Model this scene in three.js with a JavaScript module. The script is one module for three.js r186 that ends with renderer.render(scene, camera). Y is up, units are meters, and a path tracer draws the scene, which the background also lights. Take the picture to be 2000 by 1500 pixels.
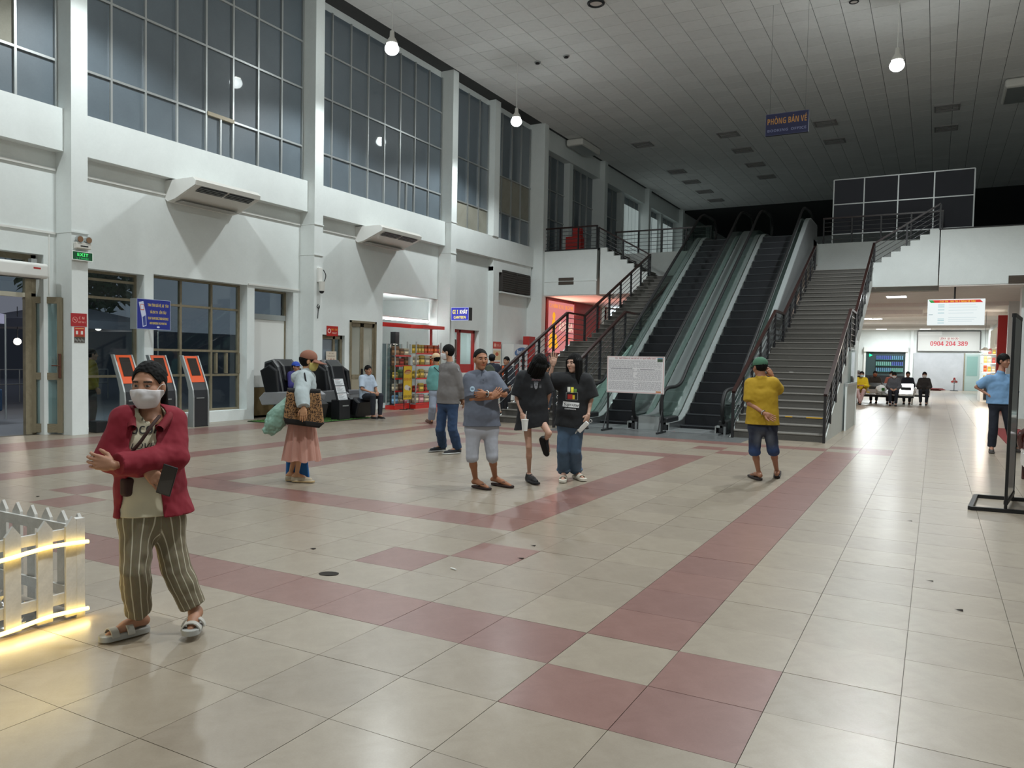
import * as THREE from 'three';
import { mergeGeometries, mergeVertices } from 'three/addons/utils/BufferGeometryUtils.js';
import { RoundedBoxGeometry } from 'three/addons/geometries/RoundedBoxGeometry.js';
import { RectAreaLightUniformsLib } from 'three/addons/lights/RectAreaLightUniformsLib.js';
import { ImprovedNoise } from 'three/addons/math/ImprovedNoise.js';

// ---------- camera, light, exposure ----------
RectAreaLightUniformsLib.init();
const scene = new THREE.Scene();
const FOC = 1543.52, PX = 955.83, PY = 765.52, YAW = .513, PITCH = -.0418, ROLL = .0184, TILE = .53;
const CAM = new THREE.Vector3(3.1594 * TILE, 2.925 * TILE, 7.8447 * TILE);
const camera = new THREE.PerspectiveCamera(2 * Math.atan(750 / FOC) * 180 / Math.PI, 4 / 3, .05, 300);
camera.setViewOffset(2000, 1500, 1000 - PX, 750 - PY, 2000, 1500);
camera.position.copy(CAM); camera.rotation.set(PITCH, YAW, ROLL, 'YXZ'); camera.updateMatrixWorld();
scene.add(camera);
const renderer = new THREE.WebGLRenderer({ antialias: true });
renderer.toneMapping = THREE.LinearToneMapping; renderer.toneMappingExposure = 1.12;
renderer.shadowMap.enabled = true;
scene.background = new THREE.Color().setRGB(.11, .12, .145);      // dusk sky beyond the doors
const LAMP = 68, GLOW = 4.5;
const COOL = new THREE.Color().setRGB(.93, 1.0, 1.015);
function castLight(l) { l.castShadow = true; scene.add(l); if (l.target) scene.add(l.target); return l; }

// ---------- helpers ----------
const V = (x, y, z) => new THREE.Vector3(x, y, z);
const CAMROT = new THREE.Matrix4().makeRotationFromEuler(new THREE.Euler(PITCH, YAW, ROLL, 'YXZ'));
const ray = (u, v) => V((u - PX) / FOC, -(v - PY) / FOC, -1).applyMatrix4(CAMROT);
function onPlane(u, v, ax, c) { const d = ray(u, v), t = (c - CAM.getComponent(ax)) / d.getComponent(ax); return d.multiplyScalar(t).add(CAM); }
const gnd = (u, v, y = 0) => onPlane(u, v, 1, y), onX = (u, v, c) => onPlane(u, v, 0, c), onZ = (u, v, c) => onPlane(u, v, 2, c);
let seed = 7; const rnd = () => { seed = (seed * 1664525 + 1013904223) >>> 0; return seed / 4294967296; };
const rr = (a, b) => a + (b - a) * rnd();
const perlin = new ImprovedNoise(), noise = (x, y, z) => perlin.noise(x, y, z);
const used = {};
function numbered(n) { if (!(n in used)) { used[n] = 0; return n; } used[n]++; return n + '_' + String(used[n]).padStart(3, '0'); }
function sh(o) { o.traverse(m => { if (m.isMesh) { m.castShadow = true; m.receiveShadow = true; } }); return o; }
function thing(name, label, category, pos = [0, 0, 0], group) {
  const g = new THREE.Group(); g.name = numbered(name); g.position.set(...pos); scene.add(g);
  g.userData = { label, category }; if (group) g.userData.group = group; g.base = V(...pos); return g;
}
// a part given in world coordinates, stored relative to its thing (g.base)
function part(g, name, geo, mat, label) {
  const top = g.base || V(0, 0, 0); const m = new THREE.Mesh(geo, mat); m.name = name; m.castShadow = m.receiveShadow = true;
  geo.translate(-top.x, -top.y, -top.z); m.base = top; g.add(m); if (label) m.userData.label = label; return m;
}
// a part in the thing's own coordinates
function loc(g, name, geo, mat, p, r) { const m = new THREE.Mesh(geo, mat); m.name = name; m.castShadow = m.receiveShadow = true; if (p) m.position.set(...p); if (r) m.rotation.set(...r); g.add(m); return m; }
function solo(name, label, category, geo, mat, group) {            // a thing that is one mesh, geometry in world coordinates
  geo.computeBoundingBox(); const b = geo.boundingBox, c = V((b.min.x + b.max.x) / 2, b.min.y, (b.min.z + b.max.z) / 2);
  geo.translate(-c.x, -c.y, -c.z); const m = new THREE.Mesh(geo, mat); m.name = numbered(name); m.position.copy(c);
  m.userData = { label, category }; if (group) m.userData.group = group; m.castShadow = m.receiveShadow = true; scene.add(m); return m;
}
function struct(name, geo, mat) { const g = geo ? new THREE.Mesh(geo, mat) : new THREE.Group(); g.name = numbered(name); g.userData = { kind: 'structure' }; g.castShadow = g.receiveShadow = true; g.base = V(0, 0, 0); scene.add(g); return g; }
// box between two corners, uv in metres
function bx(x0, x1, y0, y1, z0, z1) {
  if (x0 > x1) [x0, x1] = [x1, x0]; if (y0 > y1) [y0, y1] = [y1, y0]; if (z0 > z1) [z0, z1] = [z1, z0];
  const g = new THREE.BoxGeometry(x1 - x0, y1 - y0, z1 - z0); g.translate((x0 + x1) / 2, (y0 + y1) / 2, (z0 + z1) / 2);
  const p = g.attributes.position, n = g.attributes.normal, uv = g.attributes.uv;
  for (let i = 0; i < p.count; i++) {
    const ax = Math.abs(n.getX(i)) > .5 ? 0 : Math.abs(n.getY(i)) > .5 ? 1 : 2;
    uv.setXY(i, ax === 0 ? p.getZ(i) : p.getX(i), ax === 1 ? p.getZ(i) : p.getY(i));
  }
  return g;
}
function rbx(x0, x1, y0, y1, z0, z1, r = .01, seg = 2) { const g = new RoundedBoxGeometry(Math.abs(x1 - x0), Math.abs(y1 - y0), Math.abs(z1 - z0), seg, r); g.translate((x0 + x1) / 2, (y0 + y1) / 2, (z0 + z1) / 2); return g; }
const merge = a => mergeGeometries(a.map(g => g.index ? g.toNonIndexed() : g).map(g => { for (const k of Object.keys(g.attributes)) if (!['position', 'normal', 'uv'].includes(k)) g.deleteAttribute(k); return g; }));
function rod(a, b, r, r2 = r, seg = 8) {                            // cylinder from a to b
  const d = b.clone().sub(a), L = d.length(), g = new THREE.CylinderGeometry(r2, r, L, seg); g.translate(0, L / 2, 0);
  g.applyQuaternion(new THREE.Quaternion().setFromUnitVectors(V(0, 1, 0), d.normalize())); g.translate(a.x, a.y, a.z); return g;
}
function bar(a, b, w, h) {                                          // rectangular bar from a to b, h measured upwards
  const d = b.clone().sub(a), L = d.length(); d.normalize(); let s = V(0, 1, 0).cross(d); if (s.lengthSq() < 1e-6) s = V(1, 0, 0); s.normalize(); const u = d.clone().cross(s);
  const g = new THREE.BoxGeometry(w, h, L); g.applyMatrix4(new THREE.Matrix4().makeBasis(s, u, d)); g.translate((a.x + b.x) / 2, (a.y + b.y) / 2, (a.z + b.z) / 2); return g;
}
function tube(pts, r, seg = 40, rad = 7, closed = false) { return new THREE.TubeGeometry(new THREE.CatmullRomCurve3(pts, closed), seg, r, rad, closed); }
// polygon in (a,b) extruded: axis 'x' takes (z,y), axis 'z' takes (x,y), axis 'y' takes (x,z)
function prism(pts, axis, c0, c1, bevel = 0) {
  const s = new THREE.Shape(pts.map(p => new THREE.Vector2(p[0], p[1])));
  const g = new THREE.ExtrudeGeometry(s, { depth: Math.abs(c1 - c0) - 2 * bevel, bevelEnabled: bevel > 0, bevelThickness: bevel, bevelSize: bevel, bevelSegments: 2, curveSegments: 10 });
  g.translate(0, 0, bevel);
  const lo = Math.min(c0, c1);
  if (axis === 'z') g.translate(0, 0, lo);
  else if (axis === 'x') { g.applyMatrix4(new THREE.Matrix4().makeBasis(V(0, 0, 1), V(0, 1, 0), V(-1, 0, 0))); g.translate(Math.max(c0, c1), 0, 0); }
  else { g.applyMatrix4(new THREE.Matrix4().makeBasis(V(1, 0, 0), V(0, 0, 1), V(0, -1, 0))); g.translate(0, Math.max(c0, c1), 0); }
  return g;
}
// ---------- textures and materials ----------
function dataTex(n, fn, repeat = 1, srgb = true) {
  const d = new Uint8Array(n * n * 4);
  for (let y = 0; y < n; y++) for (let x = 0; x < n; x++) { const c = fn(x / n, y / n, x, y), i = (y * n + x) * 4; d[i] = c[0]; d[i + 1] = c[1]; d[i + 2] = c[2]; d[i + 3] = 255; }
  const t = new THREE.DataTexture(d, n, n); t.wrapS = t.wrapT = THREE.RepeatWrapping; t.magFilter = THREE.LinearFilter; t.minFilter = THREE.LinearFilter;
  if (srgb) t.colorSpace = THREE.SRGBColorSpace; t.repeat.set(repeat, repeat); t.needsUpdate = true; return t;
}
const cl = v => Math.max(0, Math.min(255, v));
function tn(u, v, f, s) { // tileable noise
  const a = u * 2 * Math.PI, b = v * 2 * Math.PI, k = f / 6.2832; return noise(Math.cos(a) * k + s, Math.sin(a) * k + Math.cos(b) * k * .9, Math.sin(b) * k + s * .7);
}
function mottled(rgb, amp, f, grain, rep, n = 128) { return dataTex(n, (u, v) => { const k = tn(u, v, f, 3.1) * amp + tn(u, v, f * 3, 9.7) * amp * .5 + (rnd() - .5) * grain; return [cl(rgb[0] + k), cl(rgb[1] + k), cl(rgb[2] + k)]; }, rep); }
const std = (o) => new THREE.MeshStandardMaterial(o), phy = (o) => new THREE.MeshPhysicalMaterial(o);
const hex = h => new THREE.Color(h);
const paintTex = mottled([226, 231, 229], 3, 9, 3, .35);
const M = {
  wall: std({ map: paintTex, roughness: .6 }), wallGrey: std({ map: paintTex, roughness: .6 }),
  dark: std({ color: 0x17181b, roughness: .5 }), black: std({ color: 0x0c0c0e, roughness: .45 }),
  alu: std({ color: 0xb9bcbb, roughness: .38, metalness: .7 }), aluBrown: std({ map: mottled([138, 128, 106], 12, 8, 6, 1), roughness: .5, metalness: .3 }),
  steel: std({ color: 0xc3c7c7, roughness: .28, metalness: .95 }), chrome: std({ color: 0xdedede, roughness: .12, metalness: 1 }),
  rail: std({ color: 0x1b1a1d, roughness: .35 }), handrail: std({ color: 0x2b1512, roughness: .3 }),
  white: std({ color: 0xe6e6e2, roughness: .5 }), plastic: std({ color: 0xd9d7d0, roughness: .42 }),
  rubber: std({ color: 0x0b0b0d, roughness: .6 }), red: std({ color: 0xb02a26, roughness: .5 }), redGloss: std({ color: 0xc4261f, roughness: .3 }),
  wood: std({ color: 0x5b3524, roughness: .5 }), green: std({ color: 0x2f5d22, roughness: .9 }),
  glass: phy({ color: 0xdfe9ea, roughness: .03, transmission: 1, thickness: 0, ior: 1.5 }),
  glassGreen: phy({ color: 0xe4efeb, roughness: .04, transmission: 1, thickness: 0, ior: 1.5 }),
  slate: phy({ map: mottled([92, 103, 111], 3, 5, 3, .5), roughness: .5, clearcoat: 1, clearcoatRoughness: .03 }),
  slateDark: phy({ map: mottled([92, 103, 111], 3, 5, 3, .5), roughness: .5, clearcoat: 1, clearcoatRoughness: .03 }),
  blind: std({ map: mottled([136, 134, 122], 8, 5, 5, .5), roughness: .8 }),
};
const stuffed = m => { m.userData.kind = 'stuff'; return m; };
function canvasTex(w, h, draw) { const c = document.createElement('canvas'); c.width = w; c.height = h; const x = c.getContext('2d'); draw(x, w, h); const t = new THREE.CanvasTexture(c); t.colorSpace = THREE.SRGBColorSpace; t.anisotropy = 8; return t; }
function fitText(x, s, cx, cy, maxW, size, font = 'bold', fam = 'sans-serif') { x.font = `${font} ${size}px ${fam}`; x.textAlign = 'center'; x.textBaseline = 'middle'; const w = x.measureText(s).width; x.save(); x.translate(cx, cy); x.scale(maxW / w, 1); x.fillText(s, 0, 0); x.restore(); }
// flat print: quad spanned by origin (top-left), right vector, down vector
function quad(o, rt, dn) {
  const g = new THREE.BufferGeometry(), a = o, b = o.clone().add(rt), c = b.clone().add(dn), d = o.clone().add(dn);
  g.setAttribute('position', new THREE.Float32BufferAttribute([a, d, c, a, c, b].flatMap(p => [p.x, p.y, p.z]), 3));
  g.setAttribute('uv', new THREE.Float32BufferAttribute([0, 1, 0, 0, 1, 0, 0, 1, 1, 0, 1, 1], 2)); g.computeVertexNormals(); return g;
}
// ================= THE HALL =================
const XP = -12.13, XB = -12.35, XW = -12.6, XG = -12.89, XO = -12.95, CEIL = 10.79, BAY = 6.46, ZF = -24.3, FL2 = 5.83, ZB2 = -26.1, ZEND = -57.5, YC = 4.1;
const PZ = k => -4.72 - BAY * k;                                     // near face of pillar k
// ---- floor: tiles of 53 cm in a symmetrical red pattern ----
const floor = struct('floor');
part(floor, 'screed', bx(-13, 12.6, -.3, -.008, -60, 8.6), std({ color: 0x5d564c, roughness: .8 }));
{
  const tileTex = (rgb, s) => { seed = s; return mottled(rgb, 7, 5, 5, 1); };
  const tm = (rgb, s) => phy({ map: tileTex(rgb, s), roughness: .38, clearcoat: .3, clearcoatRoughness: .22 });
  const beige = [tm([147, 135, 119], 11), tm([144, 132, 117], 12), tm([150, 138, 122], 13)], redm = [tm([131, 96, 88], 14), tm([127, 93, 86], 15)], grey = [tm([98, 100, 100], 16)];
  const isRed = (i, j) => {
    if (j >= -22 && j < -20 && i > -8 && i < 48) return true;
    const a = i > 10 ? 20 - i : i, b = j < -8 ? -16 - j : j;         // fold both symmetries: near half, right half
    if (b === 0 && a >= 0) return true;
    if (a === -1 && b <= -1) return true;
    if ((a === -1 && b === 1) || (a === -2 && (b === 0 || b === 1))) return true;
    if ((a === 1 && b === -4) || (a === 2 && b === -3)) return true;
    if (b === -4 && a >= 4) return true;
    if (a === 4 && b <= -4) return true;
    return false;
  };
  const isGrey = (i, j) => { const x = j * TILE, z = -(i + 1) * TILE; return z < -12.0 && z > -15 && x > -5.9 && x < -2.05; };
  const gt = bx(.0015, TILE - .0015, -.009, 0, -TILE + .0015, -.0015);
  const uvt = gt.attributes.uv, pt = gt.attributes.position; for (let k = 0; k < uvt.count; k++) uvt.setXY(k, pt.getX(k) / TILE * .9, pt.getZ(k) / TILE * .9);
  const cells = [];
  for (let i = -8; i < 108; i++) for (let j = -24; j < 23; j++) {
    const x = (j + .5) * TILE, z = -(i + .5) * TILE; if (x < -12.9 || x > 12.4 || z > 8.4) continue;
    const d = V(x, 0, z).sub(CAM).applyMatrix4(CAMROT.clone().invert()); let vis = false, u = 0, v = 0;
    if (d.z < -.3) { u = PX + FOC * d.x / -d.z; v = PY - FOC * d.y / -d.z; vis = u > -60 && u < 2060 && v > 0 && v < 1560; }
    cells.push({ i, j, vis, d: -d.z, red: isRed(i, j), grey: isGrey(i, j) });
  }
  cells.sort((a, b) => (b.vis - a.vis) || (a.d - b.d));
  seed = 99; const far = new Map();
  cells.forEach((c, n) => {
    const set = c.grey ? grey : c.red ? redm : beige, m = set[Math.floor(rnd() * set.length)];
    if (n < 300 && c.vis) { const t = new THREE.Mesh(gt, m); t.name = c.red ? 'red_tile' : 'tile'; t.position.set(c.j * TILE, rr(-.0006, .0004), -c.i * TILE); t.receiveShadow = t.castShadow = true; floor.add(t); }
    else { if (!far.has(m)) far.set(m, []); const g = gt.clone(); g.translate(c.j * TILE, 0, -c.i * TILE); far.get(m).push(g); }
  });
  for (const [m, gs] of far) stuffed(part(floor, 'far_tiles', mergeGeometries(gs), m));
  M.tileBeige = beige[0];
  // a broken patch in one tile
}
// ---- ceiling: square panels with dark joints ----
const ceiling = struct('ceiling');
part(ceiling, 'ceiling_deck', bx(-13, 12.6, CEIL + .02, CEIL + .3, -60, 8.6), std({ color: 0x3f4040, roughness: .9 }));
{
  const P = .663, gp = bx(.007, P - .007, 0, .018, .007, P - .007), pm = [0, 1, 2].map(k => std({ map: mottled([218 + k * 3, 218 + k * 3, 216 + k * 3], 5, 6, 6, 1), roughness: .85 }));
  const cells = [], inv = CAMROT.clone().invert();
  for (let i = -40; i < 60; i++) for (let j = -19; j < 19; j++) {
    const x = -.12 + j * P, z = -17.44 + i * P; if (x < -12.7 || x + P > 12.5 || z < -57.5 || z + P > 8.5) continue;
    const d = V(x + P / 2, CEIL, z + P / 2).sub(CAM).applyMatrix4(inv), u = PX + FOC * d.x / -d.z, v = PY - FOC * d.y / -d.z;
    cells.push({ x, z, d: -d.z, vis: d.z < -1 && u > -40 && u < 2040 && v > -30 && v < 1500 });
  }
  cells.sort((a, b) => (b.vis - a.vis) || (a.d - b.d)); seed = 5; const rest = [[], [], []];
  cells.forEach((c, n) => { const k = Math.floor(rnd() * 3); if (n < 300 && c.vis) { const t = new THREE.Mesh(gp, pm[k]); t.name = 'ceiling_panel'; t.position.set(c.x, CEIL + rr(0, .002), c.z); t.castShadow = t.receiveShadow = true; ceiling.add(t); } else { const g = gp.clone(); g.translate(c.x, CEIL, c.z); rest[k].push(g); } });
  rest.forEach((gs, k) => stuffed(part(ceiling, 'far_panels', mergeGeometries(gs), pm[k])));
}
// ---- left wall ----
const wl = struct('wall_left');
const W = (z0, z1, y0, y1) => part(wl, 'masonry', bx(XO, XW, y0, y1, z0, z1), M.wall);
const DOOR0 = [-4.48, -1.2], WA = [-6.6, -5.02], WB = [-9.4, -6.82], WC = [-10.94, -9.63], DD = [-12.97, -12.05], DE = [-14.36, -13.17], SH = [-17.63, -14.68], CW = [-20.36, -18.6];
W(8.6, DOOR0[1], 0, 5.2); W(...DOOR0, 3.3, 5.2); W(DOOR0[0], WA[1], 0, 5.2); W(...WA, 3.15, 5.2); W(WA[0], WB[1], 0, 5.2); W(...WB, 3.19, 5.2); W(...WB, 0, .24);
W(WB[0], WC[1], 0, 5.2); W(...WC, 3.15, 5.2); W(WC[0], DD[1], 0, 5.2); W(...DD, 2.12, 5.2); W(...DD, 0, .9); W(DD[0], DE[1], 0, 5.2); W(...DE, 2.56, 5.2); W(DE[0], SH[1], 0, 5.2); W(...SH, 3.47, 5.2);
W(SH[0], CW[1], 0, 5.2); W(...CW, 2.55, 5.2); W(...CW, 0, 1.05); W(CW[0], ZF - .2, 0, 5.2);
part(wl, 'sill_slab', bx(XG - .05, XW + .02, 0, .05, ...WA), M.wallGrey);
part(wl, 'beam', bx(XO, XB, 5.2, 5.97, 8.6, ZF + .1), M.wall);
part(wl, 'upper_wall', bx(XO, XB, 3.97, 5.97, ZF + .1, -60), M.wallGrey);
part(wl, 'head_beam', bx(XO, XW, 10.6, 10.81, 8.6, ZF), M.wallGrey); part(wl, 'deep_head_beam', bx(XO, -12.2, 10.0, 10.81, ZF, -60), M.wallGrey);
for (let k = -2; k <= 8; k++) {
  const z = PZ(k), big = k >= 3;
  if (z > 8.6) continue;
  part(wl, 'pillar', bx(XO, big ? -11.95 : XP, 0, CEIL + .02, z - (big ? .36 : .32), z), M.wall);
  if (k < 3) for (const y of (k === 1 ? [4.1, 4.87] : k === 2 ? [4.95, 5.95] : [3.72])) part(wl, 'capping', bx(XO, XP + .02, y, y + .03, z - .335, z + .015), M.wall);
}
// conduit along the wall, bay by bay
for (const [a, b] of [[1.3, -4.7], [-5.04, -7.1], [-8.8, -11.15], [-11.5, -13.4]]) part(wl, 'conduit', bx(XW, XW + .035, 4.86, 4.9, a, b), M.white);
part(wl, 'conduit', bx(XW, XW + .03, 3.7, 3.74, 1.4, -4.7), M.white); part(wl, 'conduit', bx(XW, XW + .02, 2.6, 3.7, -4.57, -4.59), M.white); part(wl, 'conduit', bx(XW, XW + .03, 3.2, 3.24, -9.42, -11.14), M.white);
part(wl, 'pilaster', bx(XW, XW + .22, 0, 4.9, -21.35, -20.95), M.wall); part(wl, 'soffit', bx(XW, XW + .2, 4.75, 5.2, -24, -20.95), M.wall);
// upper windows: mullions, transoms and a pane in every opening
function upperWindow(n, z0, z1, cols, rows, pick, xg = -12.57, topY = 10.6) {
  const g = struct('window_' + n); const zs = cols, ys = rows;
  for (const z of zs) part(g, 'mullion', bx(xg - .03, xg + .05, 5.97, topY, z - .022, z + .022), M.alu);
  for (const y of ys) part(g, 'transom', bx(xg - .025, xg + .045, y - .022, y + .022, z0, z1), M.alu);
  const Z = [z0, ...zs.filter(z => z < z0 - .03 && z > z1 + .03), z1], Y = [5.97, ...ys, topY];
  for (let i = 0; i + 1 < Z.length; i++) for (let j = 0; j + 1 < Y.length; j++) part(g, 'pane', bx(xg - .012, xg, Y[j], Y[j + 1], Z[i], Z[i + 1]), pick(i, j));
  return g;
}
const cols = (z0, n) => Array.from({ length: n }, (_, k) => z0 - .768 * (k + 1) + .0);
upperWindow(1, PZ(-1) - .32, PZ(0), [...cols(PZ(-1) - .32, 7), PZ(0) + .03], [6.86, 8.31, 9.47], (i, j) => i >= 5 && j >= 1 && i < 7 ? M.blind : M.slate);
{
  const g = upperWindow(2, PZ(0) - .32, PZ(1), [...cols(PZ(0) - .32, 7), PZ(1) + .03], [6.86, 8.31, 9.47], () => M.slate);
  part(g, 'casement_frame', bx(-12.58, -12.51, 6.0, 6.86, -8.49, -8.53), M.alu); part(g, 'casement_rail', bx(-12.58, -12.5, 6.82, 6.9, -8.14, -8.89), std({ color: 0xb7ab92, roughness: .5 }));
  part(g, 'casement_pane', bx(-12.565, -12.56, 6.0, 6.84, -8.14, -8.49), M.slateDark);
  const g3 = upperWindow(3, PZ(1) - .32, PZ(2), [...cols(PZ(1) - .32, 7), PZ(2) + .03], [6.86, 8.31, 9.47], () => M.slate);
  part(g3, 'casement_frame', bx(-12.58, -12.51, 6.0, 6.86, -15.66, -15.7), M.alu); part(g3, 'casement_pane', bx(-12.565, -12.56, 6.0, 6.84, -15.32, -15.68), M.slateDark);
}
upperWindow(4, PZ(2) - .32, -20.74, [-18.58, -19.3, -20.04, -20.7], [6.86, 8.31], (i, j) => j === 0 || (j === 1 && i < 1) ? M.blind : M.slate);
part(wl, 'slim_pillar', bx(XO, -12.3, 5.97, CEIL, -21.12, -20.74), M.wall);
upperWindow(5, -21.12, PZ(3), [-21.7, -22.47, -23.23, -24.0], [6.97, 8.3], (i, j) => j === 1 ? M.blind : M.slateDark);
// second floor bays run on into the dark
for (let b = 3; b < 8; b++) {
  const z0 = PZ(b) - .36, z1 = PZ(b + 1), zm = (z0 + z1) / 2;
  part(wl, 'slim_pillar', bx(XO, -12.3, 5.97, 10.0, zm - .18, zm + .18), M.wallGrey);
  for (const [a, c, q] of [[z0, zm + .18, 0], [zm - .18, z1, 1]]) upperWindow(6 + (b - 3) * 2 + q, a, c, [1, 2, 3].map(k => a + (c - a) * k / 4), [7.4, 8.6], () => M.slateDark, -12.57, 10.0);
}
// ---- other walls: right, near end, far end ----
const wr = struct('wall_right', bx(12.4, 12.75, 0, CEIL + .1, -60, 8.6), M.wall);
const wn = struct('wall_near', bx(-13, 12.75, 0, CEIL + .1, 8.5, 8.85), M.wall);
const wf = struct('wall_far'); part(wf, 'masonry', bx(-13, 12.75, 0, CEIL + .1, ZEND - .3, ZEND), M.wallGrey);
// ---- second floor: slab, fascias, under-side ceiling ----
const slabMat = M.wall;
const fl2 = struct('floor_upper');
part(fl2, 'slab', bx(-12.35, 12.4, YC, FL2, ZEND, ZB2 - .02), slabMat);
part(fl2, 'slab', bx(-12.35, -9.75, YC, FL2, ZB2, ZF), M.wallGrey); part(fl2, 'slab', bx(1.67, 12.4, YC, FL2, ZB2, ZF), M.wallGrey);
part(fl2, 'slab', bx(-5.8, -2.1, 5.1, FL2, ZB2, -24.9), slabMat);
part(fl2, 'fascia_mould', bx(-12.3, -9.72, 4.62, 4.66, ZF, ZF + .015), M.wallGrey);
part(fl2, 'edge_strip', bx(-12.3, -9.7, FL2 - .005, FL2 + .04, ZF - .2, ZF + .02), M.dark); part(fl2, 'edge_strip', bx(1.62, 12.3, FL2 - .005, FL2 + .03, ZF - .2, ZF + .02), M.dark);
// ---- staircases ----
const terrazzo = dataTex(256, () => { const k = rnd(); const b = k < .12 ? 118 : k < .3 ? 48 : 80 + rr(-10, 10); return [b * .98, b * .94, b * .88].map(cl); }, 3);
const noseTex = dataTex(128, () => { const k = rnd(); const b = k < .15 ? 150 : k < .3 ? 84 : 118 + rr(-8, 8); return [b, b * .97, b * .92].map(cl); }, 3);
M.riser = std({ map: terrazzo, roughness: .55 }); M.tread = std({ map: noseTex, roughness: .5 });
const RISE = .1515, RUN = .345, Z0 = -12.85, ZL1 = Z0 - 13 * RUN, ZL2 = ZL1 - 1.33, YL1 = 14 * RISE, YTOP = 31 * RISE;
function stairY(z) { if (z > ZL1) return (Z0 - z) / RUN * RISE + RISE; if (z > ZL2) return YL1; return YL1 + ((ZL2 - z) / RUN + 1) * RISE; }
function staircase(x0, x1, out, label) {
  const g = thing('staircase', label, 'stairs', [(x0 + x1) / 2, 0, Z0]);
  const step = (y0, y1, za, zb, mode) => { const s = part(g, 'step', bx(x0, x1, y0, y1 - .02, za, zb), M.riser); part(s, 'tread', bx(x0, x1, y1 - .02, y1, za + .02, zb), M.tread); };
  for (let k = 0; k < 14; k++) { const za = Z0 - k * RUN; step(Math.max(0, k * RISE - .12), (k + 1) * RISE, za, k === 13 ? ZL2 : za - RUN - .05); }
  for (let k = 0; k < 17; k++) { const za = ZL2 - k * RUN; step(YL1 + k * RISE - .12, YL1 + (k + 1) * RISE, za, k === 16 ? ZB2 : za - RUN - .05); }
  // outward flight to the balcony
  const sgn = out, xs = out > 0 ? x1 : x0, n = 7, rh = (FL2 - YTOP) / n, run = 1.87 / n;
  for (let k = 0; k < n; k++) { const a = xs + sgn * k * run, s = part(g, 'step', bx(a, xs + sgn * 1.87, YTOP + k * rh - .02, YTOP + (k + 1) * rh - .02, ZB2, ZF - .14), M.riser); part(s, 'tread', bx(a - sgn * .02, a + sgn * run, YTOP + (k + 1) * rh - .02, YTOP + (k + 1) * rh, ZB2, ZF - .14), M.tread); }
  // stepped white parapet in front of that flight
  const pts = [[xs, YC], [xs, YTOP + .02]]; for (let k = 0; k < n; k++) { const a = xs + sgn * k * run; pts.push([a, YTOP + (k + 1) * rh + .03], [a + sgn * run, YTOP + (k + 1) * rh + .03]); } pts.push([xs + sgn * 1.87, YC]);
  part(g, 'parapet', prism(sgn > 0 ? pts.slice().reverse() : pts, 'z', ZF - .13, ZF), M.wallGrey);
  part(g, 'landing_wall', bx(x0 - .03, x1 + .03, YTOP, FL2, ZB2 - .12, ZB2), M.wallGrey);
  // sloped soffit and side stringers
  const side = [[Z0 + .02, 0], [ZL1, YL1 - .1], [ZL2, YL1 - .1], [ZB2 + 1.9, YTOP - .12], [ZB2 + .02, YTOP - .12], [ZB2 + .02, YTOP - .5], [ZB2 + 1.75, YTOP - .5], [ZL2 - .25, YL1 - .42], [ZL2 - .25, 0]];
  for (const [a, b] of [[x0 - .03, x0], [x1, x1 + .03]]) part(g, 'stringer', prism(side, 'x', a, b), M.wall);
  return g;
}
const leftStair = staircase(-7.74, -5.86, -1, 'grey terrazzo staircase beside the red shop, climbing to the left balcony');
const rightStair = staircase(-2.03, -.23, 1, 'grey terrazzo staircase with yellow paint marks, right of the escalators');
// ---- pendant high-bay lamps in two rows ----
for (const x of [-9.95, .58]) for (const z of [1.5, -4.95, -11.41, -17.87]) {
  const near = { '1.5': ['beyond the open door', 'above the spot where the picket fence ends'], '-4.95': ['above the ticket kiosks', 'above the inner red frame'], '-11.41': ['above the massage chairs', 'before the right staircase'], '-17.87': ['above the canteen pillar', 'over the right staircase'] }[z];
  const g = thing('pendant_lamp', (x < -5 ? 'round white pendant lamp by the window wall ' + near[0] : 'round white pendant lamp in mid-hall ' + near[1]), 'lamp', [x, 8.95, z], x < -5 ? 'pendant lamps along the window wall' : 'pendant lamps over the middle of the hall');
  part(g, 'suspension_rod', rod(V(x, 9.3, z), V(x, CEIL, z), .012, .012, 6), M.white);
  part(g, 'housing', (() => { const q = new THREE.LatheGeometry([[0, .4], [.05, .4], [.06, .26], [.1, .2], [.14, .12], [.13, .1]].map(p => new THREE.Vector2(...p)), 24); q.translate(x, 8.95, z); return q; })(), M.plastic);
  const disc = (() => { const q = new THREE.SphereGeometry(.17, 20, 14); q.scale(1, .85, 1); q.translate(x, 8.93, z); return q; })();
  part(g, 'diffuser', disc, std({ color: 0xffffff, emissive: 0xf4ffff, emissiveIntensity: 12, roughness: .4 }));
  const s = new THREE.SpotLight(COOL, LAMP * (x < -5 ? .62 : 1.3), 0, 1.24, .22, 2); s.position.set(x, 8.76, z); s.target.position.set(x, 0, z); s.shadow.radius = 8; castLight(s);
  const p = new THREE.PointLight(COOL, GLOW * (x < -5 ? .7 : 1.3), 0, 2); p.position.set(x, 8.93, z); p.shadow.radius = 5; castLight(p);
}
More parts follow.
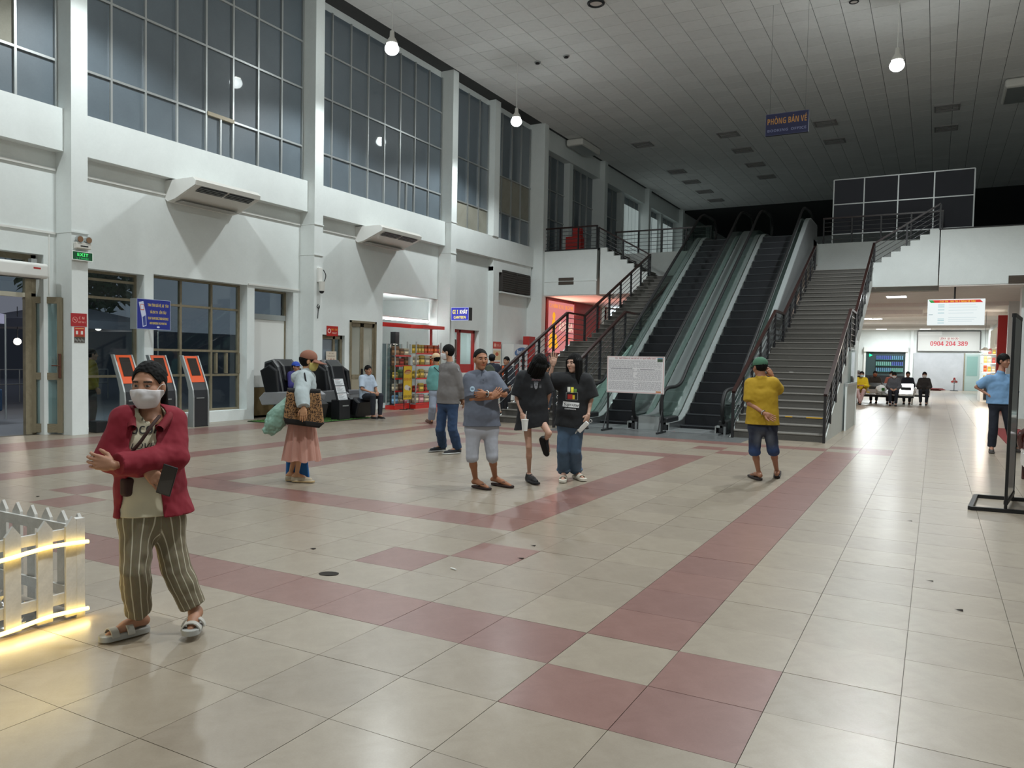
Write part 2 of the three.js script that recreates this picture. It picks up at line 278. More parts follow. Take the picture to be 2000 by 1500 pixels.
// ================= RAILINGS AND ESCALATORS =================
M.bar = std({ color: 0x6c6c6e, roughness: .3, metalness: .9 });
function railing(label, pts, o = {}) {
  const { h = .88, foot = null, gap = 1.1, bars = 5, top = M.handrail, w = .07, group = null, barMat = M.bar } = o;
  const P = pts.map(p => V(...p)); let g;
  if (o.parent) { const hs = P.slice(1).map((q, i) => bar(P[i], q, w, .055)); g = part(o.parent, 'railing', merge(hs), top, label); }
  else g = thing('railing', label, 'railing', [P[0].x, P[0].y - h, P[0].z], group);
  if (!o.parent) for (let i = 0; i + 1 < P.length; i++) part(g, 'handrail', bar(P[i].clone().addScaledVector(P[i + 1].clone().sub(P[i]).normalize(), -.03), P[i + 1].clone().addScaledVector(P[i + 1].clone().sub(P[i]).normalize(), .03), w, .055), top);
  const posts = [];
  for (let i = 0; i + 1 < P.length; i++) {
    const n = Math.max(1, Math.round(P[i].distanceTo(P[i + 1]) / gap));
    for (let k = i ? 1 : 0; k <= n; k++) posts.push(P[i].clone().lerp(P[i + 1], k / n));
  }
  for (const q of posts) part(g, 'post', bx(q.x - .025, q.x + .025, (foot ? foot(q) : q.y - h), q.y - .02, q.z - .035, q.z + .035), M.rail);
  for (let i = 0; i + 1 < P.length; i++) for (let b = 1; b <= bars; b++) { const d = h * (b / (bars + .9)); part(g, 'rail_bar', rod(P[i].clone().add(V(0, -d, 0)), P[i + 1].clone().add(V(0, -d, 0)), .011, .011, 6), barMat); }
  return g;
}
const flight = (x, dz = 0) => [[x, .95, -12.72 + dz], [x, 2.93, -17.33 + dz], [x, 2.92, -18.64 + dz], [x, 5.52, -24.42]];
const sf = q => stairY(q.z - .12) - .22;
railing('dark railing with sloping bars on the shop side of the left staircase', flight(-7.68, .35), { foot: sf, parent: leftStair });
railing('dark railing between the left staircase and the escalator', flight(-5.92, .35), { foot: sf, parent: leftStair });
railing('dark railing between the escalator and the right staircase', flight(-1.98), { foot: sf, parent: rightStair });
railing('dark railing with wine-red handrail on the open side of the right staircase', flight(-.2), { foot: sf, parent: rightStair });
railing('dark balcony railing above the red shop', [[-12.1, 6.72, ZF - .08], [-9.8, 6.72, ZF - .08]], { gap: .8 });
railing('dark railing of the short flight up to the left balcony', [[-9.74, 6.66, ZF - .1], [-7.74, 5.55, ZF - .1]], { gap: 1.1, parent: leftStair });
railing('dark railing of the short flight up to the right balcony', [[-.18, 5.52, ZF - .1], [1.64, 6.65, ZF - .1]], { gap: .95, parent: rightStair });
railing('black balcony railing at the foot of the glazed partition', [[-1.95, 6.72, ZB2 - .1], [1.7, 6.72, ZB2 - .1]], { gap: .85 });
railing('black railing upstairs between the left stair and the escalators', [[-9.7, 6.72, ZB2 - .06], [-5.9, 6.72, ZB2 - .06]], { gap: .9 });
// framed glass partition upstairs
{
  const zp = -26.55, g = thing('glass_partition', 'wide glass partition in a thin white frame on the upper floor', 'partition', [.44, FL2, zp]);
  const X = [-1.7, -.72, .34, 1.42, 2.58], Y = [6.2, 7.25, 8.12];
  for (const x of X) part(g, 'frame_post', bx(x - .02, x + .02, FL2, Y[2], zp - .02, zp + .02), M.alu);
  for (const y of Y) part(g, 'frame_rail', bx(X[0], X[4], y - .018, y + .018, zp - .018, zp + .018), M.alu);
  const pm = std({ color: 0x33343c, roughness: .7 });
  for (let i = 0; i < 4; i++) for (let j = 0; j < 2; j++) part(g, 'pane', bx(X[i] + .02, X[i + 1] - .02, Y[j] + .018, Y[j + 1] - .018, zp - .006, zp + .006), pm);
}
const ZE0 = -14.45, ZE1 = -23.85, ES = (FL2 - .02) / (ZE0 - ZE1), ZEA = -13.15, ZEB = -25.7;
const escY = z => z > ZE0 ? .02 : z < ZE1 ? FL2 : .02 + (ZE0 - z) * ES;
const bandPts = (lo, hi, za, zb) => { const a = []; for (const [z] of [[za], [ZE0 + .35], [ZE0 + .12], [ZE0 - .12], [ZE0 - .35], [ZE1 + .35], [ZE1 + .12], [ZE1 - .12], [ZE1 - .35], [zb]]) a.push(z); const sm = z => { let s = 0; for (let k = -4; k <= 4; k++) s += escY(z + k * .09); return s / 9; }; return [...a.map(z => [z, sm(z) + lo]), ...a.slice().reverse().map(z => [z, sm(z) + hi])]; };
M.escStep = std({ color: 0x16171c, roughness: .55, metalness: .3 }); M.escNose = std({ color: 0x55585c, roughness: .4, metalness: .6 });
M.deck = std({ color: 0xa3a8a8, roughness: .34, metalness: .4 }); M.deckDull = std({ color: 0x7c7f80, roughness: .45, metalness: .4 });
function escalator(xc, label) {
  const g = thing('escalator', label, 'escalator', [xc, 0, ZEA]);
  for (let k = 0; k < 24; k++) {
    const z = ZE0 + .3 - k * .4; if (z < ZE1 - .2) break;
    const y = Math.min(FL2, escY(z - .4)); const s = part(g, 'step', bx(xc - .5, xc + .5, y - .3, y - .012, z, z - .44), M.escStep); part(s, 'nosing', bx(xc - .5, xc + .5, y - .012, y, z + .012, z - .06), M.escNose); part(s, 'tread_plate', bx(xc - .5, xc + .5, y - .012, y - .002, z - .06, z - .44), M.escStep);
  }
  part(g, 'comb_plate', bx(xc - .64, xc + .64, 0, .02, ZEA + .15, ZE0 + .35), M.deckDull); part(g, 'comb_plate', bx(xc - .64, xc + .64, FL2 - .03, FL2 + .015, ZE1 - .1, ZEB), M.deckDull);
  for (const s of [-1, 1]) {
    const X = a => xc + s * a;
    part(g, 'skirt', prism(bandPts(-.12, .16, ZEA - .1, ZEB), 'x', X(.505), X(.53)), M.steel);
    part(g, 'inner_deck', prism(bandPts(.12, .165, ZEA - .15, ZEB), 'x', X(.53), X(.655)), M.deck);
    part(g, 'outer_deck', prism(bandPts(-.4, .15, ZEA - .1, ZEB), 'x', X(.69), X(.735)), M.deckDull);
    // handrail loop
    const hp = []; const H = (z, y) => hp.push(V(X(.675), y, z));
    H(-13.75, .16); H(-13.4, .2); H(-13.17, .42); H(-13.17, .68); H(-13.36, .9); H(-13.7, .965); H(-14.3, .985); H(-14.75, 1.09);
    for (let z = -15.3; z > -23.2; z -= 1) H(z, escY(z) + .94);
    H(-23.5, FL2 + .74); H(-24.0, FL2 + .92); H(-24.6, FL2 + .97); H(-25.5, FL2 + .97); H(-25.85, FL2 + .8); H(-25.9, FL2 + .5); H(-25.7, FL2 + .2);
    const tg = tube(hp, .042, 90, 8); part(g, 'handrail', tg, M.rubber);
    const top = hp.slice(3, -3).map(p => [p.z, p.y - .03]); const lowz = top.map(p => p[0]);
    const gl = [...top, [-25.6, FL2 + .15], [ZE1 - .3, FL2 + .15], [ZE1 + .3, escY(ZE1 + .3) + .16], [ZE0 - .3, escY(ZE0 - .3) + .16], [ZE0 + .3, .17], [-13.45, .17]];
    part(g, 'glass_panel', prism(gl, 'x', X(.67), X(.68)), M.glassGreen);
    part(g, 'newel_base', rbx(X(.56), X(.76), 0, .3, -13.3, -14.2, .04), M.dark);
  }
  return g;
}
const esc1 = escalator(-4.975, 'dark escalator beside the left staircase'), esc2 = escalator(-2.975, 'dark escalator beside the right staircase');
{
  const dv = part(esc2, 'divider_deck', prism(bandPts(-.3, .3, -13.35, ZEB), 'x', -4.228, -3.722), M.deckDull, 'grey metal deck between the two escalators'); part(dv, 'front_plate', bx(-4.22, -3.73, 0, .3, -13.35, -13.3), M.deck);
  const cd = part(esc2, 'side_cladding', prism(bandPts(-.9, .55, -14.3, ZEB), 'x', -2.235, -2.1, .02), M.deckDull, 'rounded grey side cladding'); part(cd, 'capping', prism(bandPts(.55, .6, -14.3, ZEB), 'x', -2.24, -2.11), M.deck);
  part(esc1, 'side_cladding', prism(bandPts(-.9, .18, -13.6, ZEB), 'x', -5.83, -5.725), M.deckDull);
}
// yellow paint on two steps of the right staircase and a scrap of paper
{
  const ym = std({ color: 0xc79a2c, roughness: .7 });
  const dab = (u0, u1, k) => { const z = Z0 - k * RUN + .021, y = (k + 1) * RISE; const a = onZ(u0, 800, z).x, b = onZ(u1, 800, z).x; part(rightStair, 'paint_mark', bx(a, b, y - .022, y + .002, z, z + .002), ym, 'yellow paint worn along the step edge'); };
  dab(1534, 1548, 2); dab(1575, 1607, 2);
  solo('paper_scrap', 'small white paper scrap lying on the right staircase', 'paper', rbx(-1.36, -1.27, 9 * RISE + .002, 9 * RISE + .008, Z0 - 8.6 * RUN, Z0 - 8.6 * RUN + .06, .002), M.white);
}
// notice board in front of the escalators
{
  const z = -12.62, g = thing('notice_board', 'white printed notice board on two black feet in front of the escalators', 'notice board', [-4.1, 0, z]);
  const tx = canvasTex(1024, 660, (x, w, h) => {
    x.fillStyle = '#d5d3d4'; x.fillRect(0, 0, w, h); x.strokeStyle = '#b35a50'; x.lineWidth = 6; x.strokeRect(8, 8, w - 16, h - 16);
    x.fillStyle = '#8d2428'; fitText(x, 'CHƯƠNG TRÌNH GIẢM GIÁ VÉ TẾT QUÝ MÃO 2023', w * .5, 34, 740, 34);
    x.fillStyle = '#3a4d3a'; x.fillRect(905, 14, 95, 78); x.fillStyle = '#6d8fa0'; x.fillRect(905, 14, 95, 26); x.fillStyle = '#b9703a'; x.fillRect(890, 615, 90, 26);
    x.fillStyle = '#85838a'; seed = 31; for (let r = 0; r < 44; r++) { const y = 66 + r * 12.4; if (r === 12 || r === 30) continue; let a = 30; while (a < 980) { const l = rr(18, 70); if (!(a > 480 && a < 505) && !(y < 100 && a > 880)) x.fillRect(a, y, Math.min(l, 985 - a), 5); a += l + rr(6, 14); } }
    x.fillStyle = '#4f4d55'; x.fillRect(60, 216, 400, 8); x.fillRect(600, 224, 260, 8);
  });
  part(g, 'board', bx(-4.75, -3.44, .85, 1.665, z - .03, z), M.white); const pr = part(g, 'print', quad(V(-4.745, 1.66, z + .003), V(1.3, 0, 0), V(0, -.805, 0)), std({ map: tx, roughness: .5 }));
  for (const x of [-4.72, -3.47]) { part(g, 'leg', bx(x - .02, x + .02, 0, .86, z - .05, z - .015), M.dark); part(g, 'foot', bar(V(x, .02, z + .32), V(x, .02, z - .3), .04, .035), M.dark); part(g, 'brace', rod(V(x, .5, z - .03), V(x, .03, z + .25), .013), M.dark); }
}
// ================= LEFT WALL FITTINGS =================
const wy2 = (u, v, x = XG) => onX(u, v, x).y, wz2 = (u, v, x = XG) => onX(u, v, x).z;
// ground-floor windows
function lowWindow(n, [z0, z1], y0, y1, vs, hs, extra) {             // z0 < z1
  const g = struct('window_' + n), F = M.aluBrown, fw = .05;
  for (const z of [z0 + fw / 2, ...vs, z1 - fw / 2]) part(g, 'stile', bx(XG - .04, XG + .04, y0, y1, z - fw / 2, z + fw / 2), F);
  for (const y of [y0 + fw / 2, ...hs, y1 - fw / 2]) part(g, 'rail', bx(XG - .035, XG + .035, y - fw / 2, y + fw / 2, z0, z1), F);
  const Z = [z0, ...vs.slice().sort((a, b) => a - b), z1], Y = [y0, ...hs.slice().sort((a, b) => a - b), y1];
  for (let i = 0; i + 1 < Z.length; i++) for (let j = 0; j + 1 < Y.length; j++) part(g, 'pane', bx(XG - .004, XG + .004, Y[j] + .02, Y[j + 1] - .02, Z[i] + .02, Z[i + 1] - .02), M.glass);
  return g;
}
lowWindow(20, WA, .05, 3.15, [], [wy2(215, 583), wy2(215, 735), 2.98]);
const gB = lowWindow(21, WB, .24, 3.19, [wz2(351, 600), wz2(411, 600)], [wy2(351, 597), wy2(351, 684), wy2(351, 733)]);
{ const za = wz2(420, 710), zb = wz2(440, 710), zc = wz2(463, 710), y0 = wy2(351, 733) + .04, y1 = wy2(351, 684) - .04; for (const z of [za, zb, zc]) part(gB, 'sash_stile', bx(XG - .02, XG + .06, y0, y1, z - .025, z + .025), M.aluBrown); }
{
  const g = lowWindow(22, WC, 0, 3.15, [], [2.5]);
  part(g, 'white_board', bx(XG + .01, XG + .03, .75, 2.42, WC[0] + .03, WC[1] - .03), M.white); part(g, 'wood_board', bx(XG + .01, XG + .035, 0, .74, WC[0] + .03, WC[1] - .03), std({ color: 0x6d5a38, roughness: .6 })); part(g, 'head_strip', bx(XG + .01, XG + .06, 2.42, 2.55, WC[0] + .03, WC[1] - .03), M.alu);
}
{ // small hatch window and double door
  const g = struct('window_23'); const F = M.aluBrown;
  for (const z of [DD[0] + .05, DD[1] - .05, -12.62]) part(g, 'stile', bx(XG + .12, XG + .2, .9, 2.12, z - .04, z + .04), F); for (const y of [.94, 2.06]) part(g, 'rail', bx(XG + .12, XG + .2, y - .05, y + .05, DD[0], DD[1]), F);
  part(g, 'pane', bx(XG + .15, XG + .155, .94, 2.06, DD[0] + .05, -12.62), M.glass); part(g, 'pane', bx(XG + .15, XG + .155, .94, 2.06, -12.62, DD[1] - .05), phy({ color: 0x9fa9b2, roughness: .4, transmission: .35, thickness: 0 }));
  part(g, 'backing', bx(XO - 1.2, XO - 1.15, .5, 2.6, DD[0] - .6, DD[1] + .6), std({ color: 0x9aa7b4, roughness: .7 }));
  const d = struct('door_1'); const zm = (DE[0] + DE[1]) / 2 + .02;
  for (const z of [DE[0] + .03, DE[1] - .03]) part(d, 'door_frame', bx(XW - .1, XW + .03, 0, 2.56, z - .03, z + .03), F); part(d, 'door_frame', bx(XW - .1, XW + .03, 2.5, 2.56, DE[0], DE[1]), F);
  for (const [a, b] of [[DE[0] + .06, zm], [zm, DE[1] - .06]]) {
    const l = part(d, 'door_leaf', bx(XW - .06, XW - .02, .03, 2.5, a + .005, a + .075), F); part(l, 'stile', bx(XW - .06, XW - .02, .03, 2.5, b - .075, b - .005), F);
    for (const y of [.1, .98, 2.45]) part(l, 'rail', bx(XW - .06, XW - .02, y - .06, y + .06, a + .01, b - .01), F);
    part(l, 'glass', bx(XW - .045, XW - .035, 1.04, 2.39, a + .07, b - .07), phy({ color: 0x8d8f84, roughness: .25, clearcoat: .8, clearcoatRoughness: .08 })); part(l, 'lower_panel', bx(XW - .05, XW - .03, .16, .92, a + .07, b - .07), std({ color: 0x9a927e, roughness: .55 }));
  }
  part(d, 'lock', rbx(XW - .02, XW + .03, .95, 1.2, zm - .02, zm + .03, .008), M.dark);
}
{ // main door at the left: frame, transom glass, open leaf
  const d = struct('door_2'), F = M.aluBrown, [a, b] = DOOR0;
  part(d, 'door_frame', bx(XG - .05, XG + .05, 0, 3.3, a, a + .09), F); part(d, 'door_frame', bx(XG - .05, XG + .05, 2.52, 2.6, a, b), std({ color: 0xb9b4a2, roughness: .5 })); part(d, 'door_frame', bx(XG - .05, XG + .05, 3.2, 3.3, a, b), F);
  for (const z of [-3.4, -2.3]) part(d, 'transom_post', bx(XG - .03, XG + .03, 2.6, 3.2, z - .03, z + .03), F);
  for (const [p, q] of [[a + .09, -3.4], [-3.4, -2.3], [-2.3, b]]) part(d, 'pane', bx(XG - .004, XG + .004, 2.6, 3.2, p, q), M.glass);
  part(d, 'jamb_post', bx(XG - .03, XG + .06, 0, 3.2, a + .09, a + .2), F);
  const A = V(-12.86, 0, -4.40), B = V(-12.38, 0, -4.7), dir = B.clone().sub(A).normalize(), L = A.distanceTo(B);
  const P = t => A.clone().addScaledVector(dir, t), up = y => V(0, y, 0);
  const leafBar = (n, p0, p1, w, hh, m) => part(d, n, bar(p0, p1, w, hh), m);
  for (const t of [.045, L - .045]) part(d, 'leaf_stile', (() => { const g = new THREE.BoxGeometry(.045, 2.5, .09); g.applyMatrix4(new THREE.Matrix4().makeBasis(V(dir.z, 0, -dir.x), V(0, 1, 0), dir)); const p = P(t); g.translate(p.x, 1.28, p.z); return g; })(), F);
  for (const [y, hh] of [[.12, .16], [1.08, .13], [2.48, .12]]) leafBar('leaf_rail', P(.02).add(up(y)), P(L - .02).add(up(y)), .042, hh, F);
  part(d, 'leaf_glass', (() => { const g = new THREE.BoxGeometry(.008, 2.3, L - .12); g.applyMatrix4(new THREE.Matrix4().makeBasis(V(dir.z, 0, -dir.x), V(0, 1, 0), dir)); const p = P(L / 2); g.translate(p.x, 1.28, p.z); return g; })(), M.glass);
  const hp = P(L - .05).add(V(.04, 1.28, .03)); part(d, 'door_handle', merge([rod(hp, hp.clone().add(V(.05, 0, .03)), .012), rod(hp.clone().add(V(.05, 0, .03)), hp.clone().add(V(-.08, 0, .1)), .011), rbx(hp.x - .02, hp.x + .02, 1.05, 1.5, hp.z - .02, hp.z + .02, .006)]), M.wood);
}
{ // air curtain over the door
  const g = thing('air_curtain', 'long white air curtain above the open glass door', 'air curtain', [-12.42, 2.83, -2.9]);
  const q = rbx(-12.58, -12.3, 2.84, 3.11, -4.42, -1.3, .06, 4); part(g, 'casing', q, M.white); part(g, 'outlet_slot', bx(-12.5, -12.38, 2.832, 2.842, -4.3, -1.4), M.dark); part(g, 'badge', bx(-12.3, -12.298, 3.0, 3.03, -4.25, -4.12), M.red);
  part(g, 'wall_bracket', bx(-12.6, -12.5, 2.95, 3.2, -4.3, -4.2), M.alu); part(g, 'wall_bracket', bx(-12.6, -12.5, 2.95, 3.2, -1.5, -1.4), M.alu);
}
// ceiling-type air conditioners under the beam
function airCon(z0, z1, label) {
  const g = thing('air_conditioner', label, 'air conditioner', [-12.2, 4.7, (z0 + z1) / 2]);
  const pts = [[-12.6, 5.17], [-11.74, 5.17], [-11.66, 5.1], [-11.68, 5.02], [-12.3, 4.78], [-12.52, 4.74], [-12.6, 4.8]];
  part(g, 'casing', prism(pts, 'z', z1, z0, .012), M.plastic);
  const o = V(-11.672, 5.008, z0 - .14), along = V(0, 0, -(z0 - z1) + .28), dn = V(-.2, -.077, 0), nrm = V(.36, -.93, 0).normalize().multiplyScalar(.012);
  for (const [a, b] of [[0, .48], [.52, 1]]) { const v = part(g, 'outlet', quad(o.clone().addScaledVector(along, a).add(nrm), along.clone().multiplyScalar(b - a), dn), M.dark); for (let k = 1; k < 4; k++) { const s = o.clone().addScaledVector(along, a).add(nrm).addScaledVector(dn, k / 4).addScaledVector(nrm, .6); part(v, 'louvre', rod(s, s.clone().addScaledVector(along, b - a), .006, .006, 5), M.alu); } }
  for (const z of [z0 + .012, z1 - .012]) part(g, 'end_cap', prism(pts, 'z', z - .014, z + .014, .006), M.white);
  part(g, 'intake_grille', bx(-12.5, -12.2, 4.735, 4.745, z0 - .1, z1 + .1), std({ color: 0xa9a8a2, roughness: .6 }));
  part(g, 'pipe_box', bx(-12.6, -12.42, 4.82, 5.0, z1, z1 - .12), M.dark);
}
airCon(-7.12, -8.86, 'beige slim air conditioner under the beam above the ticket kiosks'); airCon(-13.4, -15.25, 'beige slim air conditioner under the beam above the double door');
// ---- signs ----
function printPlate(name, label, cat, o, rt, dn, thick, tex, edge = M.white, emissive = 0) {
  const n = rt.clone().cross(dn).normalize().negate(); // towards the viewer
  const c = o.clone().addScaledVector(rt, .5).add(dn).addScaledVector(n, -thick / 2);
  const g = thing(name, label, cat, [c.x, c.y, c.z]);
  const b = new THREE.BoxGeometry(rt.length(), dn.length(), thick); b.applyMatrix4(new THREE.Matrix4().makeBasis(rt.clone().normalize(), dn.clone().normalize().negate(), n)); const m = o.clone().addScaledVector(rt, .5).addScaledVector(dn, .5).addScaledVector(n, -thick / 2 - .002); b.translate(m.x, m.y, m.z);
  part(g, 'panel', b, edge); const mt = std({ map: tex, roughness: .45 }); if (emissive) { mt.color = hex(0x8a8a8a); mt.emissive = hex(0xffffff); mt.emissiveMap = tex; mt.emissiveIntensity = emissive; }
  part(g, 'print', quad(o, rt, dn), mt); return g;
}
const Z_ = d => V(0, 0, -d), D_ = d => V(0, -d, 0);
printPlate('exit_sign', 'green lit EXIT sign on the pillar by the open door', 'sign', V(-12.06, 3.38, -4.69), Z_(.4), D_(.16), .05, canvasTex(320, 128, (x, w, h) => { x.fillStyle = '#0b3d22'; x.fillRect(0, 0, w, h); x.strokeStyle = '#cfd8cf'; x.lineWidth = 8; x.strokeRect(2, 2, w - 4, h - 4); x.fillStyle = '#49e873'; fitText(x, 'EXIT', w / 2, 46, 180, 62); x.fillStyle = '#2fa85a'; fitText(x, 'LỐI THOÁT', w / 2, 100, 190, 34); }), M.white, .9);
{
  const g = thing('emergency_light', 'twin-headed white emergency light above the EXIT sign', 'lamp', [-12.08, 3.42, -4.9]);
  part(g, 'body', rbx(-12.13, -12.03, 3.43, 3.55, -4.75, -5.05, .02, 3), M.plastic); for (const z of [-4.82, -4.99]) { part(g, 'lamp_head', rod(V(-12.11, 3.61, z), V(-12.02, 3.6, z), .05, .062, 14), M.alu); part(g, 'lamp_lens', rod(V(-12.02, 3.6, z), V(-12.012, 3.6, z), .052, .052, 14), std({ color: 0x8a6a50, roughness: .3 })); part(g, 'neck', rod(V(-12.08, 3.53, z), V(-12.08, 3.6, z), .015), M.plastic); } part(g, 'slot', bx(-12.032, -12.027, 3.47, 3.49, -4.83, -4.98), M.dark);
}
const noSmoke = (x, cx, cy, r, col) => { x.strokeStyle = col; x.lineWidth = r * .2; x.beginPath(); x.arc(cx, cy, r, 0, 7); x.stroke(); x.beginPath(); x.moveTo(cx - r * .7, cy - r * .7); x.lineTo(cx + r * .7, cy + r * .7); x.stroke(); x.fillStyle = col; x.fillRect(cx - r * .55, cy - r * .1, r * 1.1, r * .2); };
printPlate('no_smoking_sign', 'red no-smoking sign reading CẤM HÚT THUỐC on the pillar', 'sign', V(-12.122, 2.25, -4.70), Z_(.31), D_(.24), .01, canvasTex(256, 200, (x, w, h) => { x.fillStyle = '#a8282c'; x.fillRect(0, 0, w, h); noSmoke(x, 62, 100, 40, '#d98f88'); x.fillStyle = '#e0a79c'; fitText(x, 'CẤM', 172, 70, 96, 56); fitText(x, 'HÚT THUỐC', 178, 134, 128, 34); }), M.red);
printPlate('safety_poster', 'small red and grey poster below the no-smoking sign on the pillar', 'poster', V(-12.122, 2.0, -4.76), Z_(.21), D_(.29), .006, canvasTex(160, 220, (x, w, h) => { x.fillStyle = '#b3322a'; x.fillRect(0, 0, w, h); x.fillStyle = '#e0b070'; x.fillRect(16, 16, 128, 12); x.fillStyle = '#d8d0c8'; x.fillRect(24, 56, 34, 48); x.fillRect(98, 56, 34, 48); x.fillStyle = '#8a4a2a'; x.fillRect(20, 118, 120, 20); x.fillStyle = '#4a443e'; x.fillRect(0, 140, w, 80); x.fillStyle = '#8a8a86'; for (let k = 0; k < 9; k++) x.fillRect(10 + k * 16, 160 + (k % 3) * 10, 12, 30); }), M.white);
{ // blue lightbox beside the kiosks
  const g = printPlate('information_sign', 'blue hanging sign with yellow lettering about ticket prices and train times', 'sign', V(-11.95, 2.61, -5.94), Z_(.78), D_(.6), .2, canvasTex(640, 500, (x, w, h) => {
    x.fillStyle = '#26308a'; x.fillRect(0, 0, w, h); x.strokeStyle = '#a9b2cf'; x.lineWidth = 10; x.strokeRect(3, 3, w - 6, h - 6);
    x.fillStyle = '#c9cfe6'; x.beginPath(); x.moveTo(35, 60); x.lineTo(120, 40); x.lineTo(170, 250); x.lineTo(180, 440); x.lineTo(110, 465); x.lineTo(90, 300); x.closePath(); x.fill(); x.fillStyle = '#3d4a8e'; x.beginPath(); x.moveTo(105, 300); x.lineTo(160, 270); x.lineTo(172, 430); x.lineTo(120, 445); x.fill(); x.fillStyle = '#c0603c'; x.fillRect(66, 90, 70, 100); x.fillStyle = '#d8dcee'; x.fillRect(76, 100, 50, 74);
    x.fillStyle = '#e6c94e'; fitText(x, 'TRA TÌM GIÁ VÉ, GIỜ TÀU', 402, 96, 400, 62); fitText(x, 'VÀ IN THẺ LÊN TÀU', 402, 210, 310, 62); fitText(x, 'TICKET SEARCHING, TRAIN SCHEDULE', 402, 312, 396, 56); fitText(x, 'AND BOARDING PASS PRINTING', 402, 394, 328, 50); x.fillStyle = '#dfe4f4'; x.beginPath(); x.ellipse(402, 455, 28, 14, 0, 0, 7); x.fill();
  }), M.alu);
  part(g, 'wall_arm', bx(-12.6, -12.1, 2.5, 2.54, -6.66, -6.7), M.alu); part(g, 'wall_arm', bx(-12.6, -12.1, 2.08, 2.12, -6.66, -6.7), M.alu);
}
printPlate('canteen_sign', 'lit blue GIẢI KHÁT CANTEEN sign on the pillar', 'sign', V(-12.01, 3.18, -17.52), V(.66, 0, 0), D_(.41), .22, canvasTex(400, 260, (x, w, h) => { x.fillStyle = '#2a2f9c'; x.fillRect(0, 0, w, h); x.strokeStyle = '#b8c0ee'; x.lineWidth = 8; x.strokeRect(2, 2, w - 4, h - 4); x.fillStyle = '#f2e23a'; fitText(x, 'GIẢI', 96, 90, 130, 110); x.fillStyle = '#f4f2d0'; fitText(x, 'KHÁT', 284, 90, 180, 110); x.fillStyle = '#f2e23a'; fitText(x, 'CANTEEN', 200, 200, 280, 70); }), M.dark, 1.1);
printPlate('restriction_sign', 'small red and yellow sign above the hatch window', 'sign', V(XW + .012, 2.36, -12.21), Z_(.46), D_(.27), .01, canvasTex(256, 150, (x, w, h) => { x.fillStyle = '#b3261f'; x.fillRect(0, 0, w, h); x.fillStyle = '#f0d8d0'; x.beginPath(); x.arc(56, 75, 36, 0, 7); x.fill(); x.fillStyle = '#b3261f'; x.beginPath(); x.arc(56, 75, 22, 0, 7); x.fill(); x.fillStyle = '#e8a03a'; fitText(x, 'NHÀ VỆ SINH', 170, 52, 140, 40); x.fillStyle = '#e0c8b8'; fitText(x, 'TOILET', 170, 104, 110, 32); }), M.red);
printPlate('no_smoking_card', 'small white no-smoking card beside the hatch window', 'sign', V(XW + .012, 1.92, -11.62), Z_(.22), D_(.36), .006, canvasTex(140, 220, (x, w, h) => { x.fillStyle = '#ded6ce'; x.fillRect(0, 0, w, h); x.fillStyle = '#9c4a40'; fitText(x, 'NO SMOKING', 70, 24, 120, 26); noSmoke(x, 70, 112, 46, '#8a3a32'); x.fillRect(20, 186, 100, 12); }), M.white);
printPlate('paper_notice', 'cream paper notice taped to the hatch window', 'paper', onX(637, 686, XG + .21), Z_(.42), D_(.28), .003, canvasTex(200, 140, (x, w, h) => { x.fillStyle = '#d3c7b6'; x.fillRect(0, 0, w, h); x.fillStyle = '#8a7466'; fitText(x, 'BẢO TRÌ', 100, 28, 90, 24); fitText(x, 'THANG MÁY', 100, 66, 150, 24); x.fillStyle = '#a4523c'; fitText(x, 'CẢM ƠN', 100, 108, 130, 30); }), M.white);
// hanging sign of the ticket office
{
  const z = -17.4, g = printPlate('booking_office_sign', 'dark blue hanging sign reading PHÒNG BÁN VÉ BOOKING OFFICE', 'sign', V(-2.39, 8.0, z), V(1.04, 0, 0), D_(.55), .08, canvasTex(640, 340, (x, w, h) => { x.fillStyle = '#23274f'; x.fillRect(0, 0, w, h); x.strokeStyle = '#4a4e74'; x.lineWidth = 6; x.strokeRect(3, 3, w - 6, h - 6); x.fillStyle = '#c08a45'; fitText(x, 'PHÒNG BÁN VÉ', w / 2, 120, 600, 130); x.fillStyle = '#7c82a4'; fitText(x, 'BOOKING  OFFICE', w / 2, 265, 590, 56); }), M.dark);
  for (const x of [-2.3, -1.44]) part(g, 'hanger', rod(V(x, 8.0, z - .04), V(x, CEIL, z - .04), .003, .003, 5), M.dark);
}
// wall camera and cable on the second pillar, small switch boxes
{
  const g = thing('wall_camera', 'white wall camera with cable on the pillar behind the massage chairs', 'camera', [-12.05, 3.3, -11.34]);
  part(g, 'mount', rbx(-12.13, -12.05, 3.42, 3.8, -11.28, -11.42, .02), M.white); part(g, 'body', rod(V(-12.03, 3.2, -11.36), V(-12.03, 3.44, -11.36), .07, .085, 12), M.plastic); part(g, 'lens', new THREE.SphereGeometry(.065, 12, 8).translate(-12.03, 3.2, -11.36), M.dark); part(g, 'cable', tube([V(-12.06, 3.75, -11.45), V(-12.04, 3.62, -11.52), V(-12.05, 3.5, -11.5), V(-12.05, 3.42, -11.44)], .012, 20, 5), M.dark);
  const h = thing('cable_loop', 'loose cable loop hanging on the pillar below the camera', 'cable', [-12.11, 2.55, -11.3]); part(h, 'cable', tube([V(-12.115, 2.86, -11.33), V(-12.11, 2.8, -11.28), V(-12.11, 2.76, -11.36), V(-12.115, 2.84, -11.38), V(-12.11, 2.7, -11.33), V(-12.11, 2.5, -11.31)], .01, 30, 5), M.dark);
  const s = thing('switch_box', 'white switch box on the wall by the door handle', 'switch', [XW, 1.2, -4.62]); part(s, 'plate', rbx(XW, XW + .02, 1.28, 1.45, -4.58, -4.68, .004), M.white); part(s, 'rocker', bx(XW + .02, XW + .027, 1.33, 1.4, -4.61, -4.65), M.plastic);
}
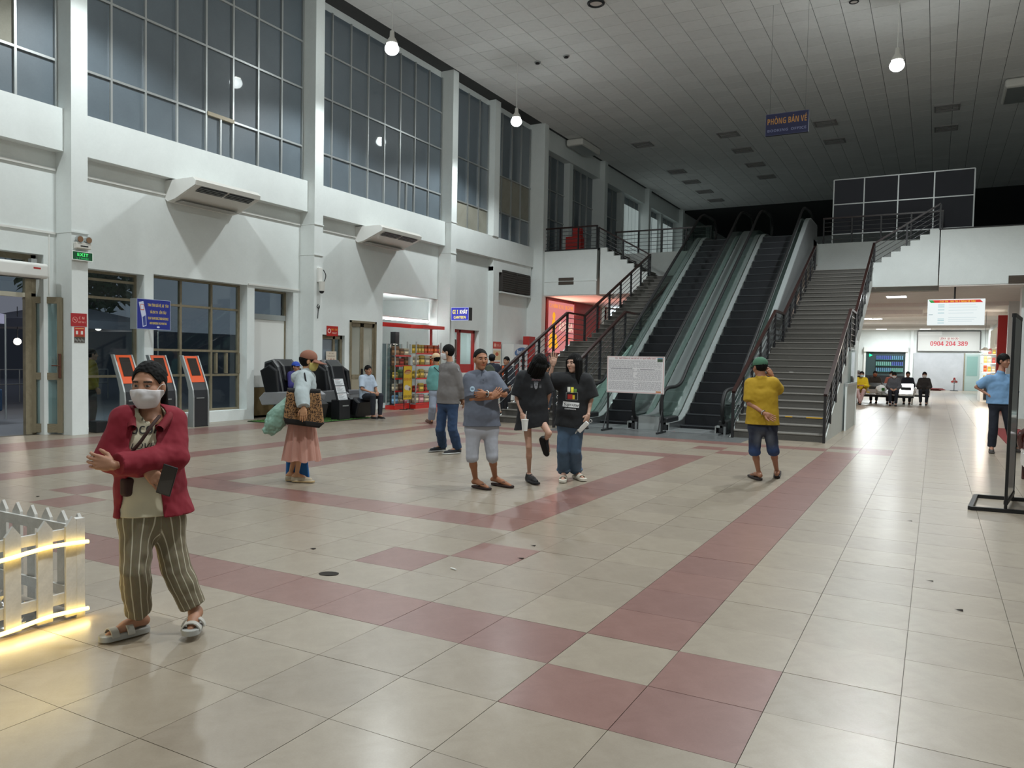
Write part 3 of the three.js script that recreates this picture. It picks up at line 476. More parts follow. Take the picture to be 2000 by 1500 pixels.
// ---- ticket kiosks ----
function kiosk(zc, xb, label) {
  const g = thing('ticket_kiosk', label, 'kiosk', [xb, 0, zc], null), w = .4, lx = -.34;
  const front = [[0, 0], [0, .62], [-.02, .78], [-.09, .96], [lx, 1.5]], back = [[lx - .1, 1.5], [-.22, .98], [-.16, .78], [-.16, .3], [-.22, 0]];
  const F = front.map(p => [p[0] + xb, p[1]]), B = back.map(p => [p[0] + xb, p[1]]);
  part(g, 'body', prism([...F, ...B].reverse(), 'z', zc - w / 2 + .02, zc + w / 2 - .02), M.kioskBody);
  for (const s of [-1, 1]) part(g, 'side_rail', prism([...F.map(p => [p[0] + .018, p[1]]), ...B.map(p => [p[0] + .03, p[1]])].reverse(), 'z', zc + s * (w / 2 - .02), zc + s * (w / 2 + .012), .003), M.alu);
  const o = V(xb + lx + .012, 1.49, zc + w / 2 - .03), dn = V(-lx - .095, -.55, 0), n = V(.55, -lx - .095, 0).normalize().multiplyScalar(.008);
  part(g, 'bezel', quad(o.clone().add(n), Z_(w - .06), dn), M.orange);
  part(g, 'screen', quad(o.clone().addScaledVector(n, 2).add(Z_(.055)).addScaledVector(dn, .09), Z_(w - .17), dn.clone().multiplyScalar(.66)), M.screenOff);
  part(g, 'slot', bx(xb, xb + .006, .6, .62, zc - .09, zc + .11), M.alu); part(g, 'base_plate', bx(xb - .4, xb + .02, 0, .02, zc - w / 2, zc + w / 2), M.dark);
}
M.kioskBody = std({ color: 0x2c2d30, roughness: .35 }); M.orange = std({ color: 0xe0561e, roughness: .4 }); M.screenOff = phy({ color: 0x2a2421, roughness: .15, clearcoat: 1 });
kiosk(-7.43, -11.88, 'orange-framed ticket kiosk standing before the pane with the sliding sash'); kiosk(-6.62, -11.9, 'orange-framed ticket kiosk between the two other kiosks, under the blue sign'); kiosk(-5.82, -11.88, 'orange-framed ticket kiosk standing beside the pillar with the red sign');
solo('power_box', 'black power box on the floor beside the kiosks', 'box', rbx(-12.45, -12.2, 0, .22, -5.25, -5.5, .02), M.dark);
solo('cable_box', 'low black box on the floor behind the middle kiosk', 'box', rbx(-12.5, -12.3, .0, .24, -7.05, -7.3, .02), M.dark);
// ---- grass mat and massage chairs ----
{
  const g = thing('grass_mat', 'green artificial grass mat under the massage chairs', 'mat', [-11.4, 0, -10.4]);
  const X0 = -12.1, X1 = -10.65, ZA = -11.85, ZB = -8.95;
  part(g, 'backing', bx(X0, X1, 0, .012, ZA, ZB), M.dark);
  seed = 77; const blades = []; for (let k = 0; k < 3000; k++) { const x = rr(X0 + .02, X1 - .02), z = rr(ZA + .02, ZB - .02), h = rr(.015, .03), a = rr(0, 6.3), q = new THREE.BufferGeometry(); const dx = Math.cos(a) * .012, dz = Math.sin(a) * .012; q.setAttribute('position', new THREE.Float32BufferAttribute([x - dx, .012, z - dz, x + dx, .012, z + dz, x + rr(-.01, .01), .012 + h, z + rr(-.01, .01)], 3)); q.setAttribute('uv', new THREE.Float32BufferAttribute([0, 0, 1, 0, .5, 1], 2)); q.computeVertexNormals(); blades.push(q); }
  part(g, 'turf', bx(X0 + .01, X1 - .01, .012, .02, ZA + .01, ZB - .01), std({ map: mottled([58, 96, 40], 26, 14, 30, 2), roughness: 1 })); stuffed(part(g, 'grass_blades', mergeGeometries(blades), std({ color: 0x3f6b2a, roughness: 1, side: THREE.DoubleSide })));
}
M.leather = std({ color: 0x111216, roughness: .38 }); M.chairGrey = std({ color: 0x8b8b8e, roughness: .45 });
function massageChair(X, Z, label) {                                 // faces +x
  const g = thing('massage_chair', label, 'chair', [X, .02, Z]); g.rotation.y = -Math.PI / 2; g.scale.setScalar(1.2);
  const P = (n, pts, x0, x1, m, bv = .04, par = g) => loc(par, n, prism(pts.map(p => [-p[0], p[1]]), 'x', x0, x1, bv), m);
  const back = P('backrest', [[-.3, .42], [-.12, .4], [-.22, .75], [-.3, 1.02], [-.42, 1.14], [-.58, 1.1], [-.6, .9], [-.5, .6]], -.3, .3, M.leather, .05);
  P('head_cushion', [[-.17, .8], [-.24, 1.04], [-.34, 1.13], [-.38, .95], [-.28, .78]], -.2, .2, M.leather, .04, back);
  loc(back, 'emblem', bx(-.05, .05, 1.02, 1.06, .235, .245), M.alu);
  for (const s of [-1, 1]) P('wing', [[-.45, .5], [-.15, .5], [-.22, .95], [-.4, 1.05], [-.6, .95]], s * .3, s * .4, M.leather, .03);
  P('seat', [[-.3, .25], [.3, .25], [.34, .38], [.26, .44], [-.3, .42]], -.26, .26, M.leather, .04);
  for (const s of [-1, 1]) { P('side_panel', [[-.55, .3], [.3, .36], [.36, .5], [.25, .56], [-.5, .52], [-.62, .42]], s * .29, s * .41, M.chairGrey, .02); P('side_foot', [[-.45, 0], [.2, 0], [0, .32], [-.2, .34]], s * .32, s * .4, M.leather, .02); }
  P('leg_rest', [[.4, .12], [.5, .08], [.56, .32], [.44, .4]], -.25, .25, M.leather, .03); P('base', [[-.4, 0], [.35, 0], [.3, .2], [-.35, .2]], -.27, .27, M.dark, .02);
}
massageChair(-11.5, -9.95, 'black leather massage chair with grey side shells next to the board-filled opening'); massageChair(-11.3, -11.42, 'black leather massage chair behind the price stand, next to the pillar');
{
  const g = thing('price_stand', 'black stand with three white price sheets between the massage chairs', 'stand', [-10.85, .02, -10.75]);
  const sheet = canvasTex(128, 128, (x, w, h) => { x.fillStyle = '#c9ccce'; x.fillRect(0, 0, w, h); x.fillStyle = '#7a4a44'; x.fillRect(12, 12, 70, 8); x.fillStyle = '#76787c'; for (let k = 0; k < 6; k++) x.fillRect(12, 34 + k * 14, 50 + (k * 37) % 50, 6); });
  part(g, 'cabinet', rbx(-11.0, -10.72, .02, .5, -10.56, -10.95, .02), M.dark); part(g, 'slot_plate', bx(-10.72, -10.714, .34, .37, -10.66, -10.88), M.alu);
  const bd = part(g, 'back_board', bar(V(-10.8, .48, -10.75), V(-10.98, 1.02, -10.75), .4, .03), M.dark);
  for (let k = 0; k < 3; k++) part(bd, 'price_sheet', quad(V(-10.955 + k * .058 + .012, 1.0 - k * .175, -10.58), Z_(.34), V(.052, -.16, 0)), std({ map: sheet, roughness: .5 }));
}
// ================= SHOP, CANTEEN, RED SHOP, OUTDOORS =================
function areaLight(x, y, z, w, h, target, I, col = COOL) { const l = new THREE.RectAreaLight(col, I, w, h); l.position.set(x, y, z); l.lookAt(...target); scene.add(l); return l; }
function tubeLamp(name, label, a, b, r, I, group, dir, power, mat) {
  const g = thing(name, label, 'lamp', [(a.x + b.x) / 2, a.y, (a.z + b.z) / 2], group); part(g, 'tube', rod(a, b, r, r, 8), mat || std({ color: 0xffffff, emissive: 0xffffff, emissiveIntensity: I }));
  part(g, 'batten', bar(a.clone().add(V(-.0, r + .03, 0)), b.clone().add(V(0, r + .03, 0)), .05, .04), M.white);
  if (power) areaLight((a.x + b.x) / 2 + dir.x * (r + .01), a.y + dir.y * (r + .01), (a.z + b.z) / 2 + dir.z * (r + .01), a.distanceTo(b), r * 2, [(a.x + b.x) / 2 + dir.x, a.y + dir.y, (a.z + b.z) / 2 + dir.z], power);
  return g;
}
{ // shop room behind the opening
  const g = struct('wall_shop');
  part(g, 'back_wall', bx(-16.2, -16, 0, 3.6, -18.4, -14.2), M.wall); part(g, 'side_wall', bx(-16.2, XO, 0, 3.6, -14.4, -14.2), M.wall); part(g, 'side_wall', bx(-16.2, XO, 0, 3.6, -18.4, -18.2), M.wall); part(g, 'shop_ceiling', bx(-16.2, XO, 3.5, 3.6, -18.4, -14.2), M.wall); part(g, 'shop_floor', bx(-16.2, XO, -.1, 0, -18.4, -14.2), M.wallGrey);
  part(g, 'partition', bx(-14.6, -14.55, 0, 2.0, -18.1, -16.6), std({ color: 0x5b6a6c, roughness: .5 })); part(g, 'dark_post', bx(-13.4, -13.2, 0, 2.35, -16.35, -16.15), M.dark);
  tubeLamp('fluorescent_tube', 'bright fluorescent tube above the snack shelves', V(-12.9, 2.72, -14.9), V(-12.9, 2.72, -17.5), .03, 14, null, V(-.25, .9, 0), 120);
  const p = thing('red_fascia', 'red shop fascia bar over the snack shelves', 'fascia', [-12.6, 2.5, -16]); part(p, 'long_bar', bx(-12.66, -12.56, 2.46, 2.58, -14.7, -17.1), M.redGloss); part(p, 'short_bar', bx(-12.3, -11.85, 2.44, 2.54, -15.7, -16.9), M.redGloss); part(p, 'upright', bx(-12.34, -12.28, 1.75, 2.46, -16.86, -16.8), M.redGloss);
}
M.clear = phy({ color: 0xe8f0f0, roughness: .03, transmission: 1, thickness: 0 });
const PACKC = { orange: 0xa8461c, yellow: 0xa58a34, red: 0x8a2a24, cream: 0xa99d86, green: 0x55733f, brown: 0x6b4a30, pink: 0xc77f86, blue: 0x5f8bb0 };
const packM = {}; for (const k in PACKC) packM[k] = std({ map: (() => { const c = hex(PACKC[k]).convertLinearToSRGB(); seed = 900 + k.length * 7; return dataTex(32, (u, v) => { const f = (v > .3 && v < .55 && u > .15 && u < .85) ? 1.35 : (v > .65 && v < .75) ? .6 : 1; return [cl(c.r * 255 * f + (f > 1 ? 30 : 0)), cl(c.g * 255 * f + (f > 1 ? 30 : 0)), cl(c.b * 255 * f + (f > 1 ? 25 : 0))]; }); })(), roughness: .35 });
const packG = (() => { const g = new RoundedBoxGeometry(1, 1, 1, 2, .12); const p = g.attributes.position; for (let i = 0; i < p.count; i++) { const t = Math.abs(p.getY(i)) * 2; const s = 1 - .55 * Math.pow(t, 3); p.setX(i, p.getX(i) * s); } g.translate(0, .5, 0); g.computeVertexNormals(); return g; })();
const boxG = (() => { const g = new RoundedBoxGeometry(1, 1, 1, 1, .03); g.translate(0, .5, 0); return g; })();
function pack(kind, col, x, y, z, w, h, d, where, turn = 0) {
  const bag = kind === 'snack_pack', m = new THREE.Mesh(bag ? packG : boxG, packM[col]); m.name = numbered(kind); m.position.set(x, y, z); m.scale.set(d, h, w); m.rotation.y = turn; m.castShadow = m.receiveShadow = true;
  m.userData = { label: `${col} ${bag ? 'snack packet' : 'carton'} standing on ${where}`, category: bag ? 'snack packet' : 'carton', group: 'goods on ' + where }; scene.add(m);
}
function rack(name, label, x0, x1, z0, z1, levels, edge, back) {
  const g = thing(name, label, 'shelf', [(x0 + x1) / 2, 0, (z0 + z1) / 2]);
  for (const x of [x0 + .02, x1 - .02]) for (const z of [z0 - .02, z1 + .02]) part(g, 'upright', bx(x - .015, x + .015, 0, levels[levels.length - 1] + .35, z - .015, z + .015), M.alu);
  for (const y of levels) { const s = part(g, 'shelf', bx(x0, x1, y - .015, y, z1, z0), M.clear); part(s, 'shelf_edge', bx(x1, x1 + .012, y - .03, y + .015, z1, z0), edge); }
  part(g, 'plinth', bx(x0, x1, 0, .12, z1, z0), edge);
  if (back) part(g, 'back_pane', bx(x0 - .01, x0, .12, levels[levels.length - 1] + .35, z1, z0), M.clear);
  return g;
}
{
  const L2 = [.16, .5, .92, 1.32, 1.68], L1 = [.16, .55, .92, 1.3, 1.6];
  rack('display_rack', 'red-edged snack rack facing the hall, with orange packs on top', -12.35, -11.98, -15.55, -16.95, L2, M.redGloss);
  rack('display_rack', 'glass snack rack behind the yellow bread sign', -12.5, -12.15, -14.72, -15.5, L1, M.redGloss, true);
  seed = 17; const names = ['the bottom shelf', 'the second shelf', 'the third shelf', 'the fourth shelf', 'the top shelf'], pal = [['cream', 'pink', 'cream', 'blue', 'brown'], ['red', 'yellow', 'red', 'orange', 'cream'], ['yellow', 'yellow', 'cream', 'yellow', 'blue'], ['cream', 'yellow', 'cream', 'orange', 'yellow'], ['yellow', 'yellow', 'yellow', 'orange', 'orange', 'orange', 'orange', 'red']];
  L2.forEach((y, l) => { const n = l === 4 ? 8 : 5, dz = 1.36 / n; for (let k = 0; k < n; k++) pack(l === 4 || (l === 3 && k > 2) ? 'snack_carton' : 'snack_pack', pal[l][k], -12.1 + rr(-.02, .02), y + .001, -15.58 - (k + .5) * dz, dz * .86, l === 4 ? .26 : rr(.2, .3), .12, names[l] + ' of the red-edged rack', rr(-.1, .1)); for (let k = 0; k < n; k++) if (rnd() < .55) pack('snack_pack', pal[l][(k + 2) % 5], -12.26, y + .001, -15.58 - (k + .5) * dz, dz * .8, rr(.18, .28), .1, 'the back row of ' + names[l] + ' of the red-edged rack'); });
  const p1 = [['blue', 'cream', 'pink'], ['cream', 'brown', 'cream'], ['yellow', 'green', 'green'], ['brown', 'red', 'brown'], ['brown', 'brown', 'cream']];
  L1.forEach((y, l) => { for (let k = 0; k < 3; k++) pack(l > 2 ? 'snack_carton' : 'snack_pack', p1[l][k], -12.28, y + .001, -14.78 - (k + .5) * .24, .2, rr(.18, .27), .14, names[l] + ' of the glass rack', rr(-.1, .1)); });
  // bottle on top
  const b = thing('bottle', 'yellow bottle at the end of the top shelf of the red-edged rack', 'bottle', [-12.12, 1.681, -16.985]); loc(b, 'body', new THREE.LatheGeometry([[0, 0], [.04, 0], [.042, .14], [.02, .2], [.015, .26]].map(p => new THREE.Vector2(...p)), 14), packM.yellow); loc(b, 'cap', new THREE.CylinderGeometry(.017, .017, .03, 12), M.red, [0, .275, 0]);
  const bread = canvasTex(200, 600, (x, w, h) => { x.fillStyle = '#e0b91c'; x.fillRect(0, 0, w, h); x.strokeStyle = '#7a6a30'; x.lineWidth = 10; x.strokeRect(0, 0, w, h); x.fillStyle = '#a5452a'; x.beginPath(); x.ellipse(100, 110, 78, 42, -.15, 0, 7); x.fill(); x.fillStyle = '#c9a060'; x.beginPath(); x.ellipse(100, 122, 70, 26, -.15, 0, 7); x.fill(); x.fillStyle = '#8a5a28'; for (let k = 0; k < 6; k++) x.fillRect(45 + k * 19, 112, 8, 14); x.fillStyle = '#b04a1c'; fitText(x, 'BÁNH MÌ', 100, 240, 170, 70); x.fillStyle = '#d9d4c8'; x.beginPath(); x.ellipse(78, 385, 52, 46, 0, 0, 7); x.fill(); x.beginPath(); x.ellipse(128, 400, 46, 40, .2, 0, 7); x.fill(); x.fillStyle = '#7a6658'; x.beginPath(); x.ellipse(150, 412, 24, 26, 0, 0, 7); x.fill(); x.fillStyle = '#4a3c14'; fitText(x, 'BÁNH BAO', 100, 545, 174, 64); });
  const y = printPlate('bread_sign', 'yellow standing sign reading BÁNH MÌ and BÁNH BAO before the glass rack', 'sign', V(-11.93, 1.3, -14.83), Z_(.44), D_(1.0), .03, bread, M.dark, .25);
  for (const z of [-14.9, -15.2]) part(y, 'sign_leg', rod(V(-11.95, 0, z), V(-11.95, .35, z), .012), M.dark); part(y, 'sign_foot', bx(-12.08, -11.82, 0, .02, -14.86, -14.9), M.dark); part(y, 'sign_foot', bx(-12.08, -11.82, 0, .02, -15.2, -15.24), M.dark);
}
{ // canteen hatch
  const g = struct('window_24'), R = M.red;
  for (const z of [CW[0] + .04, CW[1] - .04, -19.35]) part(g, 'stile', bx(XG, XG + .1, 1.05, 2.55, z - .045, z + .045), R); for (const y of [1.08, 2.5]) part(g, 'rail', bx(XG, XG + .1, y - .05, y + .05, CW[0], CW[1]), R); part(g, 'lower_panel', bx(XG, XG + .06, 1.05, 1.35, CW[0], -19.35), R);
  part(g, 'pane', bx(XG + .03, XG + .036, 1.1, 2.46, CW[0] + .06, -19.38), M.clear); part(g, 'pane', bx(XG + .03, XG + .036, 1.1, 2.46, -19.3, CW[1] - .06), M.clear);
  part(g, 'side_board', bx(XW, XW + .04, 1.05, 1.95, -18.6, -17.96), std({ color: 0x7d8284, roughness: .5 }));
  const r = struct('wall_canteen'); part(r, 'back_wall', bx(-16, -15.8, 0, 3.2, -21.2, -18.5), std({ color: 0xc9dcd6, roughness: .6 })); part(r, 'side_wall', bx(-16, XO, 0, 3.2, -21.3, -21.1), M.wall); part(r, 'side_wall', bx(-16, XO, 0, 3.2, -18.55, -18.45), M.wall); part(r, 'canteen_ceiling', bx(-16, XO, 3.1, 3.2, -21.2, -18.5), M.wall); part(r, 'canteen_floor', bx(-16, XO, -.1, 0, -21.2, -18.5), M.wallGrey);
  tubeLamp('fluorescent_tube', 'fluorescent tube inside the canteen hatch', V(-13.6, 2.62, -19.0), V(-13.6, 2.62, -20.4), .03, 14, null, V(.1, -1, 0), 60);
  const c = thing('carton_shelf', 'white shelf unit with rows of cartons inside the canteen hatch', 'shelf', [-13.6, 0, -20]); for (let k = 0; k < 5; k++) part(c, 'shelf', bx(-13.9, -13.5, .9 + k * .2, .915 + k * .2, -20.5, -19.5), M.white); part(c, 'side', bx(-13.9, -13.5, 0, 1.9, -20.53, -20.5), M.white); part(c, 'side', bx(-13.9, -13.5, 0, 1.9, -19.5, -19.47), M.white);
  seed = 3; for (let l = 0; l < 4; l++) for (let k = 0; k < 6; k++) pack('canteen_carton', ['green', 'cream', 'red', 'cream', 'green', 'pink'][(k + l) % 6], -13.62, .916 + l * .2, -19.58 - k * .16, .13, .14, .14, ['the bottom row', 'the second row', 'the third row', 'the top row'][l] + ' of the canteen shelf');
  printPlate('face_poster', 'dark poster with a smiling face on the canteen window', 'poster', V(XG + .11, 2.2, -18.72), Z_(.4), D_(.6), .006, canvasTex(128, 190, (x, w, h) => { x.fillStyle = '#54423a'; x.fillRect(0, 0, w, h); x.fillStyle = '#d8d2c8'; x.beginPath(); x.ellipse(64, 140, 40, 36, 0, 0, 7); x.fill(); x.fillStyle = '#b98a70'; x.beginPath(); x.ellipse(64, 74, 24, 30, 0, 0, 7); x.fill(); x.fillStyle = '#ddd6cc'; x.beginPath(); x.ellipse(64, 42, 28, 18, 0, 0, 7); x.fill(); }), M.white);
}
// things along the wall beyond the canteen
printPlate('red_notice', 'small red notice over paper sheets on the wall beyond the canteen', 'sign', onX(963, 667, XW + .24), Z_(.62), D_(1.15), .006, canvasTex(150, 300, (x, w, h) => { x.fillStyle = '#e2ded6'; x.fillRect(0, 0, w, h); x.fillStyle = '#c03426'; x.fillRect(0, 0, w, 66); x.fillStyle = '#e9b6a6'; x.beginPath(); x.arc(36, 33, 18, 0, 7); x.fill(); fitText(x, 'CẤM LỬA', 98, 34, 84, 30); x.fillStyle = '#d9c49a'; x.fillRect(10, 84, 130, 90); x.fillStyle = '#c0552a'; x.beginPath(); x.ellipse(75, 118, 30, 18, 0, 0, 7); x.fill(); x.fillStyle = '#b05040'; for (let k = 0; k < 4; k++) x.fillRect(16, 192 + k * 24, 118, 12); }), M.white);
{
  const p = onX(977, 645, -12.35), g = printPlate('drinks_fridge', 'tall drinks fridge with blue and white front beyond the canteen', 'fridge', V(-12.05, 2.12, -22.0), Z_(1.15), D_(2.1), .5, canvasTex(256, 512, (x, w, h) => { x.fillStyle = '#dfe4e6'; x.fillRect(0, 0, w, h); x.fillStyle = '#3f6fa8'; x.beginPath(); x.ellipse(128, 70, 110, 40, -.12, 0, 7); x.fill(); x.fillStyle = '#e8eef4'; fitText(x, 'Revive', 128, 70, 150, 54); x.fillStyle = '#20303a'; x.fillRect(14, 120, 90, 200); x.fillStyle = '#8a2a2a'; x.fillRect(30, 180, 50, 130); x.fillStyle = '#4c9cc0'; x.fillRect(110, 240, 130, 250); x.fillStyle = '#a8d4e4'; for (let k = 0; k < 9; k++) x.fillRect(120 + (k % 3) * 40, 260 + Math.floor(k / 3) * 70, 22, 50); x.fillStyle = '#b04038'; x.fillRect(130, 140, 90, 24); x.fillRect(130, 190, 90, 16); }), M.white);
  part(g, 'fridge_foot', bx(-12.5, -12.1, 0, .03, -23.1, -22.05), M.dark); part(g, 'door_handle', bx(-12.04, -12.01, .8, 1.5, -22.06, -22.09), M.dark);
  solo('red_cabinet', 'tall plain red cabinet standing beside the drinks fridge', 'cabinet', rbx(-12.36, -12.1, 0, 2.45, -23.9, -23.35, .01), M.red);
}
// ventilation openings
{ const v = struct('window_25'); part(v, 'frame', bx(XW, XW + .22, 4.0, 4.05, -24, -21.5), M.wall); for (const [a, b] of [[-21.62, -22.75], [-22.8, -23.9]]) { const q = part(v, 'vent_panel', bx(XW, XW + .23, 4.08, 4.85, a, b), std({ color: 0x3f3b38, roughness: .9 })); for (let k = 0; k < 9; k++) part(q, 'slat', bx(XW + .23, XW + .245, 4.12 + k * .082, 4.14 + k * .082, a, b), std({ color: 0x4a4642, roughness: .9 })); }
  for (const [a, b, y0, y1] of [[-11.33, -10.69, 4.5, 4.77], [3.49, 4.6, 4.1, 4.34]]) { const s = thing('air_vent', a < 0 ? 'dark slatted vent in the balcony front above the red shop' : 'dark slatted vent in the balcony front above the waiting area', 'vent', [(a + b) / 2, y0, ZF]); part(s, 'frame', bx(a, b, y0, y1, ZF, ZF + .012), std({ color: 0x4a4038, roughness: .8 })); for (let k = 0; k < 6; k++) part(s, 'slat', bx(a + .02, b - .02, y0 + .025 + k * (y1 - y0 - .05) / 6, y0 + .045 + k * (y1 - y0 - .05) / 6, ZF + .012, ZF + .022), std({ color: 0x5c5148, roughness: .8 })); } }
// ---- red shop under the left balcony ----
{
  const w = struct('wall_shopfront'), pink = std({ color: 0xa83a3c, roughness: .5 });
  part(w, 'red_wall', bx(XO, -12.05, 0, YC, -24.6, -31.6), pink); part(w, 'red_frame', bx(-12.05, -11.98, 1.55, 4.02, -24.62, -24.78), M.red); part(w, 'red_frame', bx(-12.05, -11.98, 1.55, 4.02, -27.42, -27.55), M.red); part(w, 'back_wall', bx(-12.05, -4.0, 0, YC, -38.2, -38), M.wallGrey); part(w, 'dark_red_wall', bx(-12.05, -12.0, 0, YC, -31.6, -38), std({ color: 0x7d2630, roughness: .5 }));
  const sg = canvasTex(560, 420, (x, W, H) => { x.fillStyle = '#cf7f80'; x.fillRect(0, 0, W, H); x.fillStyle = '#f7a02a'; fitText(x, 'CỬA HÀNG TIỆN LỢI & CÀ PHÊ', W / 2, 38, 520, 46); const b = (cx, cy, r) => { x.beginPath(); x.arc(cx, cy, r, 0, 7); x.fill(); }; x.fillStyle = '#f8b21e'; b(118, 118, 30); x.beginPath(); x.ellipse(118, 196, 42, 56, 0, 0, 7); x.fill(); for (const [cx, cy] of [[66, 300], [112, 256], [160, 300], [52, 352], [112, 340], [176, 352]]) b(cx, cy, 34); x.fillStyle = '#f6d8c0'; fitText(x, 'AYOSA', 380, 200, 310, 110); x.fillStyle = '#ee7a5e'; fitText(x, 'CONVENIENCE', 380, 300, 300, 54); });
  printPlate('shop_sign', 'glowing pink and orange AYOSA shop sign under the left balcony', 'sign', V(-11.98, 3.95, -24.8), Z_(2.6), D_(2.1), .04, sg, M.red, .8);
  areaLight(-11.9, 2.9, -26.1, 2.6, 2.1, [-5, 2.9, -26.1], 5, new THREE.Color().setRGB(1, .42, .32));
  const lb = printPlate('light_box', 'bright sky-blue light box with a beach picture beside the red shop', 'light box', V(-11.8, 4.0, -31.0), Z_(3.0), D_(1.6), .1, canvasTex(256, 128, (x, W, H) => { x.fillStyle = '#9fd8ee'; x.fillRect(0, 0, W, H); x.fillStyle = '#e8f6fa'; x.fillRect(0, 0, W, 30); x.fillStyle = '#3fb0d8'; x.fillRect(0, 60, W, 68); x.fillStyle = '#6fb36a'; x.fillRect(150, 70, 60, 50); }), M.white, 1.2);
  areaLight(-11.77, 3.2, -32.5, 3.2, 1.5, [-5, 3.2, -32.5], 3.5, new THREE.Color().setRGB(.75, .92, 1));
  const d = printPlate('dark_sign', 'dark blue sign with orange letters at the shop corner', 'sign', V(-11.8, 1.72, -24.5), V(1.1, 0, 0), D_(.5), .06, canvasTex(256, 120, (x, W, H) => { x.fillStyle = '#262a4a'; x.fillRect(0, 0, W, H); x.fillStyle = '#c98a3a'; fitText(x, 'PHÒNG CHỜ', 128, 40, 200, 44); x.fillStyle = '#b0a070'; fitText(x, 'WAITING ROOM', 128, 90, 190, 30); }), M.dark, .3);
  part(d, 'sign_post', rod(V(-11.75, 0, -24.53), V(-11.75, 1.25, -24.53), .02), M.dark); part(d, 'sign_post', rod(V(-10.75, 0, -24.53), V(-10.75, 1.25, -24.53), .02), M.dark);
  const c = thing('shop_counter', 'dark red counter with lit orange front under the AYOSA sign', 'counter', [-11.2, 0, -28.5]); part(c, 'base', bx(-11.7, -10.9, 0, 1.0, -30, -27.2), std({ color: 0x6a1f22, roughness: .4 })); part(c, 'top', bx(-11.75, -10.85, 1.0, 1.06, -30.05, -27.15), M.red); part(c, 'lit_front', bx(-10.9, -10.885, .5, .95, -29.6, -28.4), std({ color: 0xffc070, emissive: 0xff9a3a, emissiveIntensity: 2.2 }));
  const pl = thing('potted_plant', 'bright green leafy potted plant beside the light box', 'plant', [-10.9, 0, -31.2]); part(pl, 'pot', (() => { const q = new THREE.LatheGeometry([[0, 0], [.2, 0], [.27, .5], [.25, .5], [.22, .42], [0, .42]].map(p => new THREE.Vector2(...p)), 18); q.translate(-10.9, 0, -31.2); return q; })(), M.white);
  const lf = std({ color: 0x5fae2c, roughness: .6, side: THREE.DoubleSide }); seed = 44; part(pl, 'stem', rod(V(-10.9, .42, -31.2), V(-10.88, 1.9, -31.2), .03, .015), M.wood);
  for (let k = 0; k < 60; k++) { const y = rr(.9, 2.6), a = rr(0, 6.28), r = rr(.05, .55), l = rr(.2, .34), q = new THREE.BufferGeometry(); const c0 = V(-10.9 + Math.cos(a) * r, y, -31.2 + Math.sin(a) * r), dv = V(Math.cos(a), rr(-.5, .5), Math.sin(a)).normalize().multiplyScalar(l), sv = V(-Math.sin(a), .3, Math.cos(a)).multiplyScalar(l * .28); const P = [c0, c0.clone().addScaledVector(dv, .5).add(sv), c0.clone().add(dv), c0.clone().addScaledVector(dv, .5).sub(sv)]; q.setAttribute('position', new THREE.Float32BufferAttribute([0, 1, 2, 0, 2, 3].flatMap(i => [P[i].x, P[i].y, P[i].z]), 3)); q.setAttribute('uv', new THREE.Float32BufferAttribute(new Array(12).fill(0), 2)); q.computeVertexNormals(); part(pl, 'leaf', q, lf); }
}
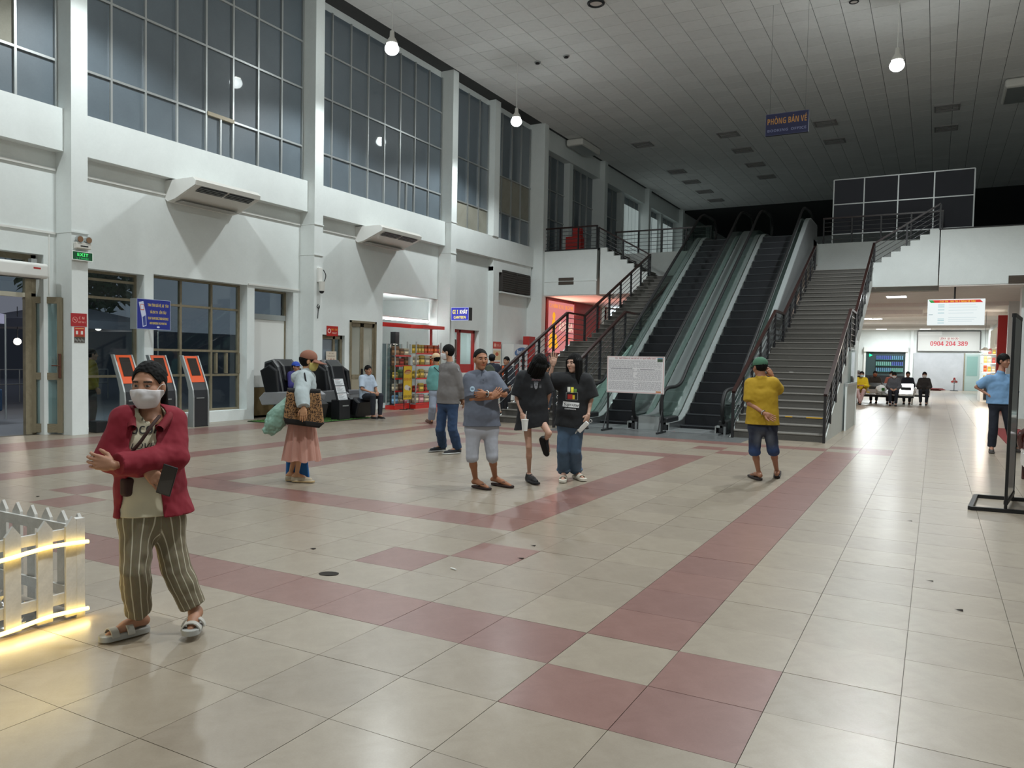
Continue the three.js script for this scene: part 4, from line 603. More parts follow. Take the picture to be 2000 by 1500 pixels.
// ---- outdoors beyond the door and windows ----
struct('ground_outdoor', bx(-60, -13, -.4, -.05, -60, 30), std({ color: 0x6a6d74, roughness: .9 }));
struct('outdoor_building', bx(-46, -44, -.05, 3.0, -50, 20), std({ color: 0x70767e, roughness: .9 }));
{
  const bark = std({ color: 0x2b2420, roughness: 1 }), leafM = [0x1f3a1c, 0x2a4a26, 0x33502e].map(c => std({ color: c, roughness: .8, side: THREE.DoubleSide })); let n = 0;
  const tree = (x, z, h, R, label) => {
    const g = thing('tree', label, 'tree', [x, -.05, z], 'trees outside the windows'); seed = 300 + n++ * 7; part(g, 'trunk', rod(V(x, -.05, z), V(x + .2, h * .6, z), .16, .09, 8), bark);
    for (let k = 0; k < 5; k++) { const a = k * 1.3; part(g, 'branch', rod(V(x + .1, h * .45, z), V(x + Math.cos(a) * R * .6, h * .75, z + Math.sin(a) * R * .6), .07, .03, 6), bark); }
    const gs = [[], [], []]; for (let k = 0; k < 1500; k++) { const a = rr(0, 6.28), b = Math.acos(rr(-1, 1)), r = R * Math.pow(rnd(), .4), c = V(x + r * Math.sin(b) * Math.cos(a), h * .72 + r * .7 * Math.cos(b), z + r * Math.sin(b) * Math.sin(a)), u = V(rr(-1, 1), rr(-1, 1), rr(-1, 1)).normalize().multiplyScalar(.22), v = V(rr(-1, 1), rr(-1, 1), rr(-1, 1)).normalize().multiplyScalar(.1), q = new THREE.BufferGeometry(); q.setAttribute('position', new THREE.Float32BufferAttribute([c.x - u.x, c.y - u.y, c.z - u.z, c.x + v.x, c.y + v.y, c.z + v.z, c.x + u.x, c.y + u.y, c.z + u.z, c.x + u.x, c.y + u.y, c.z + u.z, c.x - v.x, c.y - v.y, c.z - v.z, c.x - u.x, c.y - u.y, c.z - u.z], 3)); q.setAttribute('uv', new THREE.Float32BufferAttribute(new Array(12).fill(0), 2)); q.computeVertexNormals(); gs[k % 3].push(q); }
    gs.forEach((q, i) => stuffed(part(g, 'foliage', mergeGeometries(q), leafM[i])));
  };
  for (const [x, z, h, R] of [[-24.5, -4.4, 7, 2.3], [-29, -9.6, 8, 2.7], [-30, -.6, 7.5, 2.6], [-23.5, -12.4, 6, 2.2], [-36, -5.5, 9, 3]]) tree(x, z, h, R, 'dark leafy tree outside beyond the windows');
  const canopy = (x, z, r, col, label) => {
    const g = thing('canopy', label, 'canopy', [x, -.05, z]); const m = std({ color: col, roughness: .8, side: THREE.DoubleSide });
    part(g, 'roof', (() => { const q = new THREE.ConeGeometry(r, .5, 4, 1, true); q.rotateY(Math.PI / 4); q.translate(x, 2.62, z); return q; })(), m);
    for (let k = 0; k < 4; k++) { const a = k * Math.PI / 2, b = a + Math.PI / 2, c = r * .707 * 1.414; const A = V(x + Math.cos(a + Math.PI / 4) * r, 2.37, z + Math.sin(a + Math.PI / 4) * r), B = V(x + Math.cos(b + Math.PI / 4) * r, 2.37, z + Math.sin(b + Math.PI / 4) * r); part(g, 'valance', quad(A, B.clone().sub(A), V(0, -.22, 0)), m); part(g, 'post', rod(V(A.x, -.05, A.z), A, .02), M.alu); }
  };
  canopy(-18.6, -4.6, 2.3, 0xb9b4d0, 'white pyramid canopy outside the open door'); canopy(-19.4, -9.2, 2.4, 0x5a5c68, 'dark pyramid canopy outside the kiosk windows');
  const fchair = (x, z, a) => { const g = thing('folding_chair', 'dark folding chair outside the open door', 'chair', [x, -.05, z], 'folding chairs outside the open door'); g.rotation.y = a; const m = M.dark; loc(g, 'seat', rbx(-.21, .21, .43, .46, -.2, .2, .01), m); loc(g, 'backrest', rbx(-.2, .2, .62, .85, -.24, -.21, .01), m); for (const s of [-.2, .2]) { loc(g, 'leg', rod(V(s, 0, .25), V(s, .88, -.25), .013), M.alu); loc(g, 'leg', rod(V(s, 0, -.22), V(s, .44, .18), .013), M.alu); } };
  [[-15.1, -3.2, .4], [-15.5, -4.0, 2.2], [-16.5, -3.3, 4], [-17.3, -4.5, 1.2], [-17.4, -3.5, 5.2]].forEach(p => fchair(...p));
  const t = thing('outdoor_table', 'low table with a blue cloth outside the open door', 'table', [-16, -.05, -5.1]); part(t, 'cloth', rbx(-16.4, -15.6, .25, .72, -5.4, -4.8, .03), std({ color: 0x27405e, roughness: .8 })); for (const x of [-16.3, -15.7]) for (const z of [-5.3, -4.9]) part(t, 'leg', rod(V(x, -.05, z), V(x, .26, z), .02), M.alu);
  const lb = (u, v, x, I, label) => { const p = onX(u, v, x), g = thing('outdoor_lamp', label, 'lamp', [p.x, p.y, p.z]); part(g, 'bulb', new THREE.SphereGeometry(.09, 12, 8).translate(p.x, p.y, p.z), std({ color: 0xffffff, emissive: 0xfff2e0, emissiveIntensity: 5 })); part(g, 'cord', rod(p.clone().add(V(0, .09, 0)), p.clone().add(V(0, .9, 0)), .01, .01, 5), M.dark); const l = new THREE.PointLight(0xfff0dd, I, 0, 2); l.position.copy(p); l.shadow.radius = 3; castLight(l); };
  lb(34, 667, -19, 1.2, 'round bulb glowing outside the open door'); lb(192, 640, -19.4, 1.2, 'round bulb glowing under the dark canopy outside the kiosk windows');
  { const e = struct('added_eave'); part(e, 'eave_slab', bx(-15.6, XO - .01, 3.75, 3.9, -12, 3), M.wallGrey); for (const [z, l] of [[-3.4, 'added fluorescent tube under the eave outside the open door'], [-8.2, 'added fluorescent tube under the eave outside the kiosk windows']]) tubeLamp('fluorescent_tube', l, V(-14.9, 3.62, z + .6), V(-14.9, 3.62, z - .6), .03, 10, null, V(-.35, -1, 0), 260); }  // eave and its tubes are added to light the forecourt behind the glass
  // rails and shrubs across the road
  const f = thing('roadside_fence', 'pale low fence across the forecourt', 'fence', [-23, -.05, -5]); for (let k = 0; k < 26; k++) part(f, 'fence_post', rod(V(-23, -.05, 2 - k * .6), V(-23, .95, 2 - k * .6), .02), M.alu); part(f, 'fence_rail', rod(V(-23, .95, 2), V(-23, .95, -13), .02), M.alu); part(f, 'fence_rail', rod(V(-23, .5, 2), V(-23, .5, -13), .02), M.alu);
}
// lit rooms seen through the upper windows far back
{
  const g = struct('window_26'), lit = std({ color: 0xd8dedd, emissive: 0xcfe0de, emissiveIntensity: .26 });
  for (const [z0, z1, y0, y1] of [[-34.3, -36.95, 6.1, 9.6], [-38.2, -43.3, 6.1, 9.65]]) { const n = 5; for (let k = 0; k < n; k++) part(g, 'lit_pane', bx(-12.5, -12.49, y0, y1, z0 + (z1 - z0) * (k + .06) / n, z0 + (z1 - z0) * (k + .94) / n), lit); }
  areaLight(-12.4, 7.9, -38.5, 8, 3, [0, 7.9, -38.5], .12);
}
// ================= WAITING AREA UNDER THE BALCONY =================
{ // ceiling bulkheads, lights
  const c = struct('ceiling_lower'), pinkish = std({ map: mottled([246, 240, 236], 4, 6, 4, .4), roughness: .8 });
  part(c, 'ceiling_sheet', bx(-12, 12.3, YC - .03, YC - .002, ZEND, ZB2 - .15), pinkish);
  part(c, 'ceiling_sheet', bx(1.68, 12.3, YC - .03, YC - .002, ZB2 - .15, ZF - .02), pinkish); part(c, 'ceiling_sheet', bx(-12, -9.76, YC - .03, YC - .002, ZB2 - .15, ZF - .02), pinkish);
  for (const [z, h, x0, x1] of [[-31.5, .14, -6, 4.4], [-35.5, .2, -6, 1.1], [-38, .16, -6, 4.4], [-45, .18, -6, 4.4], [-51, .16, -6, 4.4]]) part(c, 'bulkhead', bx(x0, x1, YC - .03 - h, YC - .03, z - 1.2, z), pinkish);
  const em = std({ color: 0xffffff, emissive: 0xf6fbff, emissiveIntensity: 9 }); let k = 0;
  const names = ['nearest the balcony edge', 'over the first bench row', 'over the second bench row', 'beside the dropped bulkhead', 'before the shuttered window', 'before the billboard', 'by the snack stall'];
  for (const [x, z, y] of [[.36, -27.9, YC - .03], [-1.45, -39.3, YC - .2], [-1.35, -40.9, YC - .03], [-1.2, -42.6, YC - .03], [-1.6, -55.2, YC - .03], [1.0, -55.2, YC - .03], [3.4, -55.0, YC - .03]]) {
    const g = thing('panel_light', 'square white ceiling panel light ' + names[k++], 'ceiling light', [x, y - .03, z]); part(g, 'frame', bx(x - .34, x + .34, y - .02, y - .001, z - .34, z + .34), M.white); part(g, 'diffuser', bx(x - .31, x + .31, y - .03, y - .02, z - .31, z + .31), em); areaLight(x, y - .035, z, .6, .6, [x, 0, z], 95);
  }
  areaLight(-1.0, YC - .04, -33.5, .6, .6, [-1, 0, -33.5], 95); areaLight(2.4, YC - .04, -44, .6, .6, [2.4, 0, -44], 95); areaLight(2.6, YC - .04, -33, .6, .6, [2.6, 0, -33], 95);
  for (const [x, z] of [[-1, -33.5], [2.4, -44], [2.6, -33]]) { const g = thing('panel_light', 'square white ceiling panel light ' + (z < -40 ? 'over the aisle by the stalls' : x < 0 ? 'over the bench row of the person in yellow' : 'between the wall screen and the benches'), 'ceiling light', [x, YC - .06, z]); part(g, 'frame', bx(x - .34, x + .34, YC - .05, YC - .031, z - .34, z + .34), M.white); part(g, 'diffuser', bx(x - .31, x + .31, YC - .06, YC - .05, z - .31, z + .31), em); }
}
{ // walls of the waiting area
  const w = struct('wall_waiting'); part(w, 'left_return', bx(-6.2, -6, 0, YC, -57.4, -38), M.wallGrey); part(w, 'right_wall', bx(4.6, 4.8, 0, YC, ZEND, -32), M.wall); for (const [x, z] of [[3.92, -25.2], [4.0, -31.4]]) part(w, 'pillar', bx(x, x + .6, 0, YC, z - .6, z), M.wall);
  part(w, 'end_pilaster', bx(.12, .3, 0, YC, ZEND, ZEND + .08), M.wall);
  const p = thing('stair_cubicle', 'white low cubicle panel with a glass window under the right staircase', 'panel', [-.1, 0, -17.5]); part(p, 'panel', bx(-.16, -.12, 0, 1.05, -16.2, -18.6), M.wall); part(p, 'frame', bx(-.17, -.1, 1.05, 1.12, -16.2, -18.6), M.alu); part(p, 'frame_post', bx(-.17, -.1, 0, 2.2, -18.55, -18.62), M.white); part(p, 'window', bx(-.145, -.135, 1.12, 1.95, -17.2, -18.55), M.clear);
}
{ // screen
  const z = -24.62, g = printPlate('display_screen', 'large hanging display screen with red and green title bar', 'screen', V(1.385, 3.69, z), V(1.555, 0, 0), D_(.82), .07, canvasTex(800, 430, (x, w, h) => { x.fillStyle = '#f2fafa'; x.fillRect(0, 0, w, h); x.fillStyle = '#d9372c'; x.beginPath(); x.moveTo(70, 14); x.lineTo(730, 14); x.lineTo(770, 58); x.lineTo(100, 58); x.fill(); x.fillStyle = '#2f9a44'; x.beginPath(); x.moveTo(14, 14); x.lineTo(72, 14); x.lineTo(100, 58); x.lineTo(46, 58); x.fill(); x.fillStyle = '#f5d23a'; fitText(x, 'CÁC PHƯƠNG THỨC MUA VÉ TÀU', 420, 38, 500, 36); x.fillStyle = '#a8cfd6'; for (const y of [88, 120, 170, 220, 320, 345, 385]) x.fillRect(150, y, 90, 12); x.fillStyle = '#d3e2e6'; for (const y of [92, 130, 180, 225, 300, 330, 360]) x.fillRect(300, y, 330 + (y * 7) % 120, 8); x.fillStyle = '#8aa0a8'; x.fillRect(20, 250, 60, 8); }), M.dark, .7);
  part(g, 'ceiling_pole', rod(V(2.12, 3.68, z - .04), V(2.12, YC - .03, z - .04), .025), M.dark); areaLight(2.16, 3.28, z + .05, 1.5, .78, [2.16, 3.28, 0], 1.6);
}
{ // far wall: billboard, shutters, glass front, door
  const z = ZEND + .03; printPlate('billboard', 'grey billboard reading LIÊN HỆ QUẢNG CÁO 0904 204 389 in red', 'billboard', V(.52, 4.0, z + .12), V(3.7, 0, 0), D_(1.4), .1, canvasTex(740, 280, (x, w, h) => { x.fillStyle = '#bcbbb8'; x.fillRect(0, 0, w, h); x.fillStyle = '#d0d0ce'; x.fillRect(0, 0, 290, 60); x.strokeStyle = '#3c3a3a'; x.lineWidth = 10; x.strokeRect(4, 4, w - 8, h - 8); x.fillStyle = '#d6d0cc'; x.fillRect(262, 84, 230, 36); x.fillStyle = '#8a2a30'; fitText(x, 'LIÊN HỆ QUẢNG CÁO', 376, 103, 216, 34); x.fillStyle = '#b02a36'; fitText(x, '0904 204 389', 376, 172, 440, 84); }), M.dark);
  const s = thing('shutter_panel', 'large pale smeared panel below the billboard', 'shutter', [1.85, 0, z]); part(s, 'sheet', bx(.35, 3.3, 0, 2.5, z, z + .04), std({ map: mottled([176, 178, 182], 9, 5, 4, .3), roughness: .35 }));
  const gf = thing('shop_window', 'dark glass shopfront with rows of bottles behind the benches', 'window', [-1.4, 0, z]); part(gf, 'frame', bx(-2.75, -2.62, 0, 2.9, z, z + .12), M.white); part(gf, 'frame', bx(-.15, 0, 0, 2.9, z, z + .12), M.white); part(gf, 'shutter_box', bx(-2.75, 0, 2.55, 2.85, z, z + .25), M.white);
  part(gf, 'pane', bx(-2.62, -.15, .7, 2.55, z + .04, z + .05), phy({ color: 0x3c4c4e, roughness: .2, clearcoat: 1 })); part(gf, 'low_panel', bx(-2.62, -.15, 0, .9, z + .05, z + .08), M.dark);
  const bm = [0x5f86a0, 0x6a9a90, 0x4c5c9a].map(c => std({ color: c, roughness: .3 })); const bg = new THREE.CylinderGeometry(.045, .05, .26, 8); bg.translate(0, .13, 0);
  for (let r = 0; r < 3; r++) { part(gf, 'bottle_shelf', bx(-2.0, -.25, 1.15 + r * .42, 1.18 + r * .42, z + .05, z + .16), std({ color: 0x2c6a5c, roughness: .5 })); for (let k = 0; k < 14; k++) { const b = thing('bottle', 'bottle on the ' + ['bottom', 'middle', 'top'][r] + ' shelf of the dark glass shopfront', 'bottle', [-1.92 + k * .122, 1.181 + r * .42, z + .11], 'bottles behind the benches'); loc(b, 'body', bg, bm[(r + (k > 7 ? 1 : 0)) % 3]); } }
  const gl = thing('exit_light', 'small green lit arrow inside the glass shopfront', 'sign', [-2.3, 2.2, z + .1]); loc(gl, 'arrow', (() => { const q = new THREE.ConeGeometry(.13, .2, 3); q.rotateZ(-Math.PI / 2); return q; })(), std({ color: 0x20e090, emissive: 0x20e090, emissiveIntensity: 1.5 }), [0, .1, .02]); loc(gl, 'housing', bx(-.05, .05, .2, .24, -.02, .02), M.dark);
  const d = struct('door_3'); part(d, 'door_leaf', bx(3.38, 4.2, 0, 2.45, z, z + .05), std({ color: 0x9fb0ac, roughness: .5 })); part(d, 'glass', bx(3.48, 4.1, 1.0, 2.3, z + .05, z + .06), std({ color: 0x7fa09a, roughness: .3 })); part(d, 'door_frame', bx(3.32, 3.38, 0, 2.5, z, z + .08), M.aluBrown);
}
{ // standing fan
  const b = gnd(1863, 764), f = thing('standing_fan', 'red-bladed standing fan before the pale panel', 'fan', [b.x, 0, b.z]); const L = (n, g, m, p, r) => loc(f, n, g, m, p, r);
  L('base', new THREE.CylinderGeometry(.22, .25, .05, 20), M.dark, [0, .025, 0]); L('pole', new THREE.CylinderGeometry(.02, .02, .6, 8), M.dark, [0, .33, 0]); L('motor', new THREE.SphereGeometry(.08, 12, 8), M.dark, [0, .68, -.06]); const gd = L('guard', new THREE.TorusGeometry(.24, .008, 6, 28), M.alu, [0, .68, .05]); for (let k = 0; k < 10; k++) loc(gd, 'wire', rod(V(0, 0, .03), V(Math.cos(k * .628) * .24, Math.sin(k * .628) * .24, 0), .004, .004, 4), M.alu); for (let k = 0; k < 3; k++) L('blade', (() => { const q = new THREE.CircleGeometry(.1, 12); q.scale(.8, 1.1, 1); q.translate(0, .1, 0); q.rotateY(.35); q.rotateZ(k * 2.094); return q; })(), std({ color: 0xa02420, roughness: .4, side: THREE.DoubleSide }), [0, .68, .03]); L('hub', new THREE.CylinderGeometry(.03, .03, .05, 10), M.dark, [0, .68, .04], [Math.PI / 2, 0, 0]);
  solo('red_debris', 'crumpled dark red cloth on the floor beside the fan', 'cloth', (() => { seed = 8; const q = new THREE.IcosahedronGeometry(.25, 3); const p = q.attributes.position; for (let i = 0; i < p.count; i++) { const k = 1 + .5 * noise(p.getX(i) * 9, p.getY(i) * 9, p.getZ(i) * 9); p.setXYZ(i, p.getX(i) * k * 2.2, p.getY(i) * k * .35, p.getZ(i) * k); } q.computeVertexNormals(); q.translate(1.7, .085, -55.6); return q; })(), std({ color: 0x5d2020, roughness: .9 }));
}
// beam seats
function bench(x0, z, n, back, label) {
  const w = .58, g = thing('waiting_bench', label, 'bench', [x0 + n * w / 2, 0, z]), s = back ? -1 : 1; // s: facing +z
  part(g, 'beam', bx(x0, x0 + n * w, .3, .37, z - .03, z + .03), M.dark);
  for (let k = 0; k < n; k++) {
    const a = x0 + k * w + .03, b = a + w - .06; part(g, 'seat', prism([[-.22 * s, .42], [.2 * s, .44], [.25 * s, .41], [.25 * s, .39], [-.22 * s, .395]].map(p => [z + p[0], p[1]]), 'x', a, b), M.chrome);
    const bk = part(g, 'backrest', prism([[-.22 * s, .44], [-.3 * s, .66], [-.34 * s, .86], [-.315 * s, .86], [-.275 * s, .66], [-.195 * s, .44]].map(p => [z + p[0], p[1]]), 'x', a, b), M.chrome); part(bk, 'back_slot', bx(a + .08, b - .08, .6, .72, z - .3 * s, z - .255 * s), M.dark);
    for (const xx of (k === n - 1 ? [a - .03, b + .03] : [a - .03])) part(g, 'armrest', tube([V(xx, .4, z - .2 * s), V(xx, .6, z - .18 * s), V(xx, .62, z + .1 * s), V(xx, .56, z + .2 * s), V(xx, .38, z + .16 * s)], .018, 20, 6), M.chrome);
  }
  for (const xx of [x0 + .25, x0 + n * w - .05]) { part(g, 'leg', rod(V(xx, .32, z), V(xx, .03, z + .2), .025), M.chrome); part(g, 'leg', rod(V(xx, .32, z), V(xx, .03, z - .22), .025), M.chrome); part(g, 'foot', rod(V(xx, .025, z + .26), V(xx, .025, z - .28), .024), M.chrome); }
}
bench(-1.35, -31.3, 4, false, 'steel waiting bench facing the hall with a seated person in yellow'); bench(-1.4, -33.2, 5, false, 'steel waiting bench with a row of people behind the first bench'); bench(-3.8, -31.9, 4, false, 'steel waiting bench partly hidden by the right staircase');
{ const gb = thing('plastic_bag', 'white and green plastic bag on the steel bench seat', 'bag', [-.2, .465, -31.25]); loc(gb, 'bag_body', (() => { const q = new THREE.IcosahedronGeometry(.19, 3), p = q.attributes.position; for (let i = 0; i < p.count; i++) { const k = 1 + .25 * noise(p.getX(i) * 8, p.getY(i) * 8, p.getZ(i) * 8); p.setXYZ(i, p.getX(i) * k, p.getY(i) * k * .85, p.getZ(i) * k); } q.computeVertexNormals(); q.translate(0, .16, 0); return q; })(), M.white); loc(gb, 'green_label', rbx(.02, .14, .1, .22, .12, .17, .02), M.green); }
// stall on the right with goods, red column
{
  const st = thing('snack_stall', 'lit snack stall with red column and golden goods at the right of the waiting area', 'stall', [3.9, 0, -33]);
  part(st, 'red_column', bx(3.58, 3.86, 0, 3.45, -29.6, -29.9), M.red); part(st, 'counter', bx(3.5, 4.4, 0, .85, -41, -38.4), M.white); part(st, 'counter_box', bx(3.62, 4.1, .1, .7, -38.39, -38.37), M.dark); for (let k = 0; k < 4; k++) part(st, 'shelf', bx(3.55, 4.4, .95 + k * .4, .98 + k * .4, -40.9, -38.5), M.white); part(st, 'board', bx(3.9, 3.94, 2.4, 3.3, -40.5, -33), std({ color: 0xc9c6b4, roughness: .6 }));
  seed = 51; for (let r = 0; r < 4; r++) for (let k = 0; k < 5; k++) pack('stall_pack', ['yellow', 'orange', 'yellow', 'cream', 'red'][(k + r) % 5], 3.66 + k * .16, .981 + r * .4, -38.62, .14, rr(.2, .32), .13, ['the bottom', 'the second', 'the third', 'the top'][r] + ' shelf of the snack stall');
  const lp = thing('stall_lamp', 'bright hanging lamp over the snack stall', 'lamp', [3.55, 2.3, -37]); loc(lp, 'shade', (() => { const q = new THREE.LatheGeometry([[.04, .16], [.22, .02], [.23, 0]].map(p => new THREE.Vector2(...p)), 20); return q; })(), std({ color: 0xf0f0ee, roughness: .4, side: THREE.DoubleSide })); loc(lp, 'bulb', new THREE.SphereGeometry(.1, 14, 10), std({ color: 0xffffff, emissive: 0xfff6ea, emissiveIntensity: 25 }), [0, .02, 0]); loc(lp, 'cord', rod(V(0, .16, 0), V(0, 1.75, 0), .006, .006, 5), M.dark); const l = new THREE.PointLight(0xfff2e2, 14, 0, 2); l.position.set(3.55, 2.3, -37); l.shadow.radius = 4; castLight(l);
}
// ---- stand, bench and counter at the right edge of the hall ----
{
  const a = V(2.388, 0, -5.97), b = V(2.518, 0, -6.9), g = thing('display_stand', 'tall black-framed display stand with a flat rectangular foot', 'stand', [2.47, 0, -6.4]);
  for (const p of [a, b]) part(g, 'post', bx(p.x - .014, p.x + .014, 0, 2.14, p.z - .025, p.z + .025), M.black); part(g, 'top_rail', bar(a.clone().setY(2.12), b.clone().setY(2.12), .04, .04), M.black); part(g, 'mid_rail', bar(a.clone().setY(.1), b.clone().setY(.1), .04, .04), M.black);
  part(g, 'panel', (() => { const L = a.distanceTo(b) - .05, q = new THREE.BoxGeometry(.02, 1.98, L); q.rotateY(Math.atan2(b.x - a.x, b.z - a.z)); q.translate((a.x + b.x) / 2, 1.12, (a.z + b.z) / 2); return q; })(), phy({ color: 0xb9c0c4, roughness: .3, clearcoat: .6 }));  // pale panel colour carries a painted white reflection of glass
  const fr = [V(2.06, .02, -5.9), V(2.9, .02, -5.98), V(3.0, .02, -6.95), V(2.15, .02, -6.9)]; for (let k = 0; k < 4; k++) part(g, 'foot_bar', bar(fr[k], fr[(k + 1) % 4], .045, .04), M.black);
  const c = thing('wooden_bench', 'dark carved wooden bench behind the display stand', 'bench', [3.1, 0, -8.4]), wd = phy({ color: 0x3d1712, roughness: .25, clearcoat: .6 });
  part(c, 'seat', rbx(2.75, 3.7, .4, .46, -9.2, -8.1, .02), wd); for (const z of [-8.12, -9.18]) { part(c, 'arm', tube([V(2.78, .42, z), V(2.76, .62, z), V(2.95, .72, z), V(3.3, .7, z), V(3.6, .95, z)], .05, 26, 8), wd); part(c, 'leg', rbx(2.78, 2.88, 0, .42, z - .05, z + .05, .015), wd); part(c, 'leg', rbx(3.55, 3.65, 0, .42, z - .05, z + .05, .015), wd); } part(c, 'backrest', rbx(3.6, 3.68, .46, 1.1, -9.2, -8.1, .03), wd); part(c, 'apron', rbx(2.76, 2.8, .22, .4, -9.15, -8.15, .01), wd);
  const k = thing('glass_counter', 'white glass display counter beside the wooden bench', 'counter', [3.4, 0, -11]); part(k, 'base', rbx(3.0, 3.7, 0, .8, -11.6, -10.2, .01), M.dark); part(k, 'top', rbx(2.98, 3.72, .8, .84, -11.62, -10.18, .01), M.white); part(k, 'glass_case', bx(3.02, 3.7, .84, 1.25, -11.58, -10.22), M.clear);
  solo('red_carpet', 'flat red carpet strip on the floor by the stall', 'carpet', bx(3.0, 3.6, 0, .012, -20, -13.8), std({ color: 0x7a2a28, roughness: 1 }));
}
// ---- white picket fence with warm rope lights at the left ----
{
  const FX = -2.65, FZ = 1.35, pm = std({ map: mottled([205, 203, 198], 10, 14, 8, 1), roughness: .7 });
  const g = thing('picket_fence', 'low white picket fence wound with glowing warm rope light', 'fence', [FX, 0, FZ]);
  const picket = (x, z, alongX, h) => { const w = .042, q = prism([[-w, .02], [w, .02], [w, h - .055], [0, h], [-w, h - .055]], 'z', -.009, .009); if (!alongX) q.rotateY(Math.PI / 2); q.translate(x, 0, z); part(g, 'picket', q, pm); };
  for (const u of [137, 83, 20]) { const p = onX(u, 1130, FX); picket(FX + .02, p.z, false, .6); } let z = onX(20, 1130, FX).z + .175; while (z < 2.9) { picket(FX + .02, z, false, .6); z += .175; }
  for (let k = 0; k < 9; k++) picket(FX - .03 - k * .155, FZ - .03, true, .6);
  part(g, 'corner_post', bx(FX - .03, FX + .03, 0, .58, FZ - .03, FZ + .02), pm);
  for (const y of [.1, .47]) { part(g, 'rail', bx(FX - .012, FX + .01, y, y + .06, FZ, 2.95), pm); part(g, 'rail', bx(FX - 1.3, FX, y, y + .06, FZ - .02, FZ), pm); }
  const warm = new THREE.Color().setRGB(1, .78, .34), em = std({ color: 0xfff0c0, emissive: 0xffd66a, emissiveIntensity: 4.5 });
  for (const y of [.045, .44]) {
    const rp = []; for (let t = 0; t <= 14; t++) rp.push(V(FX + .045 + .004 * Math.sin(t * 2.1), y + .012 * Math.sin(t * .9), FZ - .04 + t * .115)); const rope = part(g, 'rope_light', tube(rp, .012, 120, 7), em);
    areaLight(FX + .062, y, FZ + .76, 1.6, .022, [FX + 1, y - .5, FZ + .76], 16, warm);
  }
  // silver foil inside
  seed = 12; const F = thing('silver_foil', 'crumpled silver foil heaped inside the picket fence', 'foil', [FX - .35, 0, 1.9]); { const N = 46, P = [], id = []; for (let j = 0; j <= N; j++) for (let i = 0; i <= N; i++) { const x = FX - .08 - .75 * i / N, zz = FZ + .06 + 1.4 * j / N; const e = Math.min(i, N - i, j, N - j) / 8; P.push(x, Math.max(.004, Math.min(1, e) * (.1 + .16 * Math.abs(noise(x * 7, 2, zz * 7)) + .1 * Math.abs(noise(x * 17, 5, zz * 17)) + rr(0, .025))), zz); } for (let j = 0; j < N; j++) for (let i = 0; i < N; i++) { const a = j * (N + 1) + i; id.push(a, a + N + 1, a + 1, a + 1, a + N + 1, a + N + 2); } let q = new THREE.BufferGeometry(); q.setAttribute('position', new THREE.Float32BufferAttribute(P, 3)); q.setIndex(id); q = q.toNonIndexed(); q.setAttribute('uv', new THREE.Float32BufferAttribute(new Float32Array(q.attributes.position.count * 2), 2)); q.computeVertexNormals(); part(F, 'foil_sheet', q, std({ color: 0xb9bcc0, metalness: 1, roughness: .22, side: THREE.DoubleSide })); }
  const o = thing('orange_ornament', 'small orange-brown ornament lying on the silver foil', 'ornament', [FX - .2, .2, 1.95]); loc(o, 'body', (() => { const q = new THREE.SphereGeometry(.08, 16, 10); q.scale(1.5, .7, 1); return q; })(), std({ color: 0x9a5a1e, roughness: .5 }), [0, .05, 0]); loc(o, 'ear', new THREE.SphereGeometry(.03, 10, 8), std({ color: 0x7a441a, roughness: .5 }), [.1, .09, .02]);
}
// chipped tile hole and litter on the floor
{
  const h = gnd(642, 1121); solo('floor_chip', 'dark oval chip in a beige floor tile', 'chip', (() => { seed = 4; const s = new THREE.Shape(); for (let k = 0; k < 24; k++) { const a = k / 24 * 6.283, r = .072 * (1 + .15 * noise(Math.cos(a) * 3, Math.sin(a) * 3, 1)); const x = Math.cos(a) * r, y = Math.sin(a) * r * .75; k ? s.lineTo(x, y) : s.moveTo(x, y); } const q = new THREE.ExtrudeGeometry(s, { depth: .0025, bevelEnabled: false }); q.rotateX(-Math.PI / 2); q.rotateY(.4); q.translate(h.x, .0008, h.z); return q; })(), std({ color: 0x2b2621, roughness: 1 }));
  seed = 70; const spots = [[887, 1112, 'small white cigarette stub on the beige tiles'], [1040, 1066, 'tiny dark crumb beside the red tile'], [1016, 1091, 'dark leaf scrap on the edge of the red tile'], [610, 1072, 'thin brown scrap on the tiles before the inner red frame'], [1776, 1018, 'small dark scrap beyond the main red stripe'], [1815, 1135, 'tiny black scrap right of the main red stripe'], [1872, 1192, 'thin dark scrap near the display stand'], [72, 970, 'dark scrap beside the left pair of red tiles']];
  spots.forEach(([u, v, label], k) => { const p = gnd(u, v); const q = k === 0 ? rod(V(-.03, .006, 0), V(.03, .006, .02), .005, .005, 6) : new THREE.ConeGeometry(rr(.012, .022), .05, 5).rotateZ(Math.PI / 2).scale(1, .2, 1).translate(0, .004, 0); q.translate(p.x, .0006, p.z); solo('floor_litter', label, 'litter', q, k === 0 ? M.white : std({ color: 0x2a231d, roughness: 1 })); });
}
